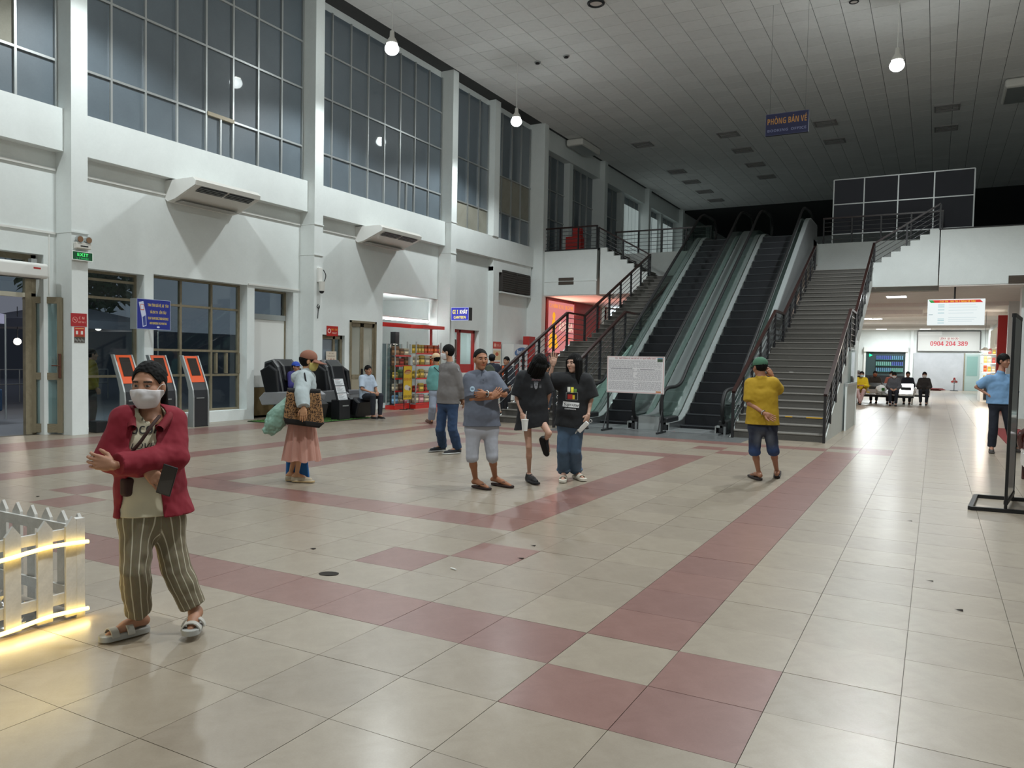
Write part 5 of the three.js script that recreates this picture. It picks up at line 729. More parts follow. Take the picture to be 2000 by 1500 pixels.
// ceiling fittings
{
  const ring = (u, v, R, label) => { const p = gnd(u, v, CEIL), g = thing('downlight', label, 'ceiling light', [p.x, CEIL - .05, p.z]); loc(g, 'rim', new THREE.TorusGeometry(R, R * .2, 10, 28).rotateX(Math.PI / 2), M.dark, [0, .03, 0]); loc(g, 'lens', new THREE.CylinderGeometry(R * .9, R * .9, .02, 24), std({ color: 0xc9c2bc, roughness: .4 }), [0, .035, 0]); };
  ring(1164, 5, .19, 'unlit round downlight with a dark rim in the ceiling'); ring(1668, 2, .1, 'small unlit ceiling fitting above the right staircase');
  for (const [u, v, l] of [[1050, 121, 'small smoke detector on the ceiling beside the window wall'], [1106, 109, 'flat round ceiling disc next to the smoke detector']]) { const p = gnd(u, v, CEIL), g = thing('smoke_detector', l, 'detector', [p.x, CEIL - .06, p.z]); loc(g, 'base', new THREE.CylinderGeometry(.1, .1, .03, 18), M.alu, [0, .045, 0]); loc(g, 'sensor', new THREE.CylinderGeometry(.05, .07, .03, 16), M.dark, [0, .015, 0]); }
  [[1255, 282, 1], [1422, 262, 1], [1450, 293, 1], [1475, 321, 1], [1497, 345, 0], [1612, 240, 1], [1630, 275, 1], [1850, 210, 1], [1848, 250, 0], [1322, 335, 0], [1350, 355, 0], [1376, 374, 0], [1398, 391, 0]].forEach(([u, v], k) => { const p = gnd(u, v, CEIL), g = thing('ceiling_diffuser', 'unlit square ceiling diffuser in the dark part of the hall ceiling', 'ceiling vent', [p.x, CEIL - .03, p.z], 'square ceiling diffusers'); const m = std({ color: 0x9a9796, roughness: .7 }); loc(g, 'frame', merge([bx(-.4, .4, 0, .03, -.4, -.34), bx(-.4, .4, 0, .03, .34, .4), bx(-.4, -.34, 0, .03, -.34, .34), bx(.34, .4, 0, .03, -.34, .34)]), m); for (let s = 0; s < 4; s++) loc(g, 'louvre', bx(-.33, .33, .005, .02, -.3 + s * .17, -.24 + s * .17), m); });
  // ceiling cassette air conditioners over the balcony
  for (const [u, v, l] of [[1140, 290, 'ceiling-hung air conditioner over the left balcony'], [1985, 180, 'ceiling-hung air conditioner at the right side of the hall']]) { const p = gnd(u, v, CEIL - .2), g = thing('ceiling_unit', l, 'air conditioner', [p.x, CEIL - .32, p.z]); loc(g, 'casing', new RoundedBoxGeometry(.75, .28, 2.0, 3, .08), M.plastic, [0, .16, 0]); loc(g, 'grille', bx(-.3, .3, .01, .03, -.9, .9), M.alu); loc(g, 'hanger', rod(V(0, .28, .7), V(0, .33, .7), .02), M.dark); }
  const fx = thing('fire_cabinet', 'red fire cabinet standing on the left balcony', 'cabinet', [-11.0, FL2, ZF - .75]); loc(fx, 'box', rbx(-.32, .32, 0, .62, -.2, .2, .02), M.red); loc(fx, 'upper_box', rbx(-.05, .28, .62, .95, -.15, .15, .02), M.red); loc(fx, 'handle', rbx(.2, .23, .25, .4, .2, .22, .005), M.alu);
}
// ================= PEOPLE: signed distance bodies meshed with surface nets =================
function surfNet(f, lo, hi, h) {
  const nx = Math.max(2, Math.ceil((hi.x - lo.x) / h)) + 1, ny = Math.max(2, Math.ceil((hi.y - lo.y) / h)) + 1, nz = Math.max(2, Math.ceil((hi.z - lo.z) / h)) + 1;
  const F = new Float32Array(nx * ny * nz); let q = 0;
  for (let k = 0; k < nz; k++) for (let j = 0; j < ny; j++) for (let i = 0; i < nx; i++) F[q++] = f(lo.x + i * h, lo.y + j * h, lo.z + k * h);
  const idx = new Int32Array(nx * ny * nz).fill(-1), pos = [], tri = [], sx = 1, sy = nx, sz = nx * ny;
  const E = [[0, 1], [0, 2], [0, 4], [1, 3], [1, 5], [2, 3], [2, 6], [3, 7], [4, 5], [4, 6], [5, 7], [6, 7]];
  for (let k = 0; k < nz - 1; k++) for (let j = 0; j < ny - 1; j++) for (let i = 0; i < nx - 1; i++) {
    const b = i + j * sy + k * sz, v = [F[b], F[b + 1], F[b + sy], F[b + sy + 1], F[b + sz], F[b + sz + 1], F[b + sz + sy], F[b + sz + sy + 1]];
    let m = 0; for (let c = 0; c < 8; c++) if (v[c] < 0) m |= 1 << c; if (m === 0 || m === 255) continue;
    let x = 0, y = 0, z = 0, n = 0;
    for (const [a, c] of E) { if ((v[a] < 0) === (v[c] < 0)) continue; const t = v[a] / (v[a] - v[c]); x += (a & 1) + t * ((c & 1) - (a & 1)); y += ((a >> 1) & 1) + t * (((c >> 1) & 1) - ((a >> 1) & 1)); z += (a >> 2) + t * ((c >> 2) - (a >> 2)); n++; }
    idx[b] = pos.length / 3; pos.push(lo.x + (i + x / n) * h, lo.y + (j + y / n) * h, lo.z + (k + z / n) * h);
  }
  const quadF = (a, b, c, d, flip) => { if (a < 0 || b < 0 || c < 0 || d < 0) return; if (flip) tri.push(a, c, b, a, d, c); else tri.push(a, b, c, a, c, d); };
  for (let k = 1; k < nz - 1; k++) for (let j = 1; j < ny - 1; j++) for (let i = 1; i < nx - 1; i++) {
    const b = i + j * sy + k * sz, s = F[b] < 0;
    if (s !== (F[b + sx] < 0)) quadF(idx[b - sy - sz], idx[b - sz], idx[b], idx[b - sy], !s);
    if (s !== (F[b + sy] < 0)) quadF(idx[b - sx - sz], idx[b - sx], idx[b], idx[b - sz], !s);
    if (s !== (F[b + sz] < 0)) quadF(idx[b - sx - sy], idx[b - sy], idx[b], idx[b - sx], !s);
  }
  const g = new THREE.BufferGeometry(); g.setAttribute('position', new THREE.Float32BufferAttribute(pos, 3)); g.setIndex(tri);
  const nr = new Float32Array(pos.length), e = h * .5;
  for (let i = 0; i < pos.length; i += 3) { const x = pos[i], y = pos[i + 1], z = pos[i + 2]; let a = f(x + e, y, z) - f(x - e, y, z), b = f(x, y + e, z) - f(x, y - e, z), c = f(x, y, z + e) - f(x, y, z - e); const l = Math.hypot(a, b, c) || 1; nr[i] = a / l; nr[i + 1] = b / l; nr[i + 2] = c / l; }
  g.setAttribute('normal', new THREE.BufferAttribute(nr, 3)); g.setAttribute('uv', new THREE.Float32BufferAttribute(new Float32Array(pos.length / 3 * 2), 2)); return g;
}
function cone(a, ra, b, rb) {                                        // tapered capsule
  const dx = b.x - a.x, dy = b.y - a.y, dz = b.z - a.z, l2 = dx * dx + dy * dy + dz * dz + 1e-9;
  const f = (x, y, z) => { let t = ((x - a.x) * dx + (y - a.y) * dy + (z - a.z) * dz) / l2; t = t < 0 ? 0 : t > 1 ? 1 : t; const ex = x - a.x - t * dx, ey = y - a.y - t * dy, ez = z - a.z - t * dz; return Math.sqrt(ex * ex + ey * ey + ez * ez) - ra - t * (rb - ra); };
  f.bb = [Math.min(a.x - ra, b.x - rb), Math.min(a.y - ra, b.y - rb), Math.min(a.z - ra, b.z - rb), Math.max(a.x + ra, b.x + rb), Math.max(a.y + ra, b.y + rb), Math.max(a.z + ra, b.z + rb)]; return f;
}
const smin = (a, b, k) => { const h = Math.max(0, k - Math.abs(a - b)) / k; return Math.min(a, b) - h * h * k * .25; };
function union(list, k) { const f = (x, y, z) => { let d = list[0](x, y, z); for (let i = 1; i < list.length; i++) d = smin(d, list[i](x, y, z), k); return d; }; return f; }
function bounds(list, pad) { const b = [1e9, 1e9, 1e9, -1e9, -1e9, -1e9]; for (const f of list) for (let i = 0; i < 3; i++) { b[i] = Math.min(b[i], f.bb[i]); b[i + 3] = Math.max(b[i + 3], f.bb[i + 3]); } return [V(b[0] - pad, b[1] - pad, b[2] - pad), V(b[3] + pad, b[4] + pad, b[5] + pad)]; }
function meshOf(f, list, h, pad = .03) { const [lo, hi] = bounds(list, pad); return surfNet(f, lo, hi, h); }
function paint(g, fn) { const p = g.attributes.position, c = new Float32Array(p.count * 3), n = g.attributes.normal; for (let i = 0; i < p.count; i++) { const q = fn(p.getX(i), p.getY(i), p.getZ(i), n.getX(i), n.getY(i), n.getZ(i)); c[i * 3] = q[0]; c[i * 3 + 1] = q[1]; c[i * 3 + 2] = q[2]; } g.setAttribute('color', new THREE.BufferAttribute(c, 3)); return g; }
const lin = h => { const c = hex(h); return [c.r, c.g, c.b]; };
const ell = (cx, cy, cz, rx, ry, rz) => (x, y, z) => { const a = (x - cx) / rx, b = (y - cy) / ry, c = (z - cz) / rz, k = Math.sqrt(a * a + b * b + c * c); return (k - 1) * Math.min(rx, ry, rz) * (k < .001 ? 1 : 1); };
const lerpV = (a, b, t) => a.clone().lerp(b, t);
const cloth = (c, o = {}) => std({ color: c, roughness: .85, ...o });
const HAIR = phy({ color: 0x0a0908, roughness: .7, specularIntensity: .35 });
// frame of a head: position, yaw from the camera direction (towards image right), pitch (down positive), roll, scale
function headFrame(pos, n, yaw, pitch = 0, roll = 0, s = 1) {
  const right = V(0, 1, 0).cross(n).normalize(), q = new THREE.Matrix4().makeBasis(right, V(0, 1, 0), n);
  const r = new THREE.Matrix4().makeRotationFromEuler(new THREE.Euler(pitch, yaw, roll, 'YXZ')); const m = new THREE.Matrix4().makeTranslation(pos.x, pos.y, pos.z).multiply(q).multiply(r).multiply(new THREE.Matrix4().makeScale(s, s, s));
  return m;
}
function toFrame(f, m, s = 1) { const im = m.clone().invert().elements; return (x, y, z) => f(im[0] * x + im[4] * y + im[8] * z + im[12], im[1] * x + im[5] * y + im[9] * z + im[13], im[2] * x + im[6] * y + im[10] * z + im[14]) * s; }
const skull = ell(0, .028, -.012, .074, .094, .09), jaw = ell(0, -.045, .014, .056, .072, .07), noseS = cone(V(0, .018, .076), .008, V(0, -.02, .094), .0135), lipU = ell(0, -.05, .076, .021, .007, .009), lipL = ell(0, -.06, .074, .018, .007, .009), chin = ell(0, -.094, .056, .022, .018, .02), eyeA = ell(-.03, .01, .088, .019, .012, .012), eyeB = ell(.03, .01, .088, .019, .012, .012), ballA = ell(-.03, .01, .068, .0135, .0115, .0125), ballB = ell(.03, .01, .068, .0135, .0115, .0125), earA = ell(-.077, -.004, -.004, .011, .031, .018), earB = ell(.077, -.004, -.004, .011, .031, .018), cheekA = ell(-.04, -.022, .05, .024, .026, .026), cheekB = ell(.04, -.022, .05, .024, .026, .026), brow = ell(0, .032, .07, .05, .012, .013);
function headSdf(x, y, z) { let d = smin(skull(x, y, z), jaw(x, y, z), .03); if (z > -.02) { d = smin(d, chin(x, y, z), .02); d = smin(d, cheekA(x, y, z), .02); d = smin(d, cheekB(x, y, z), .02); d = smin(d, brow(x, y, z), .016); const e = Math.min(eyeA(x, y, z), eyeB(x, y, z)); d = -smin(-d, e, .012); d = smin(d, noseS(x, y, z), .014); d = smin(d, lipU(x, y, z), .006); d = smin(d, lipL(x, y, z), .006); d = Math.min(d, ballA(x, y, z), ballB(x, y, z)); } d = smin(d, earA(x, y, z), .008); d = smin(d, earB(x, y, z), .008); return d; }
function headGeo(M4, s, skin, h) {
  const g = surfNet(headSdf, V(-.1, -.13, -.115), V(.1, .135, .125), h); const lip = skin.map((v, i) => v * [1.0, .62, .62][i]);
  paint(g, (x, y, z) => {
    const ax = Math.abs(x); if (z > .05) { const ex = ax - .03, ey = y - .01; if ((ex / .0135) ** 2 + (ey / .0055) ** 2 < 1) return ex * ex + ey * ey < .0065 ** 2 ? [.012, .008, .006] : [.26, .23, .21]; if (y > .026 && y < .036 && ax > .014 && ax < .05) return [.02, .014, .012]; if ((x / .023) ** 2 + ((y + .055) / .011) ** 2 < 1) return lip; if (y < -.024 && y > -.031 && Math.abs(ax - .008) < .0035) return skin.map(v => v * .3); }
    return skin;
  });
  g.applyMatrix4(M4); return g;
}
// hand: wrist, finger direction d, palm normal n (out of the palm), thumb side t (+1/-1 along d x n), curl of the fingers
function handGeo(w, d, n, t, curl, skin, sc = 1, spread = .12) {
  d = d.clone().normalize(); n = n.clone().addScaledVector(d, -n.dot(d)).normalize(); const s = d.clone().cross(n).normalize().multiplyScalar(t), L = [];
  const P = (a, b, c) => w.clone().addScaledVector(d, a * sc).addScaledVector(s, b * sc).addScaledVector(n, c * sc);
  const base = [[.085, .03], [.09, .01], [.087, -.011], [.078, -.03]], len = [.07, .078, .073, .058], R = [.0092, .0096, .0092, .0082];
  L.push(cone(P(0, .004, 0), .022 * sc, P(.05, .012, .002), .02 * sc), cone(P(0, -.004, 0), .022 * sc, P(.05, -.014, .002), .019 * sc));
  base.forEach(([a, b], i) => L.push(cone(P(.03, b * .7, 0), .016 * sc, P(a, b, 0), .0115 * sc)));
  const fing = [];
  base.forEach(([a, b], i) => { let p = P(a, b, 0), ang = curl * .55, sp = (1.5 - i) * spread * .5; const segs = [.46, .3, .24]; for (let k = 0; k < 3; k++) { const dir = d.clone().multiplyScalar(Math.cos(ang)).addScaledVector(n, Math.sin(ang)).addScaledVector(s, sp); const q = p.clone().addScaledVector(dir, len[i] * segs[k] * sc); fing.push(cone(p, (R[i] - k * .0008) * sc, q, (R[i] - (k + 1) * .0008) * sc)); p = q; ang += curl * (k ? .6 : .8); } });
  let p = P(.022, .026, .006); const td = d.clone().multiplyScalar(.72).addScaledVector(s, .62).addScaledVector(n, .2 + curl * .25).normalize(); const q = p.clone().addScaledVector(td, .036 * sc), td2 = d.clone().multiplyScalar(.9).addScaledVector(s, .25).addScaledVector(n, .25 + curl * .4).normalize(), q2 = q.clone().addScaledVector(td2, .03 * sc), q3 = q2.clone().addScaledVector(td2, .022 * sc);
  const th = [cone(p, .0135 * sc, q, .0115 * sc), cone(q, .0112 * sc, q2, .0098 * sc), cone(q2, .0098 * sc, q3, .0085 * sc)];
  const palm = union(L, .012 * sc), f = (x, y, z) => { let v = palm(x, y, z); for (const c of fing) v = smin(v, c(x, y, z), .004 * sc); for (const c of th) v = smin(v, c(x, y, z), .006 * sc); return v; };
  const g = meshOf(f, [...L, ...fing, ...th], .0042 * Math.max(1, sc * .9), .01); return paint(g, () => skin);
}
// o: base pixel, joints in pixels, garments ...
function makePerson(o) {
  const b = o.pos ? V(...o.pos) : gnd(o.base[0], o.base[1], o.baseY || 0), n = V(CAM.x - b.x, 0, CAM.z - b.z).normalize(), right = V(0, 1, 0).cross(n).normalize();
  const pt = j => { if (j.isVector3) return j; if (j[2] === 'g') return gnd(j[0], j[1], j[3] || 0).setY((j[3] || 0)).add(V(0, j[4] || 0, 0)); const d = ray(j[0], j[1]), q = b.clone().addScaledVector(n, j[2] || 0), t = q.clone().sub(CAM).dot(n) / d.dot(n); return CAM.clone().addScaledVector(d, t); };
  const J = {}; for (const k in o.j) J[k] = pt(o.j[k]);
  const B = o.build || 1, skin = lin(o.skin || 0xb07f62), S = o.headScale || 1, cell = o.cell || .012;
  const g = thing('person', o.label, 'person', [b.x, o.baseY || 0, b.z], o.group);
  { const m = lerpV(J.shA, J.shB, .5); J.shA.lerp(m, .17); J.shB.lerp(m, .17); }
  const hipM = lerpV(J.hipA, J.hipB, .5), shM = lerpV(J.shA, J.shB, .5), chest = lerpV(hipM, shM, .74), belly = lerpV(hipM, shM, .3), wA = lerpV(J.hipA, J.shA, .38).lerp(hipM, .18), wB = lerpV(J.hipB, J.shB, .38).lerp(hipM, .18), cA = lerpV(J.hipA, J.shA, .8).lerp(chest, .32), cB = lerpV(J.hipB, J.shB, .8).lerp(chest, .32);
  const torso = r => [cone(J.hipA, .084 * B + r, wA, .076 * B + r), cone(J.hipB, .084 * B + r, wB, .076 * B + r), cone(wA, .075 * B + r, cA, .082 * B + r), cone(wB, .075 * B + r, cB, .082 * B + r), cone(hipM, .098 * B + r, belly, .096 * B + (o.belly || 0) + r), cone(belly, .094 * B + (o.belly || 0) + r, chest, .094 * B + r), cone(J.shA, .045 * B + r, J.shB, .045 * B + r)];
  const arm = (k, r0, r1, r, t1 = 1) => { const e = J['el' + k], s = J['sh' + k], w = J['wr' + k]; const a = [cone(s, .046 * B + r, lerpV(s, e, Math.min(1, t1)), (.046 + (.038 - .046) * Math.min(1, t1)) * B + r)]; if (t1 > 1) a.push(cone(e, .038 * B + r, lerpV(e, w, t1 - 1), (.038 + (.025 - .038) * (t1 - 1)) * B + r)); return a; };
  const leg = (k, r, t1 = 2, flare = 0) => { const h = J['hip' + k], kn = J['kn' + k], an = J['an' + k]; const a = [cone(h, .078 * B + Math.min(r, .008), lerpV(h, kn, Math.min(1, t1)), (.078 + (.052 - .078) * Math.min(1, t1)) * B + r + flare * .5)]; if (t1 > 1) { const e = lerpV(kn, an, t1 - 1); a.push(cone(kn, .052 * B + r + flare * .5, lerpV(kn, an, (t1 - 1) * .35), .052 * B + r + flare * .6), cone(lerpV(kn, an, (t1 - 1) * .3), .052 * B + r + flare * .6, e, (.052 + (.035 - .052) * (t1 - 1)) * B + r + flare)); } return a; };
  const HF = headFrame(J.head, n, o.yaw || 0, o.pitch || 0, o.roll || 0, S); const hv = (x, y, z) => V(x, y, z).applyMatrix4(HF);
  // ---- skin ----
  const neckTop = hv(0, -.05, -.025), neckB = o.j.neck ? J.neck : shM.clone().add(V(0, .04, 0)); J.neck = neckB;
  const skinL = [...torso(-.016), ...arm('A', 0, 0, -.006, 2), ...arm('B', 0, 0, -.006, 2), ...leg('A', -.012), ...leg('B', -.012), cone(shM, .075 * B, neckB, .056 * B), cone(neckB, .052 * B, neckTop, .047)];
  if (o.bareFeet !== false) for (const k of ['A', 'B']) if (J['toe' + k]) { const a = J['an' + k], t = J['toe' + k], fy = Math.max(.022, 0); skinL.push(cone(a, .036 * B, lerpV(a, t, .45), .03), cone(lerpV(a, t, .45), .03, t, .022), cone(lerpV(a, t, -.18).add(V(0, -.025, 0)), .03, a, .034)); }
  const geos = [paint(meshOf(union(skinL, .018), skinL, cell), () => skin)]; geos.push(headGeo(HF, S, skin, o.headCell || .0055));
  for (const k of ['A', 'B']) { const h = o['hand' + k]; if (!h) continue; const e = J['el' + k], w = J['wr' + k], d = h.d ? V(0, 0, 0).addScaledVector(right, h.d[0]).addScaledVector(V(0, 1, 0), h.d[1]).addScaledVector(n, h.d[2]) : w.clone().sub(e); const nn = V(0, 0, 0).addScaledVector(right, h.n[0]).addScaledVector(V(0, 1, 0), h.n[1]).addScaledVector(n, h.n[2]); geos.push(handGeo(w, d, nn, h.t || 1, h.curl ?? .5, skin, h.s || 1, h.spread)); }
  const body = part(g, 'body', mergeGeometries(geos), std({ vertexColors: true, roughness: .55 }));
  const world = (name, geo, mat, label) => part(g, name, geo, mat, label);
  const wr = (amp, fr, sd = 0) => (x, y, z) => amp * noise(x * fr + sd, y * fr * .8, z * fr);
  const H = { g, J, n, right, b, hv, HF, S, torso, arm, leg, world, wr, cell, shM, hipM, chest, pt, o, body, union, skin };
  for (const fn of o.wear || []) fn(H);
  return H;
}
// ---- garments ----
const toLocal = H => { const im = new THREE.Matrix4().makeBasis(H.right, V(0, 1, 0), H.n).setPosition(H.b).invert(); return (x, y, z) => V(x, y, z).applyMatrix4(im); };
function shirt(name, mat, o = {}) { return H => {
  const r = o.r ?? .022, t = o.sleeve ?? .8, L = [...H.torso(r)], AA = H.arm('A', 0, 0, r + (o.sl ?? .008), t), AB = H.arm('B', 0, 0, r + (o.sl ?? .008), t), A = [...AA, ...AB];
  if (o.collar !== false) L.push(cone(H.shM.clone().add(V(0, .01, 0)), .075 * (H.o.build || 1) + r * .5, lerpV(H.shM, H.J.neck, .85), .058 * (H.o.build || 1) + r * .35));
  const hem = o.hem != null ? H.pt([H.o.base[0], o.hem, 0]).y : H.hipM.y - .06; if (o.long) { const B = H.o.build || 1; L.push(cone(H.J.hipA, .086 * B + r, V(H.J.hipA.x, hem - .03, H.J.hipA.z), .09 * B + r + (o.flare || 0)), cone(H.J.hipB, .086 * B + r, V(H.J.hipB.x, hem - .03, H.J.hipB.z), .09 * B + r + (o.flare || 0)), cone(H.hipM, .1 * B + r, V(H.hipM.x, hem - .03, H.hipM.z), .104 * B + r)); }
  const a = union(L, o.k ?? .06), b = [union(AA, .02), union(AB, .02)], am = (o.amp ?? .012) * .5, w = H.wr(am, o.fr ?? 9, o.sd || 1), w2 = H.wr(am * .35, (o.fr ?? 9) * 2.6, 7), TL = toLocal(H);
  const ends = ['A', 'B'].map(k => { const s = H.J['sh' + k], e = H.J['el' + k], q = H.J['wr' + k]; const p = t <= 1 ? lerpV(s, e, t) : lerpV(e, q, t - 1), d = (t <= 1 ? e.clone().sub(s) : q.clone().sub(e)).normalize(); return [p, d]; });
  const slope = o.slope || 0;
  const f = (x, y, z) => {
    let d = a(x, y, z);
    if (o.open) { const p = TL(x, y, z), t2 = H.hipM.y, wd = o.open(p); if (p.z - o.openZ > 0 && wd > 0) d = Math.max(d, wd - Math.abs(p.x - o.openX)); }
    for (let i = 0; i < 2; i++) { let e = b[i](x, y, z); const [p, q] = ends[i], c = (x - p.x) * q.x + (y - p.y) * q.y + (z - p.z) * q.z; if ((x - p.x) ** 2 + (y - p.y) ** 2 + (z - p.z) ** 2 < .03) e = Math.max(e, c - .004); d = smin(d, e, .035); }
    d += w(x, y, z) + w2(x, y, z);
    const lx = (x - H.b.x) * H.right.x + (z - H.b.z) * H.right.z; d = Math.max(d, hem + slope * lx - y);
    if (o.neck) { const e = Math.hypot(x - H.J.neck.x - H.n.x * .03, (y - H.J.neck.y + .02) * 1.1, z - H.J.neck.z - H.n.z * .03) - o.neck; d = Math.max(d, -e); }
    return d;
  };
  const geo = meshOf(f, [...L, ...A], o.cell || H.cell, .04); if (o.color) paint(geo, o.color(H)); H['f_' + name] = f; H.world(name, geo, mat, o.label);
}; }
function trousers(name, mat, o = {}) { return H => {
  const r = o.r ?? .018, t = o.len ?? 1.92, LA = H.leg('A', r, t, o.flare || 0), LB = H.leg('B', r, t, o.flare || 0), B = H.o.build || 1, top = lerpV(H.hipM, H.shM, o.top ?? .22);
  const q0 = .003, P = [cone(H.J.hipA, .084 * B + q0, H.J.hipB, .084 * B + q0), cone(H.hipM, .096 * B + q0, top, .088 * B + q0), cone(H.J.hipA, .08 * B + q0, lerpV(H.J.hipA, H.J.shA, .3).lerp(top, .3), .072 * B + q0), cone(H.J.hipB, .08 * B + q0, lerpV(H.J.hipB, H.J.shB, .3).lerp(top, .3), .072 * B + q0)];
  const p = union(P, .05), la = union(LA, .006), lb = union(LB, .006), am = (o.amp ?? .01) * .6, w = H.wr(am, o.fr ?? 10, 4), w2 = H.wr(am * .4, 28, 2), hy = H.hipM.y;
  const ends = ['A', 'B'].map(k => { const h = H.J['hip' + k], q = H.J['kn' + k], an = H.J['an' + k]; return t <= 1 ? [lerpV(h, q, t), q.clone().sub(h).normalize()] : [lerpV(q, an, t - 1), an.clone().sub(q).normalize()]; });
  const cut = (d, x, y, z, [q, v]) => { const c = (x - q.x) * v.x + (y - q.y) * v.y + (z - q.z) * v.z; return (x - q.x) ** 2 + (y - q.y) ** 2 + (z - q.z) ** 2 < .06 ? Math.max(d, c - .003) : d; };
  const f = (x, y, z) => { let a = cut(la(x, y, z), x, y, z, ends[0]), b = cut(lb(x, y, z), x, y, z, ends[1]); let d = smin(smin(a, p(x, y, z), .04), smin(b, p(x, y, z), .04), .012); d += (w(x, y, z) + w2(x, y, z)) * Math.max(0, Math.min(1, (hy - .04 - y) / .1)); return d; };
  const geo = meshOf(f, [...P, ...LA, ...LB], o.cell || H.cell, .03);
  if (o.stripes) { const ps = geo.attributes.position, uv = geo.attributes.uv; const ax = ['A', 'B'].map(k => [H.J['hip' + k], H.J['kn' + k], H.J['an' + k]]); for (let i = 0; i < ps.count; i++) { const q = V(ps.getX(i), ps.getY(i), ps.getZ(i)); let best = null; for (const [h, kn, an] of ax) { const s = q.y > kn.y ? lerpV(kn, h, Math.min(1.3, (q.y - kn.y) / (h.y - kn.y))) : lerpV(kn, an, (kn.y - q.y) / (kn.y - an.y)); const v = q.clone().sub(s), d = Math.hypot(v.x, v.z); if (!best || d < best[0]) best = [d, Math.atan2(v.dot(H.right), v.dot(H.n))]; } uv.setXY(i, best[1] * .085 / o.stripes, q.y); } }
  if (o.color) paint(geo, o.color(H)); H['f_' + name] = f; H.world(name, geo, mat, o.label);
}; }
function hairShort(o = {}) { return H => { // cap of hair over the skull
  const k = o.grow ?? .010, top = ell(0, .034, -.018, .078 + k * .6, .094 + k, .092 + k * .8), line = o.line ?? .052, fw = o.fw ?? .05;
  const f0 = (x, y, z) => { let d = top(x, y, z) + .0035 * noise(x * 60, y * 60, z * 60); const face = Math.max(-(z - (fw - (y > line ? (y - line) * 1.6 : 0))), y - (line + (z < .06 ? 0 : 0))); const cut1 = Math.max(z - .012 - .0, -1); const ln = line - x * x * 7 + .006 * noise(x * 45, 3, z * 20); let m = Math.max(d, (z > .0 ? (ln - y) + (z < fw ? -(fw - z) * 1.1 : 0) : -1)); m = Math.max(m, (o.nape ?? -.06) - y); if (H.o.hatted) m = Math.max(m, y - .045); const ea = Math.hypot((Math.abs(x) - .078) / 1, (y + .006) / 1.4, (z - .002)) - .026; return Math.max(m, -ea); };
  const geo = surfNet(f0, V(-.11, -.12, -.13), V(.11, .16, .12), o.cell || .006); geo.applyMatrix4(H.HF); H.world('hair', geo, o.mat || HAIR);
}; }
function hairLong(o = {}) { return H => { // long hair: skull cap plus hanging curtain
  const k = .016, top = ell(0, .034, -.016, .088, .106, .1), len = o.len ?? .34, c1 = [];
  const drop = (x, z, l, r) => c1.push(cone(V(x, .03, z), r, V(x * 1.12 + (o.dx || 0), -l, z + (o.dz || 0)), r * .75));
  for (const [x, z, l] of [[-.07, -.02, .95], [.07, -.02, .95], [-.045, -.06, 1], [.045, -.06, 1], [0, -.075, 1], [-.078, .02, o.front ?? .75], [.078, .02, o.front ?? .75]]) drop(x, z, l * len, .034); if (o.cover) for (const [x, z] of [[-.05, .07], [0, .085], [.05, .07], [-.02, .08], [.03, .08]]) drop(x, z, len * .6, .03);
  const cu = union(c1, .02); const f0 = (x, y, z) => { let d = Math.max(top(x, y, z), (!o.cover && z > .03 ? (.058 + (Math.abs(x) > .045 ? -.1 : 0)) - y : -1)); d = smin(d, cu(x, y, z), .02); const a = Math.atan2(x, z); return d + .004 * Math.sin(a * 26 + y * 9) * .6 + .003 * noise(x * 50, y * 14, z * 50); };
  const geo = surfNet(f0, V(-.17, -len - .06, -.17), V(.17, .16, .15), o.cell || .007); geo.applyMatrix4(H.HF); H.world('hair', geo, HAIR);
}; }
function faceMask(col, o = {}) { return H => { const sh0 = ell(0, -.05, .022, .066, .062, .086), f0 = (x, y, z) => { let d = sh0(x, y, z); d = smin(d, noseS(x, y, z) - .006, .02); d = Math.abs(d) - .0025; d = Math.max(d, .0 - z, y - (-.004 - Math.abs(x) * .12), -.104 - y, -(z - .01 - 0 * x)); return d; }; const geo = surfNet((x, y, z) => Math.max(smin(headSdf(x, y, z) - .007, sh0(x, y, z), .02), y + .003 + Math.abs(x) * .15, -.108 - y, .012 - z), V(-.09, -.13, -.01), V(.09, .03, .13), .0045); geo.applyMatrix4(H.HF); const m = H.world('face_mask', geo, cloth(col)); if (o.loops !== false) for (const s of [-1, 1]) { const q = tube([V(s * .062, -.018, .05), V(s * .078, .012, .02), V(s * .086, .012, -.006), V(s * .082, -.03, -.006), V(s * .064, -.07, .03)], .0016, 16, 4); q.applyMatrix4(H.HF); part2(H, m, 'ear_loop', q, M.white); } }; }
function part2(H, parent, name, geo, mat, label) { const m = part(parent, name, geo, mat, label); return m; }
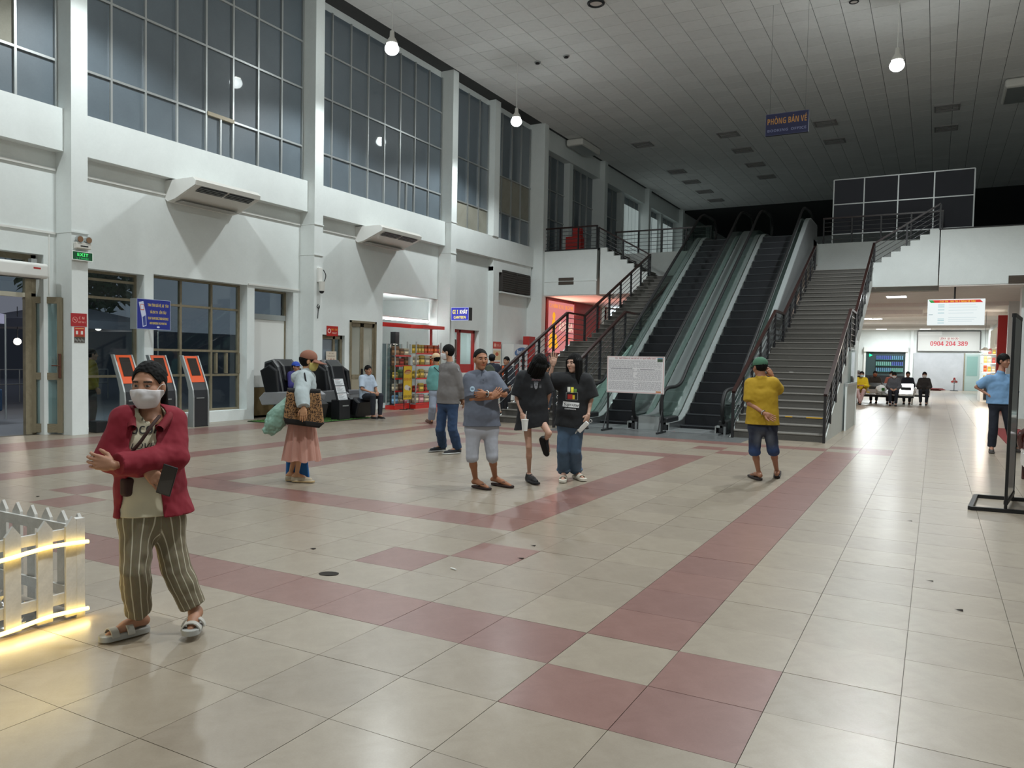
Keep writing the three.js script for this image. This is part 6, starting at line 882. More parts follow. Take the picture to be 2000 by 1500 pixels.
function capHat(col, o = {}) { return H => { // cap with brim; turn rotates the brim about the head
  const crown = ell(0, .052, -.012, .093, .088, .106), f0 = (x, y, z) => Math.max(Math.abs(crown(x, y, z) + .004) - .004 + .0, .042 - y); const geo = surfNet((x, y, z) => Math.max(crown(x, y, z), (o.low ?? .04) - y), V(-.115, .0, -.135), V(.115, .16, .115), .006);
  const br = o.brim ?? .075, bw = o.bw ?? .08, bs = new THREE.Shape(); bs.moveTo(-bw, 0); bs.quadraticCurveTo(-bw * 1.02, br, 0, br * 1.22); bs.quadraticCurveTo(bw * 1.02, br, bw, 0); bs.quadraticCurveTo(0, .035, -bw, 0);
  const bg = new THREE.ExtrudeGeometry(bs, { depth: .006, bevelEnabled: true, bevelSize: .003, bevelThickness: .003, bevelSegments: 1, curveSegments: 14 }); bg.rotateX(Math.PI / 2 + (o.tilt ?? .12)); const p = bg.attributes.position; for (let i = 0; i < p.count; i++) p.setY(i, p.getY(i) - (p.getX(i) ** 2) * 2.2); bg.translate(0, (o.low ?? .04) + .014, .058); bg.computeVertexNormals();
  const R = new THREE.Matrix4().makeRotationY(o.turn || 0), mat = o.map ? std({ map: o.map, roughness: .85 }) : cloth(col); for (const q of [geo, bg]) { q.applyMatrix4(R); q.applyMatrix4(H.HF); } const c = H.world('hat', geo, o.mat || mat); part2(H, c, 'brim', bg, o.brimMat || o.mat || mat);
}; }
// shoe along ankle-toe; style: shoe, slide, flipflop, sandal
function shoes(style, col, o = {}) { return H => { for (const k of ['A', 'B']) {
  if (o.only && o.only !== k) continue; const a = H.J['an' + k], t = H.J['toe' + k]; if (!t) continue; const up = o['up' + k] || V(0, 1, 0); let d = t.clone().sub(a); d.addScaledVector(up, -d.dot(up)); const L = d.length(); d.normalize(); const s = up.clone().cross(d).normalize(); const soleY = Math.min(a.clone().sub(H.b).dot(up) - .085, t.clone().sub(H.b).dot(up) - .03);
  const org = a.clone().addScaledVector(up, -(o.drop ?? .078)), Mx = new THREE.Matrix4().makeBasis(s, up, d).setPosition(org), im = Mx.clone().invert(); const len = L + .035, m = cloth(col, { roughness: .6 });
  const sole = (x, y, z, w0 = .036, w1 = .046) => { const zz = (z + .055) / (len + .055 + .02), w = w0 + (w1 - w0) * Math.sin(Math.min(1, Math.max(0, zz)) * 2.4); const cz = Math.max(0, Math.max(-.055 + w - z, z - (len + .015 - w))); return Math.hypot(Math.max(0, Math.abs(x)), cz) - w; };
  if (style === 'shoe') {
    const c = [cone(V(0, .035, -.02), .036, V(0, .028, len - .04), .03), cone(V(0, .08, -.012), .036, V(0, .03, -.02), .037), cone(V(0, .07, .015), .034, V(0, .04, len * .55), .034)]; const u = union(c, .03); const f0 = (x, y, z) => Math.max(Math.min(u(x, y, z), Math.max(sole(x, y, z), y - .022)), -y + .002, y - (o.top ?? .095));
    const geo = surfNet(f0, V(-.07, -.01, -.08), V(.07, .13, len + .03), .007); geo.applyMatrix4(Mx); const sh = H.world('shoe', geo, m); if (o.soleCol) { const g2 = surfNet((x, y, z) => Math.max(sole(x, y, z) - .004, y - .02, -y), V(-.07, -.01, -.08), V(.07, .04, len + .035), .006); g2.applyMatrix4(Mx); part2(H, sh, 'sole', g2, cloth(o.soleCol)); }
  } else {
    const th = o.th ?? .022, g2 = surfNet((x, y, z) => Math.max(sole(x, y, z) - .003, y - th - (o.heel || 0) * Math.max(0, .6 - z / len), -y), V(-.07, -.012, -.08), V(.07, .07, len + .035), .005); g2.applyMatrix4(Mx); const sh = H.world(style === 'flipflop' ? 'flip_flop' : style === 'slide' ? 'slide' : 'sandal', g2, cloth(o.soleCol || col));
    const strap = (z, zr, h, r0) => { const u = cone(V(0, h * .3, z - zr), r0, V(0, h * .3, z + zr), r0 - .004); const g3 = surfNet((x, y, z2) => Math.max(Math.abs(Math.hypot(x / 1.15, y * .9 - .012) - r0) - .004, Math.abs(z2 - z) - zr, th * .6 - y), V(-.08, -.01, z - zr - .01), V(.08, .1, z + zr + .01), .0045); g3.applyMatrix4(Mx); part2(H, sh, 'strap', g3, m); };
    if (style === 'flipflop') { for (const x of [-.03, .03]) { const g3 = tube([V(0, th + .004, len * .78), V(x * .5, th + .034, len * .6), V(x * 1.15, th + .004, len * .28)], .007, 14, 6); g3.applyMatrix4(Mx); part2(H, sh, 'strap', g3, m); } }
    else if (style === 'slide') strap(len * .62, .04, .05, .047);
    else { strap(len * .74, .022, .04, .043); strap(len * .34, .02, .07, .052); }
  } } }; }
// printed patch that follows a garment; size in metres around an offset (right, up) from the chest
function printOn(name, garment, cx, cy, w, h, tex, label, sgn = 1) { return H => {
  const f = H['f_' + garment]; const N = 14, P = [], uv = [], id = []; const c = H.pt([cx, cy, .35 * sgn]);
  for (let j = 0; j <= N; j++) for (let i = 0; i <= N; i++) { const p = c.clone().addScaledVector(H.right, (i / N - .5) * w * sgn).add(V(0, (.5 - j / N) * h, 0)); let t = 0; for (let s = 0; s < 60; s++) { const d = f(p.x - H.n.x * t * sgn, p.y, p.z - H.n.z * t * sgn); if (d < .001 || t > .7) break; t += Math.max(.002, d * .7); } if (t > .7) t = .35; t -= .005; P.push(p.x - H.n.x * t * sgn, p.y, p.z - H.n.z * t * sgn); uv.push(i / N, 1 - j / N); }
  for (let j = 0; j < N; j++) for (let i = 0; i < N; i++) { const a = j * (N + 1) + i, b = a + 1, c2 = a + N + 1, d = c2 + 1; id.push(a, c2, b, b, c2, d); }
  const g = new THREE.BufferGeometry(); g.setAttribute('position', new THREE.Float32BufferAttribute(P, 3)); g.setAttribute('uv', new THREE.Float32BufferAttribute(uv, 2)); g.setIndex(id); g.computeVertexNormals(); H.world(name, g, std({ map: tex, roughness: .8, transparent: true, alphaTest: .35, side: THREE.DoubleSide }), label);
}; }
const G = (u, v, up) => [u, v, 'g', 0, up];
const textTex = (w, h, fn) => canvasTex(w, h, (x, W, H) => { x.clearRect(0, 0, W, H); fn(x, W, H); });
const knit = (c, amp = 14) => { const q = hex(c).convertLinearToSRGB(); return mottled([q.r * 255, q.g * 255, q.b * 255], amp, 12, amp * 1.2, 3); };
// ---- woman in the red jacket ----
{
  const stripe = dataTex(64, (u) => { const w = Math.abs(u - .5) < .075; return w ? [188, 182, 162] : [118, 108, 88].map(c => cl(c + (rnd() - .5) * 14)); }); stripe.repeat.set(1, 1);
  const H = makePerson({ base: [300, 1243], label: 'person in a red jacket, face mask and striped trousers, arms crossed, walking', skin: 0xa97a60, cell: .010, headCell: .0045, headScale: 1.02, build: 1.04, yaw: -.42, pitch: .06,
    j: { head: [290, 755, .02], neck: [293, 806, -.02], shA: [236, 822, .04], shB: [342, 822, -.06], elA: [214, 894, .06], elB: [341, 892, .06], wrA: [286, 914, .17], wrB: [222, 909, .26], hipA: [270, 1016, .03], hipB: [324, 1016, -.03], knA: [263, 1112, .1], knB: [345, 1112, .0], anA: G(272, 1238, .085), anB: [382, 1196, -.0], toeA: G(213, 1253, .03), toeB: [373, 1228, .12] },
    handA: { d: [.6, -.75, .1], n: [0, 0, -1], t: 1, curl: .35, s: .95 }, handB: { d: [-1, .25, -.15], n: [0, 0, -1], t: -1, curl: .7, s: .95 },
    wear: [hairShort({ grow: .009, line: .082, fw: .058, nape: -.07, cell: .005 }),
      H => { const q = surfNet((x, y, z) => Math.min(ell(.02, -.03, -.085, .045, .06, .035)(x, y, z), cone(V(.03, -.04, -.095), .03, V(.05, -.17, -.1), .014)(x, y, z)) + .003 * noise(x * 60, y * 20, z * 60), V(-.06, -.21, -.16), V(.12, .06, -.02), .006); q.applyMatrix4(H.HF); H.world('ponytail', q, HAIR); },
      faceMask(0xd9d4d6),
      trousers('trousers', std({ map: stripe, roughness: .9 }), { r: .016, len: 1.84, stripes: .042, amp: .016, flare: .012, cell: .009, fr: 12, label: 'beige trousers with thin white stripes' }),
      shirt('shirt', cloth(0xc8bfa6), { r: .012, sleeve: .5, hem: 1001, amp: .008, neck: .075, long: true }),
      shirt('jacket', cloth(0x7f1426), { r: .024, sleeve: 1.93, hem: 1004, long: true, flare: .03, amp: .016, fr: 13, cell: .009, neck: .085, openX: -.055, openZ: .03, open: p => .055 + Math.max(0, 1.2 - p.y) * .10, label: 'open dark red zip jacket' }),
      H => { const P = (u, v, d) => H.pt([u, v, d]); H.world('jacket_collar', tube([P(258, 836, .13), P(258, 812, .06), P(272, 803, -.05), P(300, 799, -.1), P(326, 803, -.08), P(330, 813, .03), P(312, 838, .12)], .022, 40, 8), cloth(0x74121f)); },
      printOn('shirt_print', 'shirt', 276, 862, .2, .2, textTex(256, 256, (x) => { x.fillStyle = '#2c2a2a'; fitText(x, 'COCOA', 128, 84, 230, 74); fitText(x, 'LOVE', 128, 190, 150, 50, 'italic'); }), 'dark printed lettering'),
      shoes('sandal', 0xb4b0a8, { soleCol: 0xa9a8a4, th: .032 })] });
  const P = (u, v, dz) => H.pt([u, v, dz]);
  const ph = thing('phone', 'black smartphone held by the person in the red jacket', 'phone', P(326, 938, .27).toArray()); loc(ph, 'case', rbx(-.038, .038, -.08, .08, -.005, .005, .004), M.black, [0, 0, 0], [.1, .5, -.35]); loc(ph, 'screen', bx(-.034, .034, -.074, .074, .0052, .0056), M.screenOff, [0, 0, 0], [.1, .5, -.35]);
  const bg = thing('crossbody_bag', 'thin brown bag strap across the chest of the person in red', 'bag', P(270, 960, .1).toArray()); part(bg, 'strap', tube([P(312, 812, .08), P(296, 832, .155), P(275, 862, .175), P(258, 884, .165), P(250, 930, .13)], .009, 30, 6), cloth(0x3a2420)); part(bg, 'pouch', rbx(P(255, 950, .1).x - .03, P(255, 950, .1).x + .03, P(255, 950, .1).y - .05, P(255, 950, .1).y + .05, P(255, 950, .1).z - .05, P(255, 950, .1).z + .05, .02), cloth(0x3a2420));
}
// ---- woman with the leopard bag ----
{
  const H = makePerson({ base: [588, 943], hatted: true, label: 'person in a brown sun visor and pale hooded jacket standing with big bags', skin: 0xb88a66, cell: .011, headCell: .006, yaw: 1.45, pitch: .08,
    j: { head: [604, 706, 0], neck: [599, 726, 0], shA: [594, 737, .16], shB: [600, 737, -.16], elA: [589, 770, .32], elB: [606, 772, -.18], wrA: [593, 796, .42], wrB: [616, 796, -.1], hipA: [592, 800, .08], hipB: [594, 800, -.08], knA: [588, 872, .1], knB: [580, 872, -.06], anA: G(579, 942, .085), anB: G(567, 940, .085), toeA: G(606, 943, .03), toeB: G(592, 941, .03) },
    handA: { d: [0, -1, .05], n: [0, 0, -1], t: -1, curl: .3 }, handB: { d: [.3, -1, 0], n: [0, 0, 1], t: 1, curl: .5 },
    wear: [hairShort({ grow: .02, line: .04, nape: -.1 }), faceMask(0xc7b86e, { loops: false }), capHat(0x8a5c4a, { brim: .13, bw: .11, tilt: .32, low: .025 }),
      H => { // gathered tulle skirt
        const top = H.pt([594, 786, 0]).y, bot = H.pt([588, 898, 0]).y, c = H.pt([590, 850, 0]), S = []; const N = 96, R = 14; for (let j = 0; j <= R; j++) { const t = j / R, y = top + (bot - top) * t, r0 = .12 + .1 * t; for (let i = 0; i <= N; i++) { const a = i / N * 6.2832, r = r0 * (1 + .1 * t * Math.sin(a * 11) + .05 * t * Math.sin(a * 23 + 1)); S.push(c.x + Math.cos(a) * r, y + .012 * t * Math.sin(a * 7), c.z + Math.sin(a) * r); } } const id = []; for (let j = 0; j < R; j++) for (let i = 0; i < N; i++) { const p = j * (N + 1) + i; id.push(p, p + 1, p + N + 1, p + 1, p + N + 2, p + N + 1); } const g = new THREE.BufferGeometry(); g.setAttribute('position', new THREE.Float32BufferAttribute(S, 3)); g.setAttribute('uv', new THREE.Float32BufferAttribute(new Float32Array(S.length / 3 * 2), 2)); g.setIndex(id); g.computeVertexNormals(); H.world('skirt', g, phy({ color: 0xcf9c8c, roughness: 1, transmission: .35, thickness: 0, side: THREE.DoubleSide }), 'sheer pink tulle skirt'); },
      shirt('hooded_jacket', cloth(0xaab4b6), { r: .03, sleeve: 1.95, hem: 792, amp: .018, fr: 11, sl: .018, cell: .010 }),
      H => { const p = H.pt([585, 738, 0]); const q = surfNet((x, y, z) => ell(p.x, p.y, p.z, .1, .09, .1)(x, y, z) + .01 * noise(x * 20, y * 20, z * 20), V(p.x - .16, p.y - .16, p.z - .16), V(p.x + .16, p.y + .16, p.z + .16), .01); H.world('hood', q, cloth(0xaab4b6)); },
      shoes('shoe', 0xb3a58e, { soleCol: 0xb49a72, top: .06 })] });
  const P = (u, v, dz) => H.pt([u, v, dz]);
  const leo = (() => { seed = 61; const pts = []; for (let k = 0; k < 420; k++) pts.push([rnd(), rnd(), .013 + rnd() * .009]); return dataTex(256, (u, v) => { let best = 9, w = 0; for (const [a, b, r] of pts) { let dx = Math.abs(u - a), dy = Math.abs(v - b); dx = Math.min(dx, 1 - dx); dy = Math.min(dy, 1 - dy); const d = Math.hypot(dx, dy) / r; if (d < best) best = d; } return best < .4 ? [96, 62, 36] : best < 1.0 ? [34, 24, 20] : [150, 112, 74]; }); })();
  const bagGeo = (pts, thick, dz) => { const W = pts.map(p => P(p[0], p[1], dz)), c = W.reduce((a, b) => a.add(b), V(0, 0, 0)).multiplyScalar(1 / W.length); const s = new THREE.Shape(W.map(w => new THREE.Vector2(w.clone().sub(c).dot(H.right), w.y - c.y))); const g = new THREE.ExtrudeGeometry(s, { depth: thick, bevelEnabled: true, bevelSize: .025, bevelThickness: .05, bevelSegments: 4, curveSegments: 6 }); g.translate(0, 0, -thick / 2); const uv = g.attributes.uv, p = g.attributes.position; for (let i = 0; i < p.count; i++) uv.setXY(i, p.getX(i) * 3.2, p.getY(i) * 3.2); g.applyMatrix4(new THREE.Matrix4().makeBasis(H.right, V(0, 1, 0), H.n)); g.translate(c.x, c.y, c.z); return g; };
  const lb = thing('tote_bag', 'leopard-print tote bag hanging from the shoulder of the person with the visor', 'bag', P(595, 828, .2).toArray());
  part(lb, 'front', bagGeo([[564, 768], [622, 770], [629, 824], [558, 816]], .1, .2), std({ map: leo, roughness: .9 }), 'leopard print fabric'); part(lb, 'black_base', bagGeo([[558, 817], [629, 826], [622, 831], [560, 823]], .12, .2), cloth(0x14100f)); part(lb, 'black_rim', bagGeo([[565, 762], [622, 764], [622, 769], [564, 767]], .1, .19), cloth(0x14100f));
  for (const dz of [.28, .24]) part(lb, 'strap', tube([P(dz > .25 ? 602 : 588, 768, .27), P(597, 742, dz), P(595, 728, .19), P(600, 735, .14), P(604, 768, .16)], .01, 30, 6), cloth(0x17161a));
  const gb = thing('plastic_bag', 'pale green plastic bag bulging behind the leopard tote', 'bag', P(548, 836, 0).toArray());
  { const c = P(547, 808, -.02), q = surfNet((x, y, z) => { const lx = (x - c.x) * H.right.x + (z - c.z) * H.right.z, lz = (x - c.x) * H.n.x + (z - c.z) * H.n.z, yy = y - c.y; const sh = lx - yy * .5; const w = .15 - .12 * Math.max(0, yy / .24); return Math.hypot(sh / Math.max(.03, w) , lz / .12, yy / .25) * .1 - .1 + .02 * noise(x * 9, y * 9, z * 9) + .008 * noise(x * 30, y * 30, z * 30); }, V(c.x - .4, c.y - .3, c.z - .4), V(c.x + .4, c.y + .36, c.z + .4), .014); part(gb, 'bag_body', q, phy({ color: 0x8fb5a4, roughness: .4, transmission: .15, thickness: 0 })); part(gb, 'handle', tube([P(563, 770, .0), P(572, 776, .02), P(580, 792, .05)], .012, 14, 6), cloth(0x8fb5a4)); }
  const bb = thing('shopping_bag', 'bright blue shopping bag behind the legs of the person with the visor', 'bag', P(582, 936, -.2).toArray()); part(bb, 'bag_body', bagGeo([[563, 900], [597, 897], [601, 932], [562, 930]], .06, -.22), cloth(0x1d5f9e)); part(bb, 'handle', tube([P(572, 900, -.22), P(578, 882, -.2), P(586, 878, -.2), P(590, 898, -.22)], .008, 14, 5), cloth(0x1d5f9e));
}
// ---- man with crossed arms ----
makePerson({ base: [942, 957], label: 'person in a grey polo shirt and white shorts standing with arms crossed', skin: 0xa06c4e, cell: .011, headCell: .005, headScale: 1.02, build: 1.1, belly: .03, yaw: .38,
  j: { head: [939, 703, 0], neck: [937, 728, -.02], shA: [915, 741, .02], shB: [966, 740, -.06], elA: [922, 779, .09], elB: [985, 770, .04], wrA: [961, 777, .2], wrB: [948, 769, .23], hipA: [925, 838, .02], hipB: [957, 838, -.04], knA: [922, 892, .05], knB: [961, 890, 0], anA: G(929, 953, .085), anB: G(967, 948, .085), toeA: G(952, 957, .028), toeB: G(996, 953, .028) },
  handA: { d: [.6, .7, -.2], n: [0, 0, -1], t: -1, curl: .3, s: 1 }, handB: { d: [-1, -.2, -.3], n: [0, 0, -1], t: -1, curl: .6 },
  wear: [hairShort({ grow: .004, line: .08, nape: -.045, fw: .04 }), trousers('shorts', cloth(0xa9abb4), { r: .016, len: 1.12, flare: .0, amp: .012 }),
    shirt('polo_shirt', std({ map: knit(0x5d626f, 16), roughness: .9 }), { r: .026, sleeve: .92, sl: .016, hem: 832, long: true, amp: .014, fr: 11, cell: .010, color: null }),
    H => { for (const s of [-1, 1]) { const q = surfNet((x, y, z) => { const p = V(x, y, z).sub(H.J.neck); const l = p.dot(H.right), f = p.dot(H.n); return Math.max(Math.abs(Math.hypot(l, f * .95, 0) - .072 - (.0 - p.y) * .35) - .006, p.y - .02, -.05 - p.y, s * (-l) - .012, (f > .03 ? .012 - Math.abs(l) + .1 * (p.y + .05) : -1)); }, H.J.neck.clone().add(V(-.16, -.09, -.16)), H.J.neck.clone().add(V(.16, .06, .16)), .007); H.world('collar', q, cloth(0x3c414e)); } const q = H.pt([944, 742, .12]); part2(H, H.body, 'button', new THREE.SphereGeometry(.006, 8, 6).translate(q.x, q.y, q.z), M.dark); },
    printOn('sleeve_patch', 'polo_shirt', 922, 761, .07, .08, textTex(64, 64, (x) => { x.fillStyle = '#9fb4c4'; x.beginPath(); x.arc(32, 32, 26, 0, 7); x.fill(); x.fillStyle = '#52667a'; x.fillRect(18, 26, 28, 12); }), 'pale blue sleeve badge'),
    H => { const w = H.J.wrB, e = H.J.elB, d = e.clone().sub(w).normalize(), q = new THREE.TorusGeometry(.034, .007, 8, 24); q.applyQuaternion(new THREE.Quaternion().setFromUnitVectors(V(0, 0, 1), d)); const c = w.clone().addScaledVector(d, .02); q.translate(c.x, c.y, c.z); const m = H.world('wristwatch', q, M.steel); const f = c.clone().addScaledVector(H.n, .034); part2(H, m, 'watch_face', new THREE.SphereGeometry(.014, 12, 8).translate(f.x, f.y, f.z), M.dark); },
    shoes('flipflop', 0x2a1a16, { soleCol: 0x2e1c18 })] });
// ---- man in the grey sweatshirt ----
makePerson({ base: [868, 887], label: 'person in a grey sweatshirt, jeans and face mask with hands behind back', skin: 0xa87c62, cell: .012, headCell: .006, yaw: -1.75, pitch: .02,
  j: { head: [874, 689, 0], neck: [879, 709, 0], shA: [866, 720, -.16], shB: [889, 720, .14], elA: [880, 757, -.2], elB: [900, 756, .1], wrA: [900, 779, -.06], wrB: [904, 778, .06], hipA: [866, 790, -.08], hipB: [884, 790, .07], knA: [860, 838, -.06], knB: [884, 838, .08], anA: G(864, 881, .085), anB: G(894, 886, .085), toeA: G(842, 883, .03), toeB: G(870, 888, .03) },
  handB: { d: [.25, -1, 0], n: [-1, 0, .2], t: 1, curl: .5 }, handA: { d: [.3, -1, 0], n: [1, 0, 0], t: 1, curl: .6 },
  wear: [hairShort({ grow: .012, line: .05, nape: -.06 }), faceMask(0xd6d6d8), trousers('jeans', cloth(0x2a3f5e, { vertexColors: false }), { r: .016, len: 1.97, flare: .02, amp: .018, fr: 12 }),
    shirt('sweatshirt', std({ map: knit(0x716d6c, 18), roughness: .95 }), { r: .032, sleeve: 1.96, hem: 788, amp: .014, fr: 10, sl: .014 }),
    H => { for (let k = 0; k < 3; k++) { const a = lerpV(H.J.shB, H.J.neck, .12 + k * .18).addScaledVector(H.n, .05).add(V(0, .05, 0)); H.world('shoulder_stripe', tube([a, a.clone().add(H.right.clone().multiplyScalar(.05)).add(V(0, -.03, 0)).addScaledVector(H.n, .03), a.clone().add(H.right.clone().multiplyScalar(.085)).add(V(0, -.1, 0)).addScaledVector(H.n, .04)], .009, 10, 5), cloth(0xa9a7ad)); } },
    shoes('shoe', 0x26262b, { soleCol: 0xb9b9b5, top: .07 })] });
// ---- person in teal hoodie ----
makePerson({ base: [848, 829], hatted: true, label: 'person in a teal hooded top and cream hat seen from behind at the snack shop', skin: 0xa5785c, cell: .014, headCell: .007, yaw: -2.4,
  j: { head: [851, 701, 0], neck: [852, 716, 0], shA: [843, 722, .06], shB: [862, 722, -.06], elA: [839, 744, .06], elB: [866, 746, -.06], wrA: [840, 762, 0], wrB: [866, 762, -.2], hipA: [846, 766, 0], hipB: [857, 766, 0], knA: [845, 794, 0], knB: [862, 796, -.05], anA: G(842, 827, .085), anB: G(868, 826, .085), toeA: G(834, 823, .03), toeB: G(862, 822, .03) },
  handA: { d: [0, -1, 0], n: [1, 0, 0], curl: .5 }, handB: { d: [0, -1, 0], n: [-1, 0, 0], curl: .5 },
  wear: [hairShort({ grow: .016 }), capHat(0xcbb08c, { brim: .06, bw: .1, low: .02 }), trousers('trousers', cloth(0x8f98a8), { r: .024, len: 1.9, flare: .02 }), shirt('hooded_top', cloth(0x5d918e), { r: .03, sleeve: 1.95, hem: 762 }), H => { const a = H.pt([848, 717, .12]), b = H.pt([866, 735, .14]); H.world('bag_strap', tube([a, lerpV(a, b, .5).addScaledVector(H.n, .03), b], .01, 12, 5), M.dark); }, shoes('shoe', 0x6a4a3c, { soleCol: 0x6a4a3c, top: .06 })] });
// ---- girl lifting one leg ----
{
  const H = makePerson({ base: [1040, 947], label: 'person in a long black T-shirt and black boots lifting one leg, hair over the face', skin: 0xbf9580, cell: .011, headCell: .006, yaw: .3, pitch: .75, roll: -.15, build: .92,
    j: { head: [1053, 712, .1], neck: [1044, 731, .02], shA: [1018, 738, .02], shB: [1062, 738, -.02], elA: [1010, 778, .03], elB: [1072, 770, -.06], wrA: [1020, 809, .12], wrB: [1066, 800, -.16], hipA: [1028, 816, 0], hipB: [1052, 814, 0], knA: [1033, 872, .02], knB: [1072, 846, .16], anA: G(1033, 941, .09), anB: [1066, 858, -.18], toeA: G(1047, 947, .03), toeB: [1072, 880, -.2] },
    handA: { d: [.35, -1, .1], n: [.3, 0, -.8], t: 1, curl: .55 }, handB: { d: [-.3, -.8, 0], n: [0, 0, 1], curl: .5 },
    wear: [hairLong({ len: .24, cover: true, front: 1 }), shirt('t_shirt', cloth(0x17181c), { r: .034, sleeve: .9, sl: .02, hem: 834, long: true, flare: .03, amp: .014, fr: 9, slope: .2 })].concat([
      printOn('chest_print', 't_shirt', 1047, 752, .17, .16, textTex(256, 240, (x) => { x.fillStyle = '#8a6a6c'; x.font = 'italic bold 44px serif'; x.textAlign = 'center'; x.fillText('Heaven', 128, 50); x.fillStyle = '#8f8f94'; x.fillRect(88, 74, 80, 10); x.beginPath(); x.moveTo(92, 100); x.lineTo(164, 100); x.lineTo(156, 180); x.lineTo(128, 214); x.lineTo(100, 180); x.closePath(); x.fill(); x.fillStyle = '#1c1c20'; x.fillRect(112, 112, 8, 40); x.fillRect(136, 112, 8, 40); x.fillStyle = '#8f8f94'; for (let k = 0; k < 3; k++) { x.fillRect(30, 130 + k * 22, 40, 7); x.fillRect(186, 130 + k * 22, 40, 7); } }), 'grey crest print'),
      shoes('shoe', 0x0f0f12, { only: 'A', soleCol: 0x141416, top: .125 }), shoes('shoe', 0x0f0f12, { only: 'B', upB: V(.25, .35, -.9).normalize(), soleCol: 0x141416, top: .125 })]) });
  const c = H.pt([1025, 832, .2]), g = thing('paper_cup', 'white paper cup with a straw held by the person in black boots', 'cup', [c.x, c.y - .06, c.z]); loc(g, 'cup', new THREE.CylinderGeometry(.043, .032, .13, 20), M.white, [0, .065, 0]); loc(g, 'lid', new THREE.CylinderGeometry(.045, .045, .01, 20), M.white, [0, .135, 0]); loc(g, 'straw', rod(V(0, .13, 0), V(.02, .24, 0), .004), M.white);
}
// ---- girl with raised hand ----
{
  const H = makePerson({ base: [1116, 941], label: 'person in an oversized black T-shirt and wide jeans raising one hand', skin: 0xc29a86, cell: .011, headCell: .005, yaw: -.75, pitch: .06,
    j: { head: [1121, 710, .0], neck: [1123, 733, -.03], shA: [1100, 744, .0], shB: [1146, 746, -.04], elA: [1072, 744, .06], elB: [1154, 780, -.02], wrA: [1080, 713, .1], wrB: [1149, 810, .08], hipA: [1103, 832, 0], hipB: [1127, 832, 0], knA: [1100, 880, .02], knB: [1123, 880, 0], anA: G(1101, 935, .085), anB: G(1124, 934, .085), toeA: G(1099, 943, .03), toeB: G(1139, 940, .03) },
    handA: { d: [.12, 1, .05], n: [.1, 0, 1], t: -1, curl: .06, spread: .3 }, handB: { d: [-.35, -1, .1], n: [-.6, 0, -.6], t: -1, curl: .7 },
    wear: [hairLong({ len: .36, front: .95 }), trousers('jeans', cloth(0x4a6078), { r: .018, len: 1.93, flare: .026, amp: .014, top: .2 }),
      H => { for (const k of ['A', 'B']) { const a = lerpV(H.J['kn' + k], H.J['an' + k], .88), q = new THREE.TorusGeometry(.082, .014, 8, 26); q.rotateX(Math.PI / 2); q.scale(1, 1.5, 1); q.translate(a.x, a.y, a.z); H.world('jeans_cuff', q, cloth(0x5c738c)); } },
      shirt('t_shirt', cloth(0x121316), { r: .042, sleeve: .95, sl: .03, hem: 834, long: true, flare: .03, amp: .016, fr: 8, slope: -.1 }),
      printOn('chest_print', 't_shirt', 1115, 795, .22, .12, textTex(440, 240, (x) => { x.fillStyle = '#dcdcdc'; x.save(); x.translate(220, 90); x.rotate(.08); x.fillRect(-205, -70, 410, 130); x.fillStyle = '#151515'; x.font = 'bold italic 100px sans-serif'; x.textAlign = 'center'; x.textBaseline = 'middle'; x.fillText('Sup××me', 0, 0, 380); x.restore(); x.fillStyle = '#c9c9c9'; x.font = 'bold 46px sans-serif'; x.textAlign = 'center'; x.save(); x.translate(205, 210); x.rotate(.06); x.fillText('COMPANION', 0, 0); x.restore(); }), 'white lettering panel'),
      printOn('colour_print', 't_shirt', 1117, 770, .16, .17, textTex(160, 170, (x) => { x.fillStyle = '#d8cf3a'; x.fillRect(66, 6, 34, 70); x.fillStyle = '#c9c7ba'; x.fillRect(22, 4, 36, 60); x.fillStyle = '#58803c'; x.fillRect(106, 26, 34, 46); x.fillStyle = '#a52a22'; x.fillRect(26, 96, 60, 60); x.fillStyle = '#cfae2c'; x.fillRect(88, 104, 28, 52); x.strokeStyle = '#aaaaaa'; x.lineWidth = 3; x.strokeRect(8, 72, 144, 94); }), 'abstract patches of colour'),
      shoes('slide', 0xcfc8b8, { soleCol: 0xd2ccbe, th: .034 })] });
  const c = H.pt([1139, 834, .14]), g = thing('white_mask', 'folded white face mask held by the person in wide jeans', 'face mask', c.toArray()); loc(g, 'fabric', rbx(-.085, .085, -.03, .03, -.014, .014, .012), M.white, [0, 0, 0], [.2, .4, .75]); loc(g, 'ear_loop', tube([V(.07, .05, 0), V(.1, .1, .01), V(.12, .08, 0), V(.09, .06, 0)], .003, 14, 5), M.white); loc(g, 'ear_loop', tube([V(-.07, -.05, 0), V(-.1, -.09, .01), V(-.09, -.05, 0)], .003, 14, 5), M.white);
}
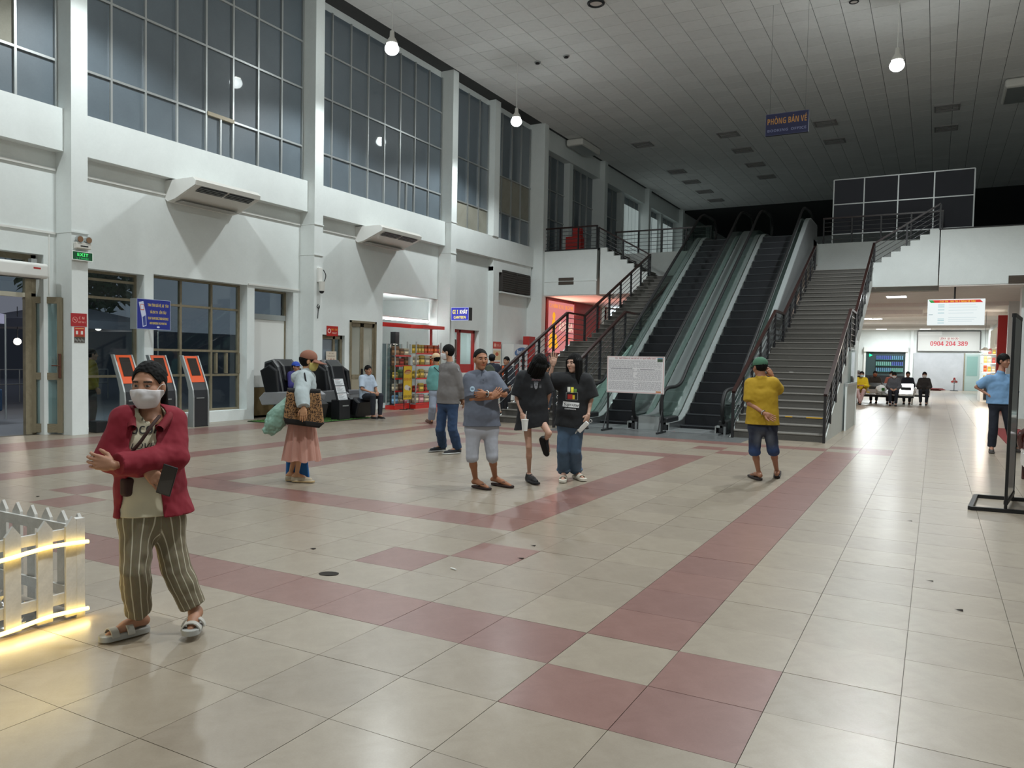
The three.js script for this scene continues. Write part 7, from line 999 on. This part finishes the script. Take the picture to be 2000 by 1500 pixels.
// ---- man in yellow ----
makePerson({ base: [1496, 942], hatted: true, label: 'person in a yellow T-shirt and green cap seen from behind, one hand behind back', skin: 0x9a6a50, cell: .011, headCell: .006, yaw: -2.5, pitch: .1, build: 1.04,
  j: { head: [1484, 718, 0], neck: [1487, 737, .02], shA: [1464, 751, 0], shB: [1513, 750, 0], elA: [1464, 788, .06], elB: [1522, 764, -.12], wrA: [1494, 808, .19], wrB: [1508, 734, -.1], hipA: [1476, 834, 0], hipB: [1503, 834, 0], knA: [1474, 880, 0], knB: [1510, 878, -.03], anA: G(1482, 938, .085), anB: G(1517, 934, .085), toeA: G(1467, 932, .03), toeB: G(1519, 924, .03) },
  handA: { d: [.85, -.45, .1], n: [0, .2, 1], t: 1, curl: .45 }, handB: { d: [-.5, .8, .2], n: [-.6, 0, -.5], curl: .6 },
  wear: [hairShort({ grow: .008, line: .05, nape: -.07 }), capHat(0x3d6b50, { brim: .075, low: .028, map: mottled([66, 104, 82], 26, 16, 26, 6) }), trousers('denim_shorts', std({ vertexColors: true, roughness: .9 }), { r: .018, len: 1.12, flare: .004, amp: .014, color: H => { const fa = H.pt([1484, 857, .1]), fb = H.pt([1504, 861, .1]), A = lin(0x252a3a), Bc = lin(0x6c7078), C2 = lin(0x2b3f66); return (x, y, z) => { const d = Math.min(Math.hypot((x - fa.x) * 1.6, y - fa.y, (z - fa.z) * 1.6), Math.hypot((x - fb.x) * 1.6, y - fb.y, (z - fb.z) * 1.6)); const k = Math.max(0, 1 - d / .15) * .8 + .1 * noise(x * 20, y * 20, z * 20), lo = Math.max(0, Math.min(1, (.52 - y) / .12)); return A.map((v, i) => (v * (1 - lo) + C2[i] * lo) * (1 - k) + Bc[i] * k); }; } }),
    shirt('t_shirt', cloth(0xa58417), { r: .028, sleeve: .88, sl: .016, hem: 829, long: true, amp: .016, fr: 10, cell: .010 }),
    H => { const w = H.J.wrA, e = H.J.elA, d = e.clone().sub(w).normalize(), q = new THREE.TorusGeometry(.032, .006, 8, 24); q.applyQuaternion(new THREE.Quaternion().setFromUnitVectors(V(0, 0, 1), d)); const c = w.clone().addScaledVector(d, .03); q.translate(c.x, c.y, c.z); H.world('wristwatch', q, M.steel); },
    shoes('flipflop', 0x2b2320, { soleCol: 0x2e2624, th: .026 })] });
// ---- man in the light blue polo ----
makePerson({ base: [1951, 884], label: 'person in a light blue polo and dark trousers with a hand on the hip', skin: 0x9e6f58, cell: .013, headCell: .006, yaw: .95, pitch: .05, headScale: 1.05,
  j: { head: [1961, 706, 0], neck: [1955, 726, 0], shA: [1929, 741, .04], shB: [1974, 740, -.08], elA: [1907, 756, -.02], elB: [1984, 776, -.1], wrA: [1932, 772, .1], wrB: [1984, 800, .0], hipA: [1942, 790, 0], hipB: [1964, 790, 0], knA: [1940, 836, .02], knB: [1972, 834, -.02], anA: G(1936, 883, .085), anB: G(1982, 882, .085), toeA: G(1937, 886, .03), toeB: G(1992, 884, .03) },
  handA: { d: [.8, -.4, -.2], n: [-.2, -.5, -.8], curl: .4 }, handB: { d: [0, -1, 0], n: [-1, 0, 0], curl: .5 },
  wear: [hairShort({ grow: .016, line: .046, nape: -.06 }), trousers('trousers', cloth(0x181c28), { r: .018, len: 1.95, flare: .012 }), shirt('polo_shirt', cloth(0x6f93b8), { r: .03, sleeve: .8, sl: .018, hem: 789, amp: .016, long: true }), shoes('shoe', 0x3a3430, { soleCol: 0x3a3430, top: .06 })] });
// ---- seated and distant people ----
function pose(b, face, h, o = {}) {                                  // b foot point, face = facing angle in the world (0 faces +z)
  const F = V(Math.sin(face), 0, Math.cos(face)), R = V(0, 1, 0).cross(F), k = h / 1.65, P = (r, u, f) => b.clone().addScaledVector(R, r * k).add(V(0, u * k, 0)).addScaledVector(F, f * k), sy = o.seat != null ? o.seat / k : null;
  const j = {};
  if (sy == null) Object.assign(j, { head: P(0, 1.54, .02), neck: P(0, 1.40, 0), shA: P(-.17, 1.34, 0), shB: P(.17, 1.34, 0), elA: P(-.22, 1.06, -.02), elB: P(.22, 1.06, -.02), wrA: P(-.2, .84, .08), wrB: P(.2, .84, .08), hipA: P(-.085, .86, 0), hipB: P(.085, .86, 0), knA: P(-.1, .46, .03), knB: P(.1, .46, .03), anA: P(-.1, .085, 0), anB: P(.1, .085, 0), toeA: P(-.12, .03, .15), toeB: P(.12, .03, .15) });
  else { const y = sy + .1, ln = o.lean || 0; Object.assign(j, { head: P(0, y + .66, .04 + ln), neck: P(0, y + .53, -.02 + ln * .8), shA: P(-.17, y + .47, -.02 + ln * .7), shB: P(.17, y + .47, -.02 + ln * .7), elA: P(-.22, y + .2, .08 + ln * .5), elB: P(.22, y + .2, .08 + ln * .5), wrA: P(-.1, y + (o.hands ?? .12), .3), wrB: P(.1, y + (o.hands ?? .12), .3), hipA: P(-.09, y, 0), hipB: P(.09, y, 0), knA: P(-.12, y + .03, .42), knB: P(.12, y + .03, .42), anA: P(-.1 + (o.cross || 0), .085, .4), anB: P(.1 - (o.cross || 0), .085, .42), toeA: P(-.1 + (o.cross || 0), .03, .55), toeB: P(.1 - (o.cross || 0), .03, .57) }); }
  return { j, F, R };
}
function simple(o) {
  const b = V(...o.at), q = pose(b, o.face, o.h || 1.62, o), n = V(CAM.x - b.x, 0, CAM.z - b.z).normalize(), yaw = o.face - Math.atan2(n.x, n.z);
  const hd = { d: null, n: [0, -.5, -.5], curl: .5 };
  return makePerson({ pos: o.at, baseY: o.at[1], base: [1000, 800], label: o.label, hatted: !!o.cap, group: o.group, skin: o.skin || 0xa87a60, cell: o.cell || .018, headCell: o.headCell || .008, yaw: yaw + (o.turn || 0), pitch: o.pitch || 0, j: q.j, handA: o.noHands ? null : hd, handB: o.noHands ? null : { ...hd, t: -1 },
    wear: [o.long ? hairLong({ len: .26, cell: .01 }) : hairShort({ grow: .012, cell: .008 }), ...(o.mask ? [faceMask(o.mask, { loops: false })] : []), ...(o.cap ? [capHat(o.cap, {})] : []), trousers('trousers', cloth(o.pants || 0x23252c), { r: .018, len: 1.95 }), shirt('top', cloth(o.top), { r: .026, sleeve: o.sleeve ?? 1.95, amp: .012 }), shoes('shoe', o.shoe || 0x1c1a1a, { top: .06 }), ...(o.extra || [])] });
}
const faceX = Math.PI / 2;                                            // facing +x
simple({ at: [-11.52, .02, -9.95], face: faceX - .1, seat: .52, h: 1.58, lean: -.08, label: 'person in a blue cap and purple shirt reclining in the massage chair', top: 0x34306e, cap: 0x2b4aa8, pants: 0x1d1e24, cell: .013, headCell: .007, hands: .25 });
simple({ at: [-10.66, .02, -11.5], face: faceX - .25, seat: .44, h: 1.62, lean: .02, label: 'person in a pale T-shirt and dark trousers sitting on the massage chair edge', top: 0xa9b6c6, sleeve: .85, skin: 0x9c6f56, pants: 0x1e2029, cell: .012, headCell: .006 });
{ const p = V(-6.95, 0, -13.55); simple({ at: [-6.62, 2 * RISE, -13.42], face: .35, seat: .32, h: 1.6, lean: .2, pitch: .5, label: 'person in a dark jacket sitting on the left staircase, head bowed', top: 0x20222a, pants: 0x4a4e56, cell: .014, headCell: .007 }); }
simple({ at: [-8.55, 0, -14.1], face: Math.PI + .5, h: 1.66, label: 'person in a dark cap and shirt carrying a green backpack by the left staircase', top: 0x1d2230, cap: 0x171a20, pants: 0x16171c, cell: .014, headCell: .007, extra: [H => { const c = lerpV(H.hipM, H.shM, .62).add(V(Math.sin(.5), 0, Math.cos(.5)).multiplyScalar(.2)).addScaledVector(H.right, -.06); const q = surfNet((x, y, z) => ell(c.x, c.y, c.z, .17, .24, .15)(x, y, z) + .015 * noise(x * 10, y * 10, z * 10), c.clone().add(V(-.24, -.32, -.24)), c.clone().add(V(.24, .32, .24)), .014); H.world('backpack', q, cloth(0x3a4034)); }] });
simple({ at: [-8.75, 0, -15.3], face: -.1, h: 1.6, label: 'person in dark clothes with an orange scarf behind the left stair railing', top: 0x2a2c34, pants: 0x1e2026, cell: .016, extra: [H => { const a = H.J.neck; H.world('scarf', tube([a.clone().add(V(-.07, .0, .07)), a.clone().add(V(-.05, -.12, .12)), a.clone().add(V(-.06, -.35, .13))], .035, 14, 6), cloth(0xc4562a)); }] });
simple({ at: [-13.9, -.05, -6.3], face: 2.6, h: 1.64, label: 'person in a yellow jacket standing outside the kiosk window', top: 0x8f7a1c, pants: 0x1c1a1a, cell: .018 });
// ---- seated people in the waiting area ----
const wg = 'seated people in the waiting area';
simple({ at: [-.88, 0, -30.75], face: 0, seat: .45, cross: .1, label: 'person in a bright yellow jacket and pink trousers on the steel bench', top: 0xd8b818, pants: 0xc9a8a4, mask: 0xb8ccd0, cell: .024, headCell: .012, hands: .22, noHands: false });
simple({ at: [.28, 0, -30.75], face: 0, seat: .45, pitch: .4, label: 'person in a grey top and dark coat looking down on the steel bench', top: 0x4a4a4e, pants: 0x1a1d26, mask: 0xc8c8c8, cell: .024, headCell: .012 });
simple({ at: [-1.45, 0, -31.2], face: .1, seat: .45, label: 'person in a pink top on the bench beside the right staircase', top: 0xb08a88, pants: 0x2a2226, mask: 0xb8ccd0, cell: .026, headCell: .012, long: true });
[[-1.16, -32.65, 0x15161a, 0xd0d0d0, 'person in black with a white mask and grey cap behind the bench', 0x8a8684], [-.52, -32.75, 0x3a332c, 0xa05a3c, 'person with an orange mask behind the person in yellow'], [.1, -32.65, 0xb06a58, 0xe0dcd8, 'person in an orange top with a white mask behind the bench'], [.7, -32.75, 0x161a26, null, 'person in a navy jacket with bowed head behind the bench'], [1.3, -32.65, 0x34302e, 0xe0dcd8, 'person in brown with a white mask at the end of the back bench']].forEach(([x, z, top, mask, label, cap]) => simple({ at: [x, 0, z], face: 0, seat: .45, h: 1.66, label, top, mask, cap, cell: .026, headCell: .012, noHands: true }));
renderer.render(scene, camera);
